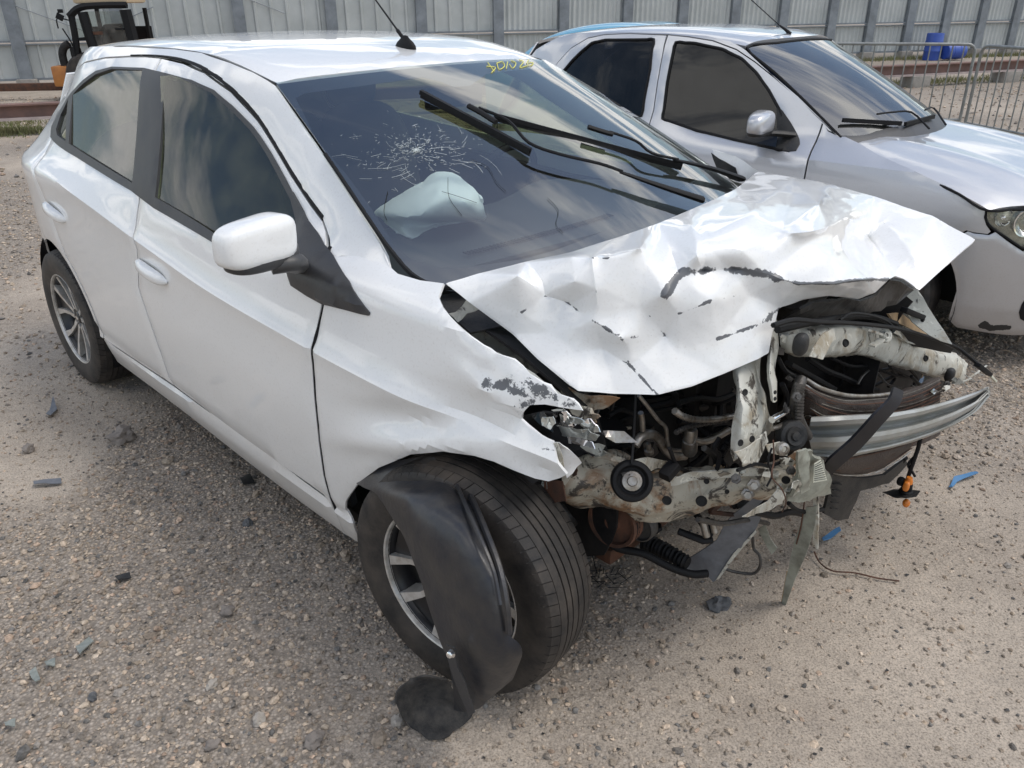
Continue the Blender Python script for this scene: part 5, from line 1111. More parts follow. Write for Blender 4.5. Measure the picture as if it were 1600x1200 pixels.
# brackets left of the rail
for pl, m_ in (([(850,752),(862,748),(880,752),(886,782),(868,784),(852,776)], 'rust'), ([(848,750),(858,752),(856,768),(846,764)], 'inner2')):
    plate('tow_bracket', PM([(a, b, 'y', -.63) for a, b in pl]), .004, m_, car, crumple=.006, seed=31)
# --- vertical lock support
rowsv = [
 [(2.86,-0.215,0.831),(2.88,-0.223,0.845),(2.885,-0.19,0.839),(2.88,-0.136,0.821),(2.86,-0.062,0.791)],
 [(2.9,-0.271,0.818),(2.925,-0.291,0.833),(2.93,-0.26,0.827),(2.925,-0.205,0.804),(2.9,-0.124,0.741)],
 [(2.93,-0.298,0.789),(2.955,-0.326,0.807),(2.96,-0.294,0.798),(2.955,-0.227,0.769),(2.93,-0.142,0.705)],
 [(2.95,-0.334,0.761),(2.975,-0.353,0.777),(2.98,-0.319,0.766),(2.97,-0.237,0.726),(2.94,-0.118,0.629)],
 [(2.96,-0.36,0.726),(2.985,-0.366,0.735),(2.99,-0.334,0.723),(2.98,-0.262,0.685),(2.95,-0.164,0.626)],
 [(2.97,-0.372,0.689),(2.99,-0.376,0.693),(3.0,-0.354,0.684),(2.99,-0.297,0.659),(2.96,-0.201,0.631)],
 [(2.98,-0.368,0.655),(3.0,-0.391,0.684),(3.0,-0.351,0.673),(3.01,-0.337,0.658),(2.99,-0.266,0.604)]]
sup = grid('lock_support', rowsv, -.004, 'inner', car, nu=4, nv=4, crumple=.006, freq=18)
grid('support_strip', [[(2.9,-0.144,0.903),(2.915,-0.153,0.912),(2.9,-0.09,0.896)], [(2.93,-0.177,0.865),(2.945,-0.189,0.876),(2.93,-0.127,0.857)], [(2.96,-0.23,0.827),(2.975,-0.24,0.838),(2.96,-0.186,0.815)], [(2.98,-0.245,0.798),(2.99,-0.247,0.804),(2.98,-0.211,0.791)], [(2.99,-0.249,0.768),(3.0,-0.253,0.768),(2.99,-0.217,0.758)]], -.004, 'inner', car, nu=4, nv=4, crumple=.004, freq=22)
for p in ((1164,613), (1157,692), (1175,686)): lathe('support_hole', [(0,.001),(.005,.001),(.007,.002),(.008,0)], 'void', sup, seg=10, mtx=AX(PM([(p[0],p[1],'x',2.985 if p[1] < 640 else 3.01)])[0], (1,-.3,.3)))
for p in ((1211,613), (1211,623)): lathe('support_hole', [(0,.001),(.004,.001),(.005,0)], 'void', sup, seg=8, mtx=AX(PM([(p[0],p[1],'x',3.005)])[0], (1,-.3,.3)))
plate('torn_foot', [(3.03,-0.46,0.742),(3.03,-0.394,0.739),(3.01,-0.295,0.713),(3.01,-0.278,0.683),(3.02,-0.331,0.672),(3.03,-0.354,0.66),(3.04,-0.411,0.699),(3.03,-0.423,0.691)], .004, 'inner', sup, crumple=.009, seed=14, cuts=9)
# --- upper tie bar
ut = [(1217,524),(1247,514),(1300,510),(1355,512),(1395,521),(1455,546),(1492,556),(1511,572)]
um = [(1217,533),(1245,528),(1300,526),(1355,530),(1400,540),(1455,560),(1490,572),(1510,585)]
ul = [(1217,543),(1243,552),(1290,556),(1340,552),(1385,565),(1435,578),(1478,592),(1505,598)]
xs_ = (2.90,2.93,2.95,2.95,2.95,2.96,2.97,2.95)
tie = grid('upper_tie_bar', [PM([(a, b-4, 'x', x-.06) for (a, b), x in zip(ut, xs_)]), PM([(a, b, 'x', x) for (a, b), x in zip(ut, xs_)]), PM([(a, b, 'x', x+.018) for (a, b), x in zip(um, xs_)]), PM([(a, b, 'x', x+.010) for (a, b), x in zip(ul, xs_)]), PM([(a, b+3, 'x', x-.04) for (a, b), x in zip(ul, xs_)])], -.004, 'inner', car, nu=4, nv=6, crumple=.009, freq=15)
for (cx, cy, hw_, hh) in ((1251,538,12,17), (1484,586,12,19)):
    p = PM([(cx, cy, 'x', 3.0)])[0]
    ellbox('rubber_buffer', p, .016, .021, .027, 'plastic', tie, p=.8)
for i in range(2):
    lathe('latch_ring', [(.009-.003*i,.004),(.013-.003*i,.006),(.019-.007*i,.004),(.021-.008*i,-.004)], 'inner', tie, seg=20, mtx=AX(PM([(1384,524,'x',2.99+.004*i)])[0], (.8,-.35,.5)))
bar('tie_rib', *[(2.99,0.314,0.729),(2.99,0.382,0.729)], .018, .006, 'inner', tie); bar('tie_rib', *[(2.985,0.256,0.795),(2.985,0.374,0.746)], .018, .006, 'inner', tie)
for p in ((1321,536), (1446,560)): lathe('tie_hole', [(0,.001),(.006,.001),(.009,.004),(.011,0)], 'void', tie, seg=12, mtx=AX(PM([(p[0],p[1],'x',2.985)])[0], (.9,-.3,.4)))
plate('tie_tab', [(3.0,-0.089,0.861),(3.0,-0.053,0.88),(2.99,0.023,0.868),(3.0,0.018,0.842),(3.01,-0.043,0.839),(3.01,-0.062,0.816),(3.0,-0.114,0.84)], .004, 'inner', tie, crumple=.006, seed=17)
plate('tie_tab', [(2.98,0.496,0.712),(2.97,0.562,0.706),(2.97,0.622,0.663),(2.97,0.819,0.569),(2.98,0.653,0.632)], .003, 'inner', tie, crumple=.004, seed=19)
# dark space under the bar: fan cowl, hoses
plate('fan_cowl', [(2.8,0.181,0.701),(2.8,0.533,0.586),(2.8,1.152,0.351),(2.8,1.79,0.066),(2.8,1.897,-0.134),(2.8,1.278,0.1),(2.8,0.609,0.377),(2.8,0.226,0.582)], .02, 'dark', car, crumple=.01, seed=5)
bar('cowl_slat', *[(2.88,0.057,0.727),(2.88,0.388,0.537)], .024, .012, 'dark', car, bevel=.003)
for q in ([(1226,575),(1252,590),(1262,610)], [(1310,560),(1318,580),(1312,602)], [(1350,612),(1372,600),(1392,590),(1410,585)], [(1420,575),(1432,590),(1428,604),(1440,612)], [(1330,556),(1352,566),(1345,590)], [(1390,572),(1398,590),(1388,604)], [(1372,580),(1395,577),(1420,590),(1445,596)]):
    tube('hose', PM([(a, b, 'x', 2.86) for a, b in q]), .006, 'black', car, seg=6, n=4)
boxo('sensor_block', [(2.93,1.086,0.332)][0], (.03, .035, .02), 'lens', car, Matrix.Rotation(R(30), 3, 'X'), bevel=.004)
boxo('relay_box', [(2.86,0.638,0.508)][0], (.05, .06, .05), 'castiron', car, bevel=.006)
# --- radiator folded round the beam
rad_top = [(1243,600),(1256,594),(1280,608),(1320,619),(1360,620),(1400,615),(1440,603),(1470,588)]
rx = (2.93,2.96,2.985,3.0,3.02,3.04,3.04,3.03)
def radrow(dy, dx=0, hx=0): return PM([(a+hx*(1-i/7), b+dy, 'x', x+dx) for i, ((a, b), x) in enumerate(zip(rad_top, rx))])
rad = grid('radiator', [radrow(0, 0), radrow(14, .012), radrow(28, .012), radrow(48, .004), radrow(66, -.01, 6), radrow(90, -.02, 14)], -.03, 'fins', car, nu=3, nv=4, crumple=.005, freq=24)
for k in range(15):
    r0 = radrow(5+k*5.6, .0145+.002*math.sin(k*2.1), 1.0*k); tube('radiator_fin', [Vector(p)+noise.noise_vector(Vector(p)*30+Vector((k, 0, 0)))*.004 for p in r0], .0016, 'rust' if k % 3 else 'steel', rad, seg=4, n=3)
tube('radiator_edge', [Vector(p)+Vector((.006, -.004, .004)) for p in radrow(-1, .0)[1:6]], .006, 'steel', rad, seg=8, n=4)
tube('radiator_tank', [(2.99,-0.105,0.774),(3.0,-0.138,0.756),(3.0,-0.135,0.716),(3.0,-0.095,0.656),(3.01,-0.059,0.606)], .014, 'castiron', rad, seg=8, n=4)
for k in range(16):
    a = k/15; p, q = PM([(1243+2*a, 600+5.2*k, 'x', 3.012), (1256-3*a, 603+5.0*k, 'x', 3.015)]); bar('tank_rib', p, q, .005, .006, 'castiron', rad)
lowr = [[(3.04,-0.001,0.519),(3.05,0.109,0.487),(3.07,0.237,0.456),(3.09,0.378,0.426),(3.1,0.479,0.409)], [(3.03,0.043,0.476),(3.05,0.131,0.449),(3.07,0.265,0.411),(3.09,0.382,0.398),(3.1,0.485,0.389)], [(3.01,0.119,0.423),(3.03,0.201,0.385),(3.05,0.346,0.336),(3.07,0.467,0.329),(3.08,0.545,0.337)]]
lr_ = grid('condenser', lowr, -.01, 'fins', car, nu=4, nv=4, crumple=.004, freq=24)
for k in range(4): tube('condenser_tube', [Vector(a)*(1-k/3)+Vector(b)*k/3+Vector((.006,0,0)) for a, b in zip(lowr[0], lowr[2])], .0022, 'steel' if k == 3 else 'rust', lr_, seg=4, n=4)
# --- bumper beam
bx_ = [1268,1310,1355,1405,1467,1517,1544]
bdep = [3.00,3.05,3.09,3.125,3.16,3.185,3.20]
btop = [651,649,647,643,630,615,604]; bbot = [716,717,708,697,676,648,618]
fr = ((0,-.03),(.02,0),(.22,.004),(.27,-.010),(.42,-.012),(.50,.004),(.72,.006),(.80,-.008),(.90,.0),(.98,.0),(1.0,-.03))
bl = [0]*7
rowsb = []
for f, d in fr: rowsb.append(PM([(x+(12*max(0, f-.55)-4*math.sin(f*3) if i == 0 else 0), t+(b-t)*f, 'x', dx+d) for i, (x, t, b, dx) in enumerate(zip(bx_, btop, bbot, bdep))]))
bmb = grid('bumper_beam', rowsb, -.006, 'beam', car, nu=2, nv=5, crumple=.0015, freq=10, smooth=25)
grid('beam_back', [PM([(x+2, t+2, 'x', dx-.045) for x, t, dx in zip(bx_, btop, bdep)]), PM([(x+4, b-3, 'x', dx-.045) for x, b, dx in zip(bx_, bbot, bdep)])], -.004, 'beam', bmb, nu=3, nv=4)
# strap across it
grid('black_strap', [[(3.14,0.083,0.738),(3.14,0.163,0.698)], [(3.165,-0.011,0.747),(3.165,0.072,0.702)], [(3.165,-0.094,0.735),(3.165,-0.018,0.685)], [(3.13,-0.102,0.661),(3.13,-0.024,0.607)], [(3.1,-0.125,0.61),(3.1,-0.05,0.555)], [(3.07,-0.082,0.553),(3.07,-0.014,0.5)]], -.006, 'strap', car, nu=4, nv=3)
# --- far wing stump and tan trims
plate('far_wing_stump', [(2.936,0.62,0.803),(2.972,0.64,0.806),(3.027,0.66,0.734),(3.097,0.66,0.659),(3.07,0.64,0.668),(3.041,0.62,0.684),(2.99,0.6,0.719),(2.942,0.6,0.773)], .005, 'inner2', car, crumple=.004, seed=21, cuts=8)
bar('tan_duct', *[(2.93,0.574,0.733),(2.96,0.893,0.585)], .045, .02, 'inner', car, bevel=.004)
M['tan'] = mat('tan_plastic', (.48, .34, .20), .6, noise_amt=.3, scale=20)
plate('tan_trim', [(2.95,0.49,0.765),(2.95,0.596,0.74),(2.96,0.659,0.7),(2.97,0.777,0.644),(2.97,0.874,0.588),(2.97,0.722,0.647),(2.96,0.611,0.697),(2.95,0.533,0.733)], .01, 'tan', car, crumple=.003, seed=22)
bar('black_clip', *[(2.99,0.509,0.782),(3.01,0.695,0.703)], .022, .016, 'black', car, bevel=.004); bar('black_clip', *[(3.01,0.622,0.724),(3.02,0.761,0.671)], .010, .010, 'black', car, bevel=.002)
hr_ = tube('harness', [(2.99,-0.29,0.964),(2.99,-0.195,0.949),(3.0,-0.082,0.915),(3.0,0.155,0.843),(3.0,0.475,0.736),(3.01,0.756,0.626),(3.03,0.962,0.54),(3.06,1.024,0.495),(3.09,1.074,0.452)], .006, 'black', car, seg=7, n=5)
tube('harness', [(2.97,-0.224,0.929),(2.97,-0.08,0.903),(2.97,0.063,0.874),(2.97,0.226,0.836),(2.97,0.378,0.788),(2.98,0.501,0.738)], .009, 'black', car, seg=7, n=4)
tube('harness', [(2.99,0.061,0.877),(2.99,0.127,0.876),(2.99,0.269,0.831),(2.99,0.388,0.781),(3.0,0.425,0.754)], .004, 'black', car, seg=6, n=4)
bar('connector', *[(3.09,1.046,0.464),(3.11,1.157,0.397)], .022, .014, 'black', hr_, bevel=.003); bar('connector_tip', *[(3.11,1.145,0.403),(3.12,1.232,0.347)], .010, .008, 'sticker', hr_, bevel=.002)
plate('dark_flap', [(2.98,0.539,0.709),(2.99,0.719,0.649),(3.0,1.075,0.487),(2.99,1.09,0.462),(2.98,0.858,0.549),(2.97,0.722,0.599)], .004, 'black', car, crumple=.004, seed=25)
for k in range(6):
    a = PM([(1498+k*5, 592-k*3+8*(k % 2), 'x', 3.03)])[0]; b = PM([(1512+k*6, 606-k*5-10*(k % 2), 'x', 3.05)])[0]; bar('white_splinter', a, b, .006, .003, 'inner' if k % 2 else 'beam', car)
# under-bonnet pressing (dark underside of the folded sheet)
plate('bonnet_frame', [(2.88,-0.017,0.87),(2.93,-0.039,0.922),(2.955,0.059,0.925),(2.965,0.243,0.869),(2.975,0.32,0.869),(2.985,0.372,0.902),(2.995,0.423,0.888),(3.0,0.504,0.847),(2.98,0.455,0.813),(2.96,0.34,0.813),(2.93,0.206,0.82),(2.9,0.092,0.827),(2.87,0.021,0.835)], .01, 'castiron', car, crumple=.012, seed=27, cuts=12)
# --- crash box end with printed label
cbx = plate('crash_box', [(3.09,-0.29,0.694),(3.09,-0.237,0.678),(3.09,-0.201,0.646),(3.09,-0.159,0.624),(3.09,-0.088,0.528),(3.08,-0.05,0.472),(3.07,-0.121,0.488),(3.05,-0.175,0.492),(3.04,-0.208,0.507),(3.07,-0.241,0.563),(3.08,-0.252,0.616)], .012, 'fibre', car, crumple=.014, seed=41, cuts=12)
lab = plate('printed_label', [(3.105,-0.232,0.645),(3.105,-0.199,0.641),(3.105,-0.137,0.557),(3.105,-0.219,0.588)], .001, 'sticker', cbx)
for k in range(9):
    f = k/8; a, b = PM([(1273+f*1-1.5*f, 727+f*24, 'x', 3.107), (1283+8*f, 721+f*27, 'x', 3.107)]); bar('bar_line', a, b, .0022 if k % 2 else .0012, .0006, 'ink', lab)
plate('torn_strap_metal', [(3.11,-0.345,0.727),(3.11,-0.293,0.71),(3.115,-0.284,0.685),(3.115,-0.279,0.636),(3.105,-0.226,0.572),(3.1,-0.262,0.578),(3.105,-0.313,0.655)], .004, 'fibre', cbx, crumple=.010, seed=43, cuts=9)
plate('torn_lip', [(3.02,-0.369,0.527),(3.05,-0.315,0.555),(3.06,-0.298,0.586),(3.07,-0.274,0.57),(3.06,-0.254,0.524),(3.05,-0.308,0.528),(3.03,-0.343,0.522)], .004, 'inner', cbx, crumple=.006, seed=44, cuts=10)
# horn with flange
hm = AX([(3.02,-0.166,0.656)][0], (.75,-.5,.35))
horn = lathe('horn', [(0,.016),(.010,.015),(.012,.010),(.022,.012),(.024,.006),(.034,.004),(.038,-.004),(.037,-.02),(0,-.03)], 'plastic', car, seg=28, mtx=hm)
plate('horn_bracket', [(3.05,-0.372,0.731),(3.05,-0.305,0.71),(3.05,-0.253,0.672),(3.05,-0.253,0.651),(3.05,-0.314,0.681),(3.05,-0.354,0.705)], .004, 'inner', horn, crumple=.003, seed=45)
lathe('flange_ring', [(.006,.006),(.008,.010),(.014,.008),(.016,0)], 'steel', horn, seg=16, mtx=AX([(3.065,-0.32,0.704)][0], (.8,-.4,.3)))
tube('rusty_wire', [(3.08,-0.403,0.766),(3.09,-0.407,0.722),(3.1,-0.427,0.697),(3.1,-0.367,0.637),(3.09,-0.312,0.572),(3.08,-0.301,0.536)], .0016, 'rust', car, seg=5, n=5)
# --- pipes
def pp(l, x): return PM([(a, b, 'x', x) for a, b in l])
tube('coolant_pipe', pp([(992,696),(1000,684),(1014,678),(1028,684),(1038,700),(1052,712),(1070,712)], 2.78), .0115, 'steel', car, seg=12, n=6)
tube('thin_pipe', pp([(998,618),(1012,635),(1028,656),(1040,668),(1043,690),(1048,702),(1066,704)], 2.80), .005, 'steel', car, seg=8, n=6)
lathe('pipe_fitting', [(0,.045),(.013,.045),(.016,.040),(.016,.012),(.019,.010),(.019,-.02),(.014,-.03),(0,-.03)], 'steel', car, seg=20, mtx=AX(pp([(1078,694)], 2.83)[0], (.05,-.1,1)))
tube('pipe_branch', pp([(1082,688),(1100,690),(1120,682),(1138,672)], 2.84), .010, 'steel', car, seg=10, n=5)
tube('pipe_branch', pp([(1004,672),(1003,655),(1001,645)], 2.78), .007, 'steel', car, seg=8, n=3)
flx = pp([(1054,642),(1066,650),(1082,655),(1102,656),(1124,654),(1146,650)], 2.84)
tube('flexible_hose', flx, lambda t: .0075+.0016*math.sin(t*110), 'steel', car, seg=8, n=14)
tube('flexible_hose', pp([(1056,676),(1072,668),(1090,664),(1112,660),(1136,656)], 2.83), lambda t: .006+.0014*math.sin(t*80), 'castiron', car, seg=8, n=12)
tube('silver_pipe', pp([(1206,656),(1222,646),(1236,638)], 2.99), .0085, 'chrome', car, seg=10, n=3); tube('silver_pipe', pp([(1206,670),(1216,667),(1226,662)], 2.99), .006, 'steel', car, seg=10, n=3)
plate('alloy_bracket', pp([(990,718),(1010,713),(1040,720),(1040,732),(1022,728),(1004,736),(990,732)], 2.80), .01, 'inner', car, crumple=.006, seed=51)
lathe('bolt_boss', [(0,.03),(.006,.03),(.007,.012),(.012,.010),(.012,0)], 'steel', car, seg=10, mtx=AX(pp([(1014,708)], 2.78)[0], (0,-.2,1)))
boxo('wire_plug', pp([(1046,736)], 2.86)[0], (.03,.045,.022), 'black', car, Matrix.Rotation(R(20), 3, 'X'), bevel=.003)
tube('corrugated_loom', pp([(1138,690),(1128,705),(1126,722),(1140,735),(1150,728)], 2.90), lambda t: .008+.002*math.sin(t*120), 'black', car, seg=8, n=12)
tube('brown_nozzle', pp([(1118,730),(1132,727)], 2.90), .007, 'tan', car, seg=8, n=1)
rr_ = np.random.RandomState(5)
for k in range(26):
    x0_, y0_ = 945+rr_.rand()*250, 630+rr_.rand()*100; d = 2.62+.12*rr_.rand(); q = [(x0_, y0_)]
    for j in range(3): q.append((q[-1][0]+rr_.randn()*26, q[-1][1]+rr_.randn()*13))
DK = [(2.66,-0.417,0.69),(2.7,-0.338,0.657),(2.72,-0.197,0.629),(2.74,-0.073,0.609),(2.76,0.026,0.599),(2.68,-0.409,0.587),(2.7,-0.273,0.557),(2.74,-0.115,0.487),(2.78,-0.017,0.482),(2.7,-0.044,0.623),(2.68,-0.169,0.642),(2.64,-0.305,0.585)]
for k in range(22):
    p = Vector(DK[k % len(DK)])+Vector(rr_.randn(3).tolist())*.02; q = [p]
    for j in range(3): q.append(q[-1]+Vector((rr_.randn()*.03, rr_.randn()*.06, rr_.randn()*.03)))
    tube('hose', q, .004+.006*rr_.rand(), 'black' if k % 4 else 'castiron', eng, seg=6, n=4)
for k in range(9):
    p = Vector(DK[(k*5) % len(DK)])+Vector((-.05, .02, -.03)); boxo('engine_bracket', p, (.05+.04*rr_.rand(), .06+.05*rr_.rand(), .04+.05*rr_.rand()), 'dark' if k % 3 else 'castiron', eng, Matrix.Rotation(rr_.rand()*2, 3, 'X') @ Matrix.Rotation(rr_.rand(), 3, 'Z'), bevel=.006)
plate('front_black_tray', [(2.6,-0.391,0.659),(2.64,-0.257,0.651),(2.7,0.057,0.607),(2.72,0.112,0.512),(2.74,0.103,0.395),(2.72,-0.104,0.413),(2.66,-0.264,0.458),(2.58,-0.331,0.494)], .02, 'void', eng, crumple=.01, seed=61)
# --- under the rail: pulley, bellows, subframe
pm = AX([(2.711,-0.44,0.397)][0], (.12,-1,.05))
pul = lathe('crank_pulley', [(0,.01),(.018,.012),(.022,.004),(.058,.0),(.060,.010),(.068,.012),(.070,.004),(.066,0),(.070,-.004),(.066,-.008),(.070,-.012),(.070,-.03),(0,-.04)], 'rust', car, seg=40, mtx=pm)
for k in range(4): tube('drive_belt', [pm @ Vector(((.069)*math.cos(a), .069*math.sin(a), .002-.005*k)) for a in [math.pi*(1.1+1.0*j/14) for j in range(15)]], .002, 'black' if k % 2 else 'rust', pul, seg=4, n=1)
lathe('idler_pulley', [(0,.01),(.014,.010),(.016,.0),(.036,.0),(.038,.008),(.042,.006),(.042,-.02),(0,-.02)], 'castiron', car, seg=28, mtx=AX([(2.752,-0.38,0.373)][0], (.1,-1,.05)))
bel = [(2.678,-0.24,0.206),(2.747,-0.24,0.212),(2.82,-0.24,0.212)]
tube('rack_boot', bel, lambda t: (.026-.008*t)+.004*math.sin(t*75), 'black', car, seg=14, n=16)
tube('anti_roll_bar', [(2.631,-0.38,0.284),(2.672,-0.36,0.25),(2.728,-0.32,0.239),(2.786,-0.28,0.205),(2.834,-0.24,0.183),(2.859,-0.2,0.176)], .011, 'black', car, seg=10, n=5)
tube('control_arm', [(2.538,-0.46,0.373),(2.589,-0.44,0.343),(2.637,-0.42,0.38)], .022, 'castiron', car, seg=8, n=4); tube('drive_shaft', [(2.551,-0.5,0.359),(2.569,-0.4,0.263),(2.579,-0.25,0.155)], .012, 'rust', car, seg=8, n=3)
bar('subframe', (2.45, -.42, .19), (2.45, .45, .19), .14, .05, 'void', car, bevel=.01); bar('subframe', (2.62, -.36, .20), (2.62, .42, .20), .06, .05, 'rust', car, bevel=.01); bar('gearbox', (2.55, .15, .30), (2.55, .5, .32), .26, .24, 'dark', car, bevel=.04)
tube('silver_bolt', [(2.872,-0.28,0.401),(2.888,-0.28,0.357)], .010, 'steel', car, seg=8, n=1); tube('silver_bolt', [(2.891,-0.27,0.405),(2.904,-0.27,0.372)], .008, 'steel', car, seg=8, n=1)
for k in range(12):
    p = Vector([(2.593,-0.36,0.265),(2.68,-0.3,0.256),(2.805,-0.28,0.331),(2.858,-0.22,0.387),(2.906,-0.18,0.41),(2.937,-0.1,0.386)][k % 6]); q = [p, p+Vector((rr_.randn()*.03, .05, rr_.randn()*.02)), p+Vector((rr_.randn()*.05, .1, -.02+rr_.randn()*.03))]
    tube('under_hose', q, .006+.006*rr_.rand(), 'black' if k % 3 else 'rust', car, seg=6, n=3)
# hooked pipe hanging behind the torn plastic
tube('hooked_pipe', [(2.87,0.02,0.184),(2.879,0.02,0.148),(2.899,0.02,0.135),(2.906,0.02,0.102),(2.89,0.02,0.065),(2.854,0.0,0.059),(2.823,-0.02,0.065)], .0045, 'castiron', car, seg=6, n=5)
# torn grey plastic
tp = plate('torn_grey_plastic', [(2.985,-0.2,0.51),(2.961,-0.2,0.469),(2.927,-0.19,0.42),(2.881,-0.18,0.338),(2.859,-0.17,0.271),(2.767,-0.17,0.15),(2.728,-0.18,0.111),(2.784,-0.16,0.11),(2.826,-0.15,0.128),(2.849,-0.14,0.108),(2.863,-0.135,0.127),(2.895,-0.13,0.217),(2.944,-0.13,0.323),(2.965,-0.15,0.392),(2.924,-0.16,0.369),(2.977,-0.18,0.463)], .004, 'greyscrape', car, crumple=.005, seed=71, cuts=12)
plate('torn_edge', [(2.864,-0.137,0.126),(2.855,-0.14,0.116),(2.894,-0.134,0.227),(2.946,-0.134,0.33),(2.949,-0.132,0.325),(2.899,-0.13,0.217)], .003, 'inner', tp)
plate('hanging_tab', [(2.914,-0.05,0.274),(2.933,-0.05,0.301),(2.95,-0.04,0.253),(2.969,-0.03,0.227),(2.956,-0.03,0.198),(2.933,-0.04,0.235)], .003, 'fibre', car, crumple=.004, seed=72)
plate('hanging_splinter', [(3.026,-0.02,0.385),(3.049,-0.02,0.4),(3.051,-0.01,0.335),(3.04,0.0,0.24),(3.013,0.02,0.115),(2.994,0.035,-0.001),(2.982,0.035,0.001),(2.987,0.02,0.111),(2.999,0.0,0.24),(3.013,-0.01,0.326)], .004, 'fibre', car, crumple=.003, seed=73, cuts=12)
plate('thin_splinter', [(2.982,0.03,0.121),(2.99,0.03,0.123),(2.992,0.035,0.024),(2.983,0.04,-0.016),(2.978,0.04,0.005)], .003, 'tan', car)
grid('hanging_strip', [[(3.034,-0.02,0.433),(3.047,-0.02,0.439)], [(3.043,-0.015,0.354),(3.058,-0.015,0.361)], [(3.053,0.0,0.256),(3.066,0.0,0.258)]], -.004, 'inner', car, nu=4, nv=3, crumple=.003)
tube('hanging_wire', [(3.018,-0.03,0.426),(3.018,-0.02,0.324),(3.01,-0.01,0.251)], .002, 'rust', car, seg=5, n=3)
# black bracket below the beam
bb = plate('black_bracket', [(3.0,0.147,0.404),(3.02,0.326,0.319),(3.04,0.475,0.269),(3.06,0.569,0.296),(3.06,0.608,0.26),(3.04,0.535,0.213),(3.02,0.338,0.268),(3.0,0.362,0.145),(3.0,0.273,0.184),(2.99,0.183,0.249),(2.99,0.184,0.315)], .012, 'plastic', car, crumple=.004, seed=74, cuts=10)
for k in range(5):
    a, b = PM([(1302-k*1.0, 756+k*9.5, 'x', 3.015), (1314-k*1.5, 757+k*9.5, 'x', 3.015)]); bar('slot', a, b, .006, .003, 'void', bb)
tube('lower_hose', [(3.0,0.397,0.26),(3.02,0.535,0.214),(3.05,0.574,0.257),(3.07,0.566,0.299)], .008, 'black', car, seg=8, n=4)
# dangling turn-signal bulb
bq = .47
cab = tube('bulb_cable', PM([(1438,686,'y',bq),(1434,702,'y',bq),(1427,722,'y',bq),(1420,742,'y',bq),(1417,754,'y',bq)]), .006, 'black', car, seg=7, n=5)
tube('bulb_cable', PM([(1430,712,'y',bq+.01),(1419,726,'y',bq),(1426,738,'y',bq),(1430,745,'y',bq)]), .004, 'black', cab, seg=6, n=4)
lathe('bulb_holder', [(0,.03),(.012,.03),(.015,.02),(.016,.0),(.020,-.004),(.020,-.010),(0,-.012)], 'black', cab, seg=16, mtx=AX(PM([(1416,765,'y',bq)])[0], (0,0,1)))
lathe('orange_socket', [(0,.05),(.008,.05),(.012,.036),(.012,.030),(0,.03)], 'amber', cab, seg=12, mtx=AX(PM([(1416,768,'y',bq-.015)])[0], (0,0,1)))
ellbox('orange_socket', PM([(1416,760,'y',bq-.03)])[0], .009, .009, .016, 'amber', cab, p=.7)
ellbox('amber_bulb', PM([(1416,786,'y',bq)])[0], .011, .011, .014, 'amber', cab, p=1)
plate('black_disc', PM([(1379,770,'y',bq-.02),(1396,765,'y',bq),(1416,766,'y',bq+.03),(1438,768,'y',bq+.02),(1432,776,'y',bq-.02),(1416,779,'y',bq-.04),(1396,778,'y',bq-.03)]), .003, 'plastic', cab, crumple=.003, seed=81)
ellbox('bulb_plug', PM([(1408,752,'y',bq-.01)])[0], .012, .012, .014, 'black', cab, p=.8)

# --- more wreckage: torn sheet, looms and small hardware packed round the lock support and rail
rr_ = np.random.RandomState(17)
def torn(name, x0, y0, w_, h_, depth, ax_, m_, seed):
    rs = np.random.RandomState(seed); n_ = 7; q = []
    for k in range(n_):
        a = 2*math.pi*k/n_; rr = .6+.5*rs.rand(); q.append((x0+w_/2*math.cos(a)*rr, y0+h_/2*math.sin(a)*rr, ax_, depth+rs.randn()*.012))
    return plate(name, PM(q), .003, m_, car, crumple=.010, seed=seed, cuts=7)
for k, (x0, y0, w_, h_, d_, m_) in enumerate([(1232,722,26,20,3.04,'inner'), (1210,740,30,16,3.03,'inner'), (1225,760,34,16,3.05,'inner2'), (1256,732,18,30,3.07,'fibre'), (1246,758,22,22,3.07,'inner'), (1262,776,30,12,3.05,'fibre'), (1215,655,16,12,2.98,'inner2'), (1228,640,14,22,2.99,'castiron'),
    (1250,612,20,16,2.98,'inner2'), (1238,590,22,12,2.95,'castiron'), (1160,735,24,12,3.0,'inner'), (1132,742,26,10,2.96,'steel'), (1478,606,18,14,3.06,'inner'), (1496,596,18,12,3.05,'inner2'), (1462,610,16,12,3.05,'lens'), (1430,608,18,12,3.0,'castiron'), (1408,560,16,12,2.92,'castiron'), (1226,530,14,16,2.94,'inner'), (1218,548,12,20,2.93,'castiron')]):
    torn('torn_sheet', x0, y0, w_, h_, d_, 'x', m_, 100+k)
for k, (x0, y0, w_, h_, d_, m_) in enumerate([(905,690,30,16,-.60,'railmix'), (930,708,34,14,-.57,'inner2'), (962,716,28,16,-.53,'railmix'), (975,740,16,10,-.55,'castiron'), (900,656,26,14,-.66,'inner2'), (930,650,22,12,-.63,'railmix'), (870,640,24,10,-.70,'inner2'), (896,735,20,20,-.62,'rust')]):
    torn('torn_sheet', x0, y0, w_, h_, d_, 'y', m_, 140+k)
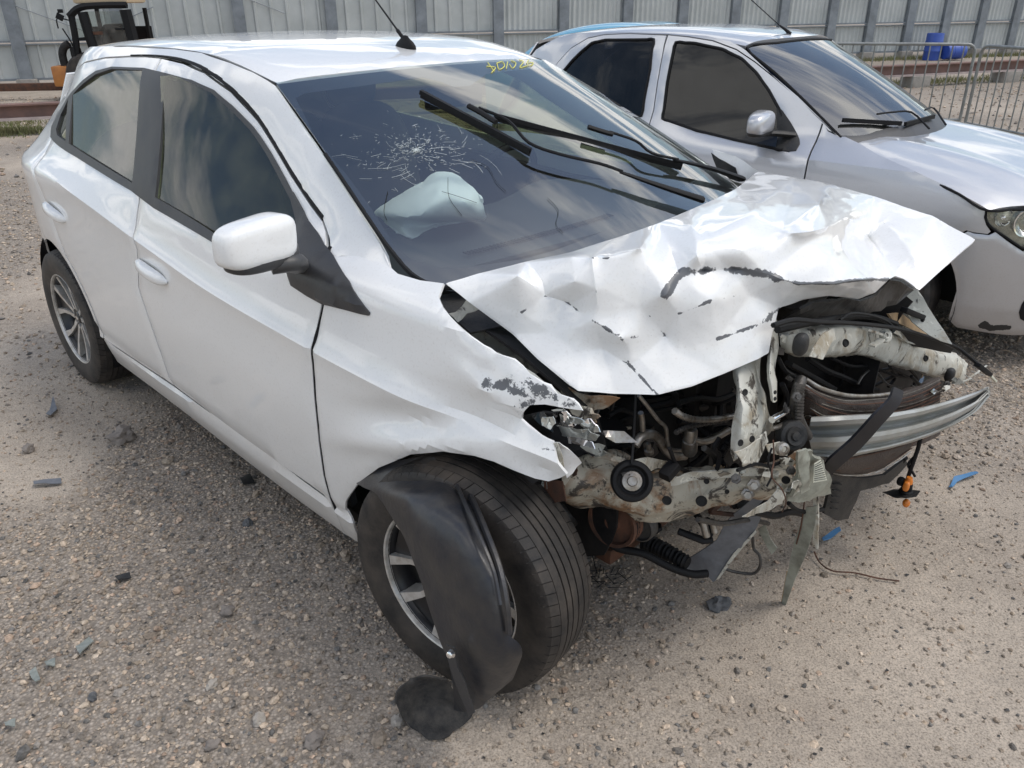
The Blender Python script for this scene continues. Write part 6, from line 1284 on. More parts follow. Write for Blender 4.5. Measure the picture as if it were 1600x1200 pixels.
for k, (q, x, r_, m_) in enumerate([
    ([(1216,560),(1226,578),(1240,588),(1252,600)], 2.93, .006, 'black'), ([(1222,600),(1230,620),(1226,640),(1234,652)], 2.95, .007, 'black'), ([(1262,560),(1290,578),(1320,590),(1350,604),(1372,610)], 2.90, .008, 'black'),
    ([(1300,560),(1330,572),(1360,572),(1390,584),(1416,590)], 2.91, .005, 'black'), ([(1340,600),(1350,585),(1366,578),(1386,600),(1408,606)], 2.92, .004, 'castiron'), ([(1424,588),(1436,600),(1450,606),(1462,600)], 2.96, .006, 'black'),
    ([(1440,590),(1444,576),(1456,572),(1466,580)], 2.95, .004, 'steel'), ([(1152,735),(1180,725),(1205,728),(1230,716)], 3.03, .004, 'black'), ([(1120,735),(1124,712),(1116,700),(1124,684)], 2.92, .006, 'black'), ([(1206,700),(1200,720),(1206,742),(1198,760)], 3.08, .0025, 'black'),
    ([(1060,630),(1090,622),(1120,624),(1145,616)], 2.80, .007, 'black'), ([(950,650),(970,640),(990,646),(1010,640)], 2.70, .006, 'black'), ([(955,690),(968,672),(985,668)], 2.68, .005, 'steel'), ([(1046,700),(1060,730),(1090,740),(1118,738)], 2.86, .005, 'black'),
    ([(1100,700),(1116,712),(1120,728)], 2.88, .008, 'castiron'), ([(1232,786),(1244,796),(1262,800),(1286,796)], 3.02, .006, 'black'), ([(1180,800),(1210,806),(1236,800),(1262,806)], 2.98, .009, 'black'), ([(1090,812),(1130,818),(1170,812),(1200,818)], 2.93, .007, 'castiron')]):
    tube('loom', PM([(a, b, 'x', x) for a, b in q]), r_, m_, car, seg=6, n=4)
for k in (0,4,7,9):
    x0_, y0_ = [(1236,735),(1218,716),(1262,726),(1195,745),(1150,748),(1090,748),(1275,790),(1480,600),(1455,604),(1245,620),(930,716),(955,735),(902,716),(1228,770)][k]
    ax_ = ('y', -.53) if x0_ < 1000 else ('x', 3.06 if x0_ < 1300 else 3.05)
    if x0_ < 1000: ax_ = ('y', -.60)
    bolt_ = lathe('hex_bolt', [(0,.008),(.006,.008),(.0065,.003),(.011,.002),(.011,-.004)], 'castiron', car, seg=6, mtx=AX(PM([(x0_, y0_, ax_[0], ax_[1])])[0], (.6+.3*rr_.randn(), -.6, .5)))

M['tintws'] = glassmat('second_windscreen_glass', (.5, .52, .5), ior=2.5, film=.03); M['lensclear'] = glassmat('clear_lens', (.93, .93, .90), ior=1.5, film=.06)
# ================= silver car beside it =================
pal = empty('silver_car', 'silver hatchback with tinted windows and a scuffed front bumper parked behind', 'car', (.6646, 5.8876, 0), -.7735)
PRL = [(-0.0,1.28),(0.091,1.342),(0.189,1.385),(0.285,1.415)]
prg = [(.30,1.405),(.5,1.412),(.84,1.412),(1.1,1.402),(1.25,1.376),(1.32,1.350)]
edge_ws = [(1.34+.64*t-.004, 1.345-.39*t) for t in (.02,.15,.3,.45,.6,.75,.9,.97)]
pg_r = [(0.224,1.24),(0.283,1.292),(0.352,1.343),(0.445,1.361),(0.782,1.371),(0.815,1.217),(0.826,1.057)]+[(.835,.985),(.5,.99),(.14,1.01),(.10,1.06),(.15,1.16)]
pg_f = [(0.946,1.359),(1.054,1.358),(1.221,1.333),(1.344,1.29),(1.442,1.229),(1.537,1.148),(1.619,1.062),(1.648,1.021),(1.724,0.896),(1.454,0.914),(1.213,0.937),(0.99,0.982),(0.963,1.158)]
dgap = [(1.861,1.02),(1.862,0.938),(1.887,0.864),(1.891,0.789)]
pdg = [(0.863,1.405),(0.879,1.302),(0.894,1.155),(0.912,1.016)]
# body side behind the doors, roof rail and pillar
pcant = [(1.92,.985),(1.80,1.06),(1.70,1.125),(1.55,1.21),(1.42,1.28),(1.30,1.335),(1.15,1.375),(1.0,1.392),(.87,1.400),(.6,1.402),(.42,1.392),(.30,1.370),(.18,1.31),(.08,1.22),(.02,1.12),(-.02,1.0),(-.02,.9)]
pqp = [(-.5,.55),(-.5,.95),(-.38,1.15),(-.2,1.29),(0,1.365),(.15,1.395)]+prg+edge_ws+[(1.985,.958),(1.96,.968)]+[(x, z+.006) for x, z in pcant]+[(-.04,.75)]+arc(0, .29, .36, 55, 125, 10)+[(-.25,.55)]
panel('body_side', S_pside, pqp, 'silver', pal, step=.045, thick=.012, edge=.003)
prd = [p for p in pcant if p[0] < .862]+[(-.03,.76),(.20,.60)]+arc(0, .29, .37, 45, 10, 5)+[(.38,.24),(.93,.24),(.93,.6)]+[(x-.003, z) for x, z in reversed(pdg)]
def shr(g, k):
    cx = sum(p[0] for p in g)/len(g); cz = sum(p[1] for p in g)/len(g); return [(cx+(p[0]-cx)*k, cz+(p[1]-cz)*k) for p in g]
prd_o = panel('rear_door', S_pside, [(.858,1.398)]+[p for p in pcant if p[0] < .85]+[(-.03,.76),(.20,.60)]+arc(0, .29, .37, 45, 10, 5)+[(.38,.24),(.90,.24),(.915,.6)]+[(x-.003, z) for x, z in reversed(pdg[1:])], 'silver', pal, holes=[shr(pg_r, 1.03)], step=.045, thick=.014, edge=.003)
pfd = [p for p in pcant if p[0] > .865]+[(x+.003, z) for x, z in pdg[1:]]+[(.921,.6),(.906,.24),(1.86,.24),(1.895,.5)]+[(x-.004, z) for x, z in reversed(dgap)]+[(1.90,.99)]
pfd_o = panel('front_door', S_pside, pfd, 'silver', pal, holes=[shr(pg_f, 1.02)], step=.045, thick=.014, edge=.003)
panel('rear_window', S_pside, shr(pg_r, 1.04), 'tint', prd_o, step=.08, thick=.004, off=-.006, edge=0)
panel('front_window', S_pside, shr(pg_f, 1.03), 'tint', pfd_o, step=.08, thick=.004, off=-.006, edge=0)
for g, par in ((pg_r, prd_o), (pg_f, pfd_o)):
    tube('window_rubber', [Vector(S_pside(*p))+Vector((0, .002, 0)) for p in densify(shr(g, 1.025), .05)], .008, 'black', par, seg=6, n=2, closed=True)
panel('side_skirt', S_pside, [(.38,.235),(.38,.17),(2.0,.17),(2.0,.235)], 'silver', pal, step=.06, thick=.02, edge=.003)
# front wing + bumper corner
dg2 = [(x+.004, z) for x, z in dgap]
fw_ = [(1.965,.966)]+[(1.991,0.969),(2.18,0.916),(2.358,0.882),(2.597,0.809),(2.729,0.751)]+[(2.712,0.744),(2.712,0.714),(2.729,0.682),(2.751,0.657)]+[(2.742,0.645),(2.686,0.646),(2.66,0.651)]+[(2.60,.60)]+arc(2.30, .30, .375, 42, 178, 18)+[(1.905,.24),(1.90,.5)]+list(reversed(dg2))+[(1.90,.985)]
panel('front_wing', S_pside, fw_, 'silver', pal, step=.035, thick=.012, edge=.004)
pb = [(2.605,.595)]+[(2.667,0.646),(2.693,0.64),(2.748,0.64),(2.77,0.656),(2.821,0.619),(2.882,0.578)]+[(2.98,.60),(3.10,.60),(3.11,.4),(3.10,.22),(3.05,.175),(2.9,.168),(2.70,.180),(2.665,.22)]+arc(2.30, .30, .382, 10, 41, 5)
scf = [([S_pside(*p) for p in [(2.799,0.213),(2.838,0.205),(2.894,0.218)]], .03, 1.0), ([S_pside(*p) for p in [(2.807,0.228),(2.824,0.22)]], .02, .9)]
panel('front_bumper', S_pside, pb, 'silver', pal, step=.02, thick=.014, edge=.005, wear=scf)
panel('front_bumper_centre', lambda y, z: (3.105-.25*max(0, abs(y)-.30)**1.5-.03*abs(z-.4), y, z), [(-.36,.18),(-.36,.60),(.6,.60),(.6,.18)], 'silver', pal, step=.06, thick=.014, edge=.003, sgn=-1)
fl_ = panel('fog_lamp_pocket', S_pside, [(2.928,0.359),(2.922,0.334),(2.92,0.297),(2.929,0.264),(2.946,0.251)]+[(3.0,.26),(3.01,.34)], 'black', pal, step=.04, thick=.004, off=.004, edge=.001)
# headlamp: dark rim, reflectors behind clear lens
hlo = [(2.715,0.739),(2.738,0.751),(2.842,0.759)]+[(3.02,.74),(3.08,.70),(3.09,.62),(3.05,.585)]+[(2.876,0.595),(2.81,0.638),(2.758,0.669),(2.728,0.696)]
lamp = panel('headlamp', S_pside, hlo, 'lens', pal, step=.03, thick=.03, off=-.028, edge=.0)
panel('lamp_lens', S_pside, shr(hlo, .985), 'lensclear', lamp, step=.03, thick=.004, off=.003, edge=.004)
tube('lamp_seal', [Vector(S_pside(*p)) for p in densify(hlo, .03)], .005, 'black', lamp, seg=6, n=2, closed=True)
for px_, r_ in (([(2.769,0.72)][0], .036), ([(2.854,0.7)][0], .052)):
    c = Vector(S_pside(*px_)); lathe('reflector', [(0,-.03),(r_*.3,-.028),(r_*.7,-.016),(r_,.0),(r_*1.12,.001)], 'chrome', lamp, seg=28, mtx=AX(c+Vector((.01,.018,0)), (.75,-.66,.1)))
    ellbox('bulb_cap', c+Vector((.012,.012,0)), .010, .010, .010, 'chrome', lamp, p=1)
# roof, windscreen, bonnet
prf = [(-.3,-.36),(-.1,-.44),(.2,-.50),(.6,-.515),(1.0,-.515),(1.25,-.508),(1.325,-.503)]; prf = prf+[(1.315+.05*(1-s*s), s*.50) for s in (-.8,-.5,-.2,.2,.5,.8)]+[(x, -y) for x, y in reversed(prf)]
panel('roof', S_proof, prf, 'silver', pal, step=.06, thick=.02, edge=.004, smooth=40)
pws = panel('windscreen', S_pws, [(-1,0),(-.5,0),(0,0),(.5,0),(1,0),(1,.5),(1,1),(.5,1),(0,1),(-.5,1),(-1,1),(-1,.5)], 'tintws', pal, step=.08, thick=.0045, off=-.001, edge=0, sgn=-1)

panel('windscreen_border', S_pws, [(-1,0),(-.5,0),(0,0),(.5,0),(1,0),(1,.5),(1,1),(.5,1),(0,1),(-.5,1),(-1,1),(-1,.5)], 'frit', pws, holes=[[(-.95,.025),(0,.02),(.95,.025),(.96,.5),(.95,.94),(0,.95),(-.95,.94),(-.96,.5)]], step=.08, thick=.001, off=-.007, edge=0, sgn=-1)
tube('windscreen_seal', [S_pws(s, 0) for s in (1,.5,0,-.5,-1)]+[S_pws(-1, t) for t in (.3,.6,.9,1.0)], .007, 'black', pws, seg=6, n=3)
pho = [(1.962,-0.567),(2.069,-0.621),(2.172,-0.673),(2.348,-0.732),(2.478,-0.767),(2.601,-0.796),(2.738,-0.827)]+[(2.86,-.64),(2.93,-.58),(2.99,-.5),(3.06,-.3),(3.08,0)]
pho = pho+[(x, -y) for x, y in reversed(pho[:-1])]+[(2.00,.45),(2.06,.2),(2.08,0),(2.06,-.2),(2.00,-.45)]
panel('bonnet', S_phood, pho, 'silver', pal, step=.05, thick=.012, edge=.004, smooth=40)
tube('bonnet_gap', [(x, y-.004, S_phood(x, y)[2]-.006) for x, y in pho[:9]], .006, 'black', pal, seg=6, n=4)
grid('cowl_cover', [[S_pws(s, .97) for s in (-1,-.5,0,.5,1)], [Vector(S_pws(s, 1.0))+Vector((.015, 0, -.004)) for s in (-1,-.5,0,.5,1)], [Vector(S_pws(s, 1.0))+Vector((.06, 0, -.035)) for s in (-1,-.5,0,.5,1)]], -.006, 'trim', pal)
boxo('grille', (3.06, 0, .62), (.05, .9, .10), 'black', pal, bevel=.01)
PMF = [(2.244,-0.236,0.985),(2.261,-0.046,0.985)]; PMM = [(1.647,-0.86,1.023)][0]
# wipers
def pon(p, o):
    q = Vector(S_pws(*p)); return q+Vector((.5, 0, .85))*o
b_ = [[(-0.902,0.869),(-0.409,0.974)], [(-0.374,0.985),(0.196,0.984)]]
for (a, b), arm in zip(b_, ([(-0.625,0.897),(-0.453,0.904),(-0.229,0.934)]+[None, 0], [(0.017,0.94),(0.252,0.947)]+[None, 0])):
    w2 = bar('wiper', pon(a, .02), pon(b, .02), .014, .02, 'black', pal)
    tube('wiper_arm', [pon(p, .045) for p in arm[:-2]]+[Vector(PMF.pop(0))], .005, 'black', w2, seg=6, n=3)
# mirror
pmc = Vector(PMM)

def msh2(v):
    k = (v.y+.10)/.20; v = v.copy(); v.z *= .85+.15*k; v.x *= .7+.3*k; return v
pmh = ellbox('mirror_housing', pmc, .065, .125, .062, 'silver', pal, p=.65, rot=Matrix.Rotation(R(14), 3, 'Z'), shape=msh2)
ellbox('mirror_base', pmc+Vector((-.006, .012, -.036)), .063, .122, .034, 'plastic', pmh, p=.7, rot=Matrix.Rotation(R(14), 3, 'Z'), shape=msh2)
tube('mirror_arm', [pmc+Vector((0, .03, -.055)), pmc+Vector((.02, .10, -.055)), Vector(S_pside(1.74, .955))], .026, 'plastic', pmh, seg=8, n=4, flat=.6)
psail = [(1.606,1.079),(1.639,1.063),(1.704,1.007),(1.762,0.953),(1.798,0.918),(1.805,0.893),(1.77,0.888),(1.698,0.891),(1.64,0.978)]
panel('mirror_sail', S_pside, psail, 'plastic', pal, step=.03, thick=.012, off=.010, edge=.006)
# roof antenna
pac = Vector(S_proof(1.27, .03)); pt = [(1.036,0.03,1.571)][0]
pa_ = tube('antenna', [pac+Vector((.035,0,-.006)), pac+Vector((.01,0,.012)), pac+Vector((-.035,0,.038))], lambda t: .013-.008*t, 'black', pal, seg=8, n=4)
tube('antenna_whip', [pac+Vector((-.03,0,.034)), pac+Vector((-.03,0,.034))+(Vector(pt)-pac-Vector((-.03,0,.034)))*1.5], .0028, 'black', pa_, seg=6, n=1)
# far side, rear, floor, wheels
pfo = [(-.45,.30),(-.5,.95),(-.38,1.15),(-.2,1.29),(0,1.365),(.30,1.405),(.84,1.412),(1.1,1.402),(1.32,1.350),(1.98,.94),(2.1,.90),(2.4,.85),(2.7,.78),(2.9,.70),(3.04,.58),(3.05,.25),(2.72,.25)]+arc(2.30, .30, .375, 0, 180, 12)+[(1.9,.22),(.40,.22)]+arc(0, .29, .37, 0, 180, 12)
pfw = [(.05,1.0),(.2,1.24),(.4,1.36),(.9,1.37),(1.2,1.34),(1.45,1.22),(1.72,1.0),(1.2,.97)]
pf_ = panel('far_body_side', S_pfar, pfo, 'silver', pal, holes=[pfw], step=.08, thick=.012, edge=.002, sgn=-1)
panel('far_windows', S_pfar, shr(pfw, 1.02), 'tint', pf_, step=.1, thick=.004, off=-.008, edge=0, sgn=-1)
grid('tailgate', [[(-.3, y, S_proof(-.3, y)[2]-.01) for y in (-.36,-.15,.15,.36)], [(-.44, y, .98) for y in (-.55,-.2,.2,.55)], [(-.52, y, .7) for y in (-.56,-.2,.2,.56)], [(-.5, y, .25) for y in (-.56,-.2,.2,.56)]], -.01, 'silver', pal)
bm = bmesh.new(); box(bm, (1.2, 0, .24), (2.6, 1.4, .06)); box(bm, (1.95, 0, .6), (.05, 1.35, .62)); box(bm, (2.62, 0, .45), (.5, 1.0, .4)); frombm('floor_pan', bm, 'void', pal)
for s, S_ in ((1, S_pside), (-1, S_pfar)): panel('door_card', S_, [(.4,.28),(1.9,.28),(1.9,.95),(0,.97),(-.4,.9),(-.4,.7),(.2,.66)], 'dash', pal, step=.15, thick=.02, off=-.05, edge=0, sgn=s)
grid('dashboard', [[(1.50, y, .88) for y in (-.6,0,.6)], [(1.60, y, .935) for y in (-.62,0,.62)], [(1.98, y, .935) for y in (-.62,0,.62)]], -.01, 'dash', pal)
for y in (-.34, .34):
    st = ellbox('front_seat', (.72, y, .86), .08, .22, .36, 'seat', pal, p=.6, rot=Matrix.Rotation(R(-16), 3, 'Y')); ellbox('headrest', (.60, y, 1.22), .04, .12, .08, 'seat', st, p=.7)
ta = (-.06,) 
for p, o_ in (((0,-.73,.285), -1), ((2.30,-.72,.285), -1), ((0,.73,.285), 1), ((2.30,.72,.285), 1)):
    wq = lathe('wheel', [(.17,-.06),(.2,-.085),(.26,-.09),(.28,-.075),(.285,-.05),(.285,.05),(.28,.075),(.26,.09),(.2,.085),(.17,.06)], 'tyre', pal, seg=48, mtx=AX(p, (0, o_, 0)))
    lathe('hub_cap', [(0,.05),(.04,.05),(.06,.03),(.15,.045),(.18,.06)], 'alloy', wq, seg=32, mtx=AX(p, (0, o_, 0)))
for cx, y0, y1 in ((2.30,-.77,-.4), (0,-.77,-.4), (2.30,.77,.4), (0,.77,.4)):
    bm = bmesh.new(); A = []
    for y in (y0, y1): A.append([bm.verts.new((cx+.385*math.cos(R(a)), y, .29+.385*math.sin(R(a)))) for a in range(-15, 196, 10)])
    for k in range(len(A[0])-1): bm.faces.new([A[0][k], A[0][k+1], A[1][k+1], A[1][k]])
    bm.faces.new(A[1]); frombm('wheel_house', bm, 'void', pal)

# ================= light blue car far behind, only its roof edge shows =================
M['blue'] = mat('light_blue_paint', (.16, .42, .58), .3, coat=1)
bc_ = empty('blue_car', 'light blue car hidden behind the silver one, only its roof showing', 'car', (1.62, 10.5, -.125), -.7735)
def lb(rows, nm, m_, par): return grid(nm, rows, -.01, m_, par, nu=4, nv=4)
def bsec(x, zt, w_, zb=.3): return [(x, -w_, zb), (x, -w_*1.03, .75), (x, -w_*.97, .95), (x, -w_*.72, zt-.05), (x, 0, zt), (x, w_*.72, zt-.05), (x, w_*.97, .95), (x, w_*1.03, .75), (x, w_, zb)]
lb([bsec(-2.0,.98,.70), bsec(-1.6,1.02,.78), bsec(-1.1,1.30,.80), bsec(-.4,1.43,.80), bsec(.3,1.42,.80), bsec(.75,1.22,.80), bsec(1.15,1.0,.79), bsec(1.8,.90,.74), bsec(2.05,.72,.62)], 'body', 'blue', bc_)
for x in (-1.25, 1.25):
    for y in (-.74, .74): lathe('wheel', [(0,.05),(.17,.05),(.2,.085),(.27,.08),(.29,.05),(.29,-.05),(.27,-.08),(0,-.08)], 'tyre', bc_, seg=28, mtx=AX((x, y, .29), (0, 1 if y > 0 else -1, 0)))
for s in (-1, 1): boxo('side_window', (-.15, s*.715, 1.13), (1.2, .03, .26), 'tint', bc_, Matrix.Rotation(R(-s*-24), 3, 'X'))
boxo('windscreen', (.80, 0, 1.19), (.03, 1.1, .42), 'tint', bc_, Matrix.Rotation(R(-58), 3, 'Y'))

# ================= crowd barriers =================
M['galv'] = mat('galvanised_tube', (.30, .31, .30), .45, metal=.55, noise_amt=.35, scale=10, col2=(.20, .20, .19))
def barrier(name, label, A, B, z1, z0, lean, nb):
    A, B = Vector(A), Vector(B); L = (B-A).length; t = empty(name, label, 'barrier', (A.x, A.y, 0), math.atan2(B.y-A.y, B.x-A.x), group='metal crowd barriers standing end to end behind the silver car')
    r_ = .10
    fr_ = [(0,0,z0),(0,0,z1-r_)]+[(r_-r_*math.cos(R(a)), 0, z1-r_+r_*math.sin(R(a))) for a in (22,45,67,90)]+[(L/2,0,z1)]+[(L-r_+r_*math.sin(R(a)), 0, z1-r_+r_*math.cos(R(a))) for a in (0,22,45,67,90)]+[(L,0,z0)]
    tube('frame', fr_, .019, 'galv', t, seg=8, n=1)
    tube('bottom_rail', [(0,0,z0+.02),(L,0,z0+.02)], .016, 'galv', t, seg=8, n=1)
    for k in range(1, nb): tube('bar', [(L*k/nb, 0, z0+.02), (L*k/nb, 0, z1-.01)], .0085, 'galv', t, seg=6, n=1)
    for x in (.15, L-.15): tube('foot', [(x, -.28, .012), (x, -.2, .05), (x, 0, z0), (x, .2, .05), (x, .28, .012)], .015, 'galv', t, seg=6, n=2)
    return t
WB = [(5.82,10.743,0.1),(5.287,13.791,0.1),(5.749,10.547,0.08),(6.013,9.139,0.08)]
C1 = Vector(WB[0]); C0 = C1+Vector((-2.35, .75, 0)); D0 = Vector(WB[2]); D1 = Vector(WB[3]); D1 = D0+(D1-D0).normalized()*2.4
barrier('crowd_barrier', 'galvanised crowd barrier in front of the blue drums, left of the two', C0, C1, 1.02, .10, 0, 19)
barrier('crowd_barrier', 'galvanised crowd barrier running out of the picture at the right', D0+(D1-D0).normalized()*.06, D1, 1.02, .10, 0, 19)

# ================= blue drums =================
M['bluedrum'] = mat('blue_plastic_drum', (.025, .07, .36), .4, noise_amt=.35, scale=5, col2=(.05, .10, .34))
dp_ = [(11.21,22.786,0.0)][0]
prof = [(0,0),(.27,0),(.285,.02),(.285,.28),(.295,.295),(.295,.325),(.285,.34),(.285,.58),(.295,.595),(.295,.625),(.285,.64),(.285,.86),(.275,.885),(.26,.89),(.26,.875),(0,.875)]
dr = empty('blue_drum', 'upright blue plastic drum standing near the corrugated fence', 'drum', (dp_[0], dp_[1], 0), group='blue drums by the corrugated fence')
dr.scale = (.74,)*3
lathe('barrel', prof, 'bluedrum', dr, seg=32); lathe('bung', [(0,.895),(.03,.895),(.03,.87)], 'bluedrum', dr, seg=12, mtx=Matrix.Translation((.14, -.05, 0)))
dr2 = empty('blue_drum', 'blue plastic drum lying on its side next to the upright one', 'drum', (dp_[0]+.66, dp_[1]-.05, .215), .25, group='blue drums by the corrugated fence'); dr2.scale = (.70,)*3
lathe('barrel', prof, 'bluedrum', dr2, seg=32, mtx=Matrix.Rotation(R(90), 4, 'Y') @ Matrix.Translation((0, 0, -.62)) @ Matrix.Diagonal((.95,.95,.9,1)))
lathe('open_mouth', [(0,.005),(.235,.005),(.24,0)], 'void', dr2, seg=24, mtx=Matrix.Rotation(R(90), 4, 'Y') @ Matrix.Translation((0, 0, .18)))

# ================= backhoe loader behind the car, left =================
M['orange'] = mat('faded_orange_paint', (.50, .20, .045), .55, noise_amt=.4, scale=4, col2=(.34, .13, .04))
M['cabroof'] = mat('beige_cab_roof', (.52, .41, .27), .6)
M['cabglass'] = glassmat('cab_glass', (.80, .84, .82), ior=1.5, film=.12)
LP = [(-8.305,15.2,0.2),(-7.811,15.2,0.569),(-7.592,15.2,1.44),(-6.492,15.2,1.429),(-6.55,15.2,1.004),(-7.352,15.2,1.517),(-6.615,15.2,1.52)]
cx0, cx1 = LP[2][0], LP[3][0]; zt = 1.50
ld = empty('loader', 'small orange loader with a black framed cab and beige roof', 'loader', (cx0, 15.2, 0), .05)
W_ = cx1-cx0
boxo('engine_cover', (-.02, .3, .43), (.80, 1.0, .34), 'orange', ld, bevel=.04); boxo('chassis', (.9, .3, .30), (2.0, .8, .25), 'black', ld, bevel=.03)
boxo('body', (1.0, .3, .62), (W_+.1, .9, .5), 'orange', ld, bevel=.04)
tube('cab_post', [(.02,-.14,.5),(.10,-.14,1.0),(.12,-.14,zt-.10)], .055, 'black', ld, seg=6, n=3); tube('cab_post', [(.42,-.14,.70),(.36,-.14,1.0),(.32,-.14,zt-.05)], .085, 'black', ld, seg=6, n=3)
tube('cab_post', [(W_,-.14,.6),(W_-.03,-.14,1.0),(W_-.06,-.14,zt-.02)], .10, 'black', ld, seg=6, n=3); tube('cab_post', [(.2,.75,.6),(.2,.75,zt)], .04, 'black', ld, seg=6, n=1); tube('cab_post', [(W_-.05,.75,.6),(W_-.05,.75,zt)], .04, 'black', ld, seg=6, n=1)
tube('roof_frame', [(.08,-.14,zt-.12),(.3,-.14,zt+.02),(.7,-.14,zt+.05),(W_-.02,-.14,zt+.05)], .06, 'black', ld, seg=6, n=4); bar('cab_rail', (.05,-.14,1.02), (.40,-.14,1.04), .04, .05, 'black', ld); bar('cab_rail', (.1,-.14,.78), (.4,-.14,.86), .03, .03, 'black', ld)
boxo('cab_roof', (W_/2+.10, .3, zt+.19), (.92, .9, .22), 'cabroof', ld, bevel=.05)
boxo('cab_back_panel', (W_/2, .78, .95), (W_, .03, .5), 'black', ld); boxo('cab_seat', (W_/2+.1, .35, 1.0), (.35, .4, .5), 'black', ld, bevel=.05); bar('cab_rail', (.35,-.14,.72), (W_,-.14,.72), .06, .10, 'black', ld)
boxo('door_glass', (W_/2+.14, -.14, 1.08), (.68, .012, .76), 'cabglass', ld); boxo('front_glass', (.22, -.14, 1.2), (.16, .012, .30), 'cabglass', ld)
bar('wiper_motor', (W_-.12,-.17,1.18), (W_-.28,-.17,1.18), .04, .03, 'black', ld); boxo('door_sticker', (W_/2-.05,-.155,1.12), (.18,.006,.05), 'rust', ld)
tube('exhaust', [(-.20,-.1,.58),(-.20,-.1,.78),(-.14,-.1,.90),(-.05,-.1,.95)], .065, 'dark', ld, seg=12, n=4); lathe('air_filter', [(0,.3),(.07,.3),(.09,.26),(.09,0),(0,0)], 'dark', ld, seg=16, mtx=Matrix.Translation((.02,-.05,.60)))
tube('mirror_bracket', [(.08,-.14,1.32),(-.1,-.2,1.36),(-.12,-.2,1.2)], .012, 'black', ld, seg=6, n=3); boxo('side_mirror', (-.05,-.2,1.38), (.12,.03,.10), 'black', ld, Matrix.Rotation(R(30), 3, 'Y'), bevel=.01); boxo('work_lamp', (-.02,-.2,1.47), (.08,.05,.06), 'black', ld, bevel=.01)
tube('hose', [(.02,-.18,.5),(.06,-.2,.9),(-.05,-.2,1.2)], .012, 'black', ld, seg=6, n=4); tube('hose', [(.30,-.18,.66),(.5,-.2,.82),(.62,-.2,.76)], .02, 'black', ld, seg=6, n=4)
for x in (.2, 1.5): lathe('wheel', [(0,.06),(.16,.06),(.2,.14),(.36,.14),(.40,.08),(.40,-.08),(.36,-.14),(0,-.14)], 'tyre', ld, seg=32, mtx=AX((x, -.1, .40), (0,-1,0)))
tw = lathe('discarded_wheel', [(.15,.06),(.2,.12),(.36,.13),(.42,.08),(.43,0),(.42,-.08),(.36,-.13),(.15,-.12)], 'tyre', None, seg=40, mtx=AX((-8.60, 13.3, .40), (.25,-1,0))); tag(tw, 'black tyre standing at the left edge beside the steel beam', 'wheel'); 

# ================= loose things on the ground =================
def rock(px_, r_, label, m_, seed, sq=(1, .8, .75)):
    bm = bmesh.new(); bmesh.ops.create_icosphere(bm, subdivisions=3, radius=r_)
    for v in bm.verts:
        n_ = noise.noise(v.co*(1.3/r_)+Vector((seed*3.3, 0, 0)))+.5*noise.noise(v.co*(3.0/r_)+Vector((0, seed*3.3, 0))); v.co = Vector((v.co.x*sq[0], v.co.y*sq[1], v.co.z*sq[2]))*(1+.55*n_)
    o = frombm('rock', bm, m_, None, 35); o.location = (px_[0], px_[1], r_*sq[2]*.55); o.rotation_euler = (0, 0, seed); return tag(o, label, 'rock', 'rocks lying loose on the yard')
M['rockm'] = mat('grey_rock', (.25, .22, .195), .9, noise_amt=.5, scale=40, col2=(.16, .14, .125), bump=.8, bscale=70)
M['rocklight'] = mat('pale_rock', (.42, .38, .33), .9, noise_amt=.4, scale=40, col2=(.30, .27, .24), bump=.6, bscale=80)
M['rockdark'] = mat('slate_rock', (.08, .085, .09), .8, noise_amt=.4, scale=40, col2=(.13, .13, .135), bump=.6, bscale=80)
for px_, r_, lb_, m_, sd_ in (([(-1.571,2.815,0.0)][0], .050, 'fist sized grey rock lying alone on bare dirt left of the car', 'rockm', 1), ([(-1.916,2.741,0.0)][0], .025, 'small brown rock near the left edge above the black strip', 'rockm', 2),
    ([(0.591,1.801,0.0)][0], .030, 'dark angular rock right of the front tyre', 'rockdark', 3), ([(-0.783,1.523,0.0)][0], .016, 'pale rounded stone low in the middle of the gravel', 'rocklight', 4), ([(-0.631,1.411,-0.0)][0], .017, 'pale stone next to a cluster of dark pebbles near the bottom', 'rocklight', 5),
    ([(-0.83,1.791,-0.0)][0], .022, 'flat brown stone on the gravel below the sill', 'rockm', 6), ([(-0.48,1.346,-0.0)][0], .022, 'reddish rock at the bottom edge left of the liner flap', 'rockm', 7), ([(-0.288,1.399,0.0)][0], .018, 'cream pebble tucked against the left of the liner flap', 'rocklight', 8),
    ([(-1.075,1.485,0.0)][0], .013, 'small black shard like stone on bare dirt, bottom left', 'rockdark', 9), ([(-0.719,1.334,-0.0)][0], .016, 'brown stone at the very bottom of the gravel patch', 'rockm', 10), ([(-0.897,2.228,0.0)][0], .018, 'dark slate rock in the gravel beside the sill', 'rockdark', 12)):
    rock(px_, r_, lb_, m_, sd_)
def shard(name, cat_, pts, m_, label, z=.012, th=.004, cr=.004, seed=1):
    P = PMS.pop(0); o = plate(name, [(p[0], p[1], z+.006*(k % 2)) for k, p in enumerate(P)], th, m_, None, crumple=cr, seed=seed); return tag(o, label, cat_, {'blue_scrap': 'blue plastic scraps on the ground', 'glass_piece': 'pale glass pieces at the lower left', 'plastic_scrap': 'black and grey plastic scraps in the gravel'}.get(name))
M['blueplastic'] = mat('blue_plastic_scrap', (.08, .22, .42), .45); M['glassbit'] = mat('broken_glass_film', (.27, .29, .26), .35, coat=.4, noise_amt=.4, scale=60)
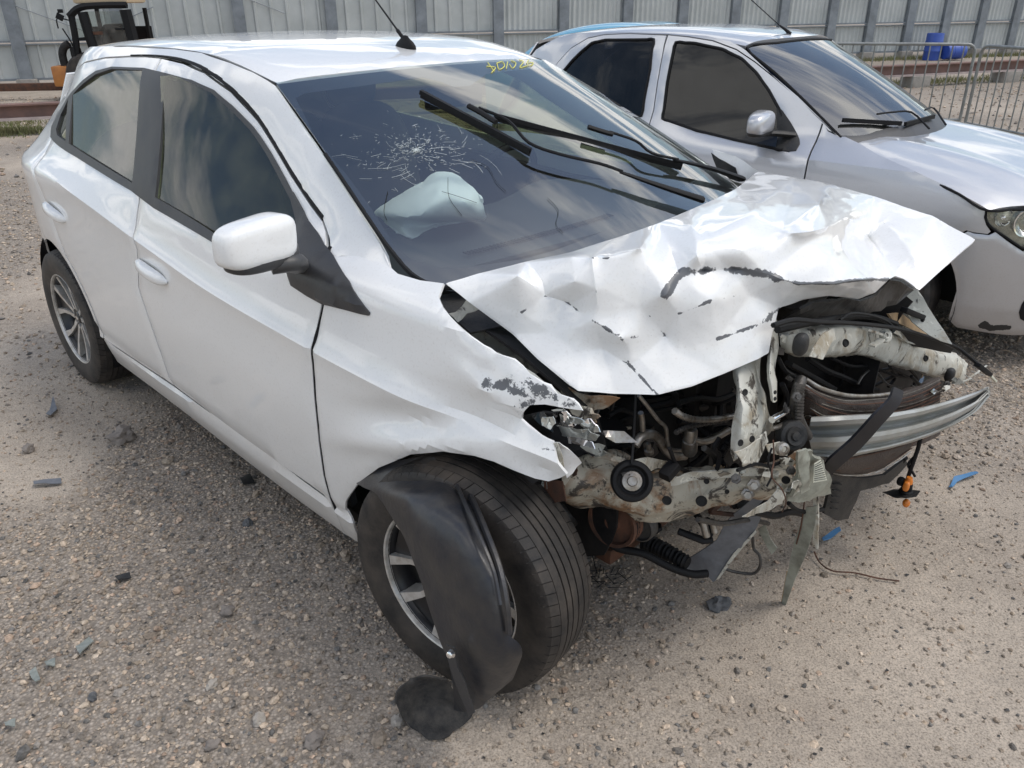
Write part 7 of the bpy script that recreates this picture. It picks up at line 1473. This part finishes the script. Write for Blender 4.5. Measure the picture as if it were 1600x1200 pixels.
PMS = [PM([(a, b, 'wz', .01) for a, b in l]) for l in (
 [(53,754),(96,750),(97,756),(54,760)], [(78,642),(84,622),(90,640),(80,652),(72,648)], [(1482,762),(1490,748),(1525,738),(1528,742),(1495,754),(1488,764)], [(1284,842),(1300,832),(1312,824),(1314,832),(1298,842),(1286,848)],
 [(46,1050),(58,1046),(64,1062),(56,1068),(50,1060)], [(70,1036),(88,1032),(86,1042),(74,1044)], [(8,1130),(26,1128),(24,1138),(10,1138)], [(118,1012),(140,998),(146,1002),(126,1026)], [(180,902),(204,898),(206,904),(186,910)], [(375,748),(392,744),(398,754),(380,760)])]
shard('plastic_strip', 'debris', None, 'greyscrape', 'narrow dark grey plastic strip lying on the dirt at the left')
shard('plastic_scrap', 'debris', None, 'greyscrape', 'pointed grey plastic scrap standing up from the dirt behind the strip')
shard('blue_scrap', 'debris', None, 'blueplastic', 'bent light blue plastic scrap on the gravel right of the dangling bulb')
shard('blue_scrap', 'debris', None, 'blueplastic', 'small blue plastic scrap below the black bracket')
shard('glass_piece', 'debris', None, 'glassbit', 'largest pale glass piece on the dirt at the bottom left')
shard('glass_piece', 'debris', None, 'glassbit', 'thin pale glass sliver just behind the largest glass piece')
shard('glass_piece', 'debris', None, 'glassbit', 'pale glass piece against the left edge near the bottom')
shard('plastic_splinter', 'debris', None, 'glassbit', 'narrow greenish splinter on the gravel at the lower left')
shard('plastic_scrap', 'debris', None, 'plastic', 'small black plastic scrap in the gravel left of the sill')
shard('plastic_scrap', 'debris', None, 'plastic', 'black plastic scrap in the dark gravel close to the sill')
o = tube('loose_wire', [(0.943,2.024,0.02),(0.949,1.98,0.01),(0.976,1.945,0.008),(1.037,1.935,0.008),(1.095,1.91,0.008),(1.156,1.895,0.008)], .0026, 'rust', None, seg=5, n=5); tag(o, 'thin brown wire trailing over the dirt from under the bumper beam', 'wire')
bm = bmesh.new(); rr_ = np.random.RandomState(9); base_ = Vector([(0.273,1.901,0.01)][0])
for k in range(26):
    a = base_+Vector((rr_.randn()*.035, rr_.randn()*.02, .008)); b = a+Vector((rr_.randn()*.04, rr_.randn()*.03, rr_.rand()*.012)); tube('', [a, b], .0014, None, seg=4, n=1, bm=bm)
o = frombm('wire_tangle', bm, 'black', None); tag(o, 'tangle of thin black plastic threads on the dirt behind the tyre', 'debris', kind='stuff')
bm = bmesh.new()
for k in range(420):
    X = rr_.rand()*5.5-2.6; Y = 1.1+rr_.rand()**1.5*3.6; r_ = .0025+.005*rr_.rand(); z_ = float(gh(X, Y))+.004
    q = [Vector((X+r_*math.cos(t), Y+r_*.7*math.sin(t), z_+.002*rr_.rand())) for t in (0, 1.4+rr_.rand(), 3+rr_.rand(), 4.8)]
    vv = [bm.verts.new(p) for p in q]; bm.faces.new(vv)
o = frombm('plastic_crumbs', bm, 'plastic', None, None); tag(o, 'tiny black plastic crumbs scattered over the dirt after the crash', 'debris', kind='stuff')
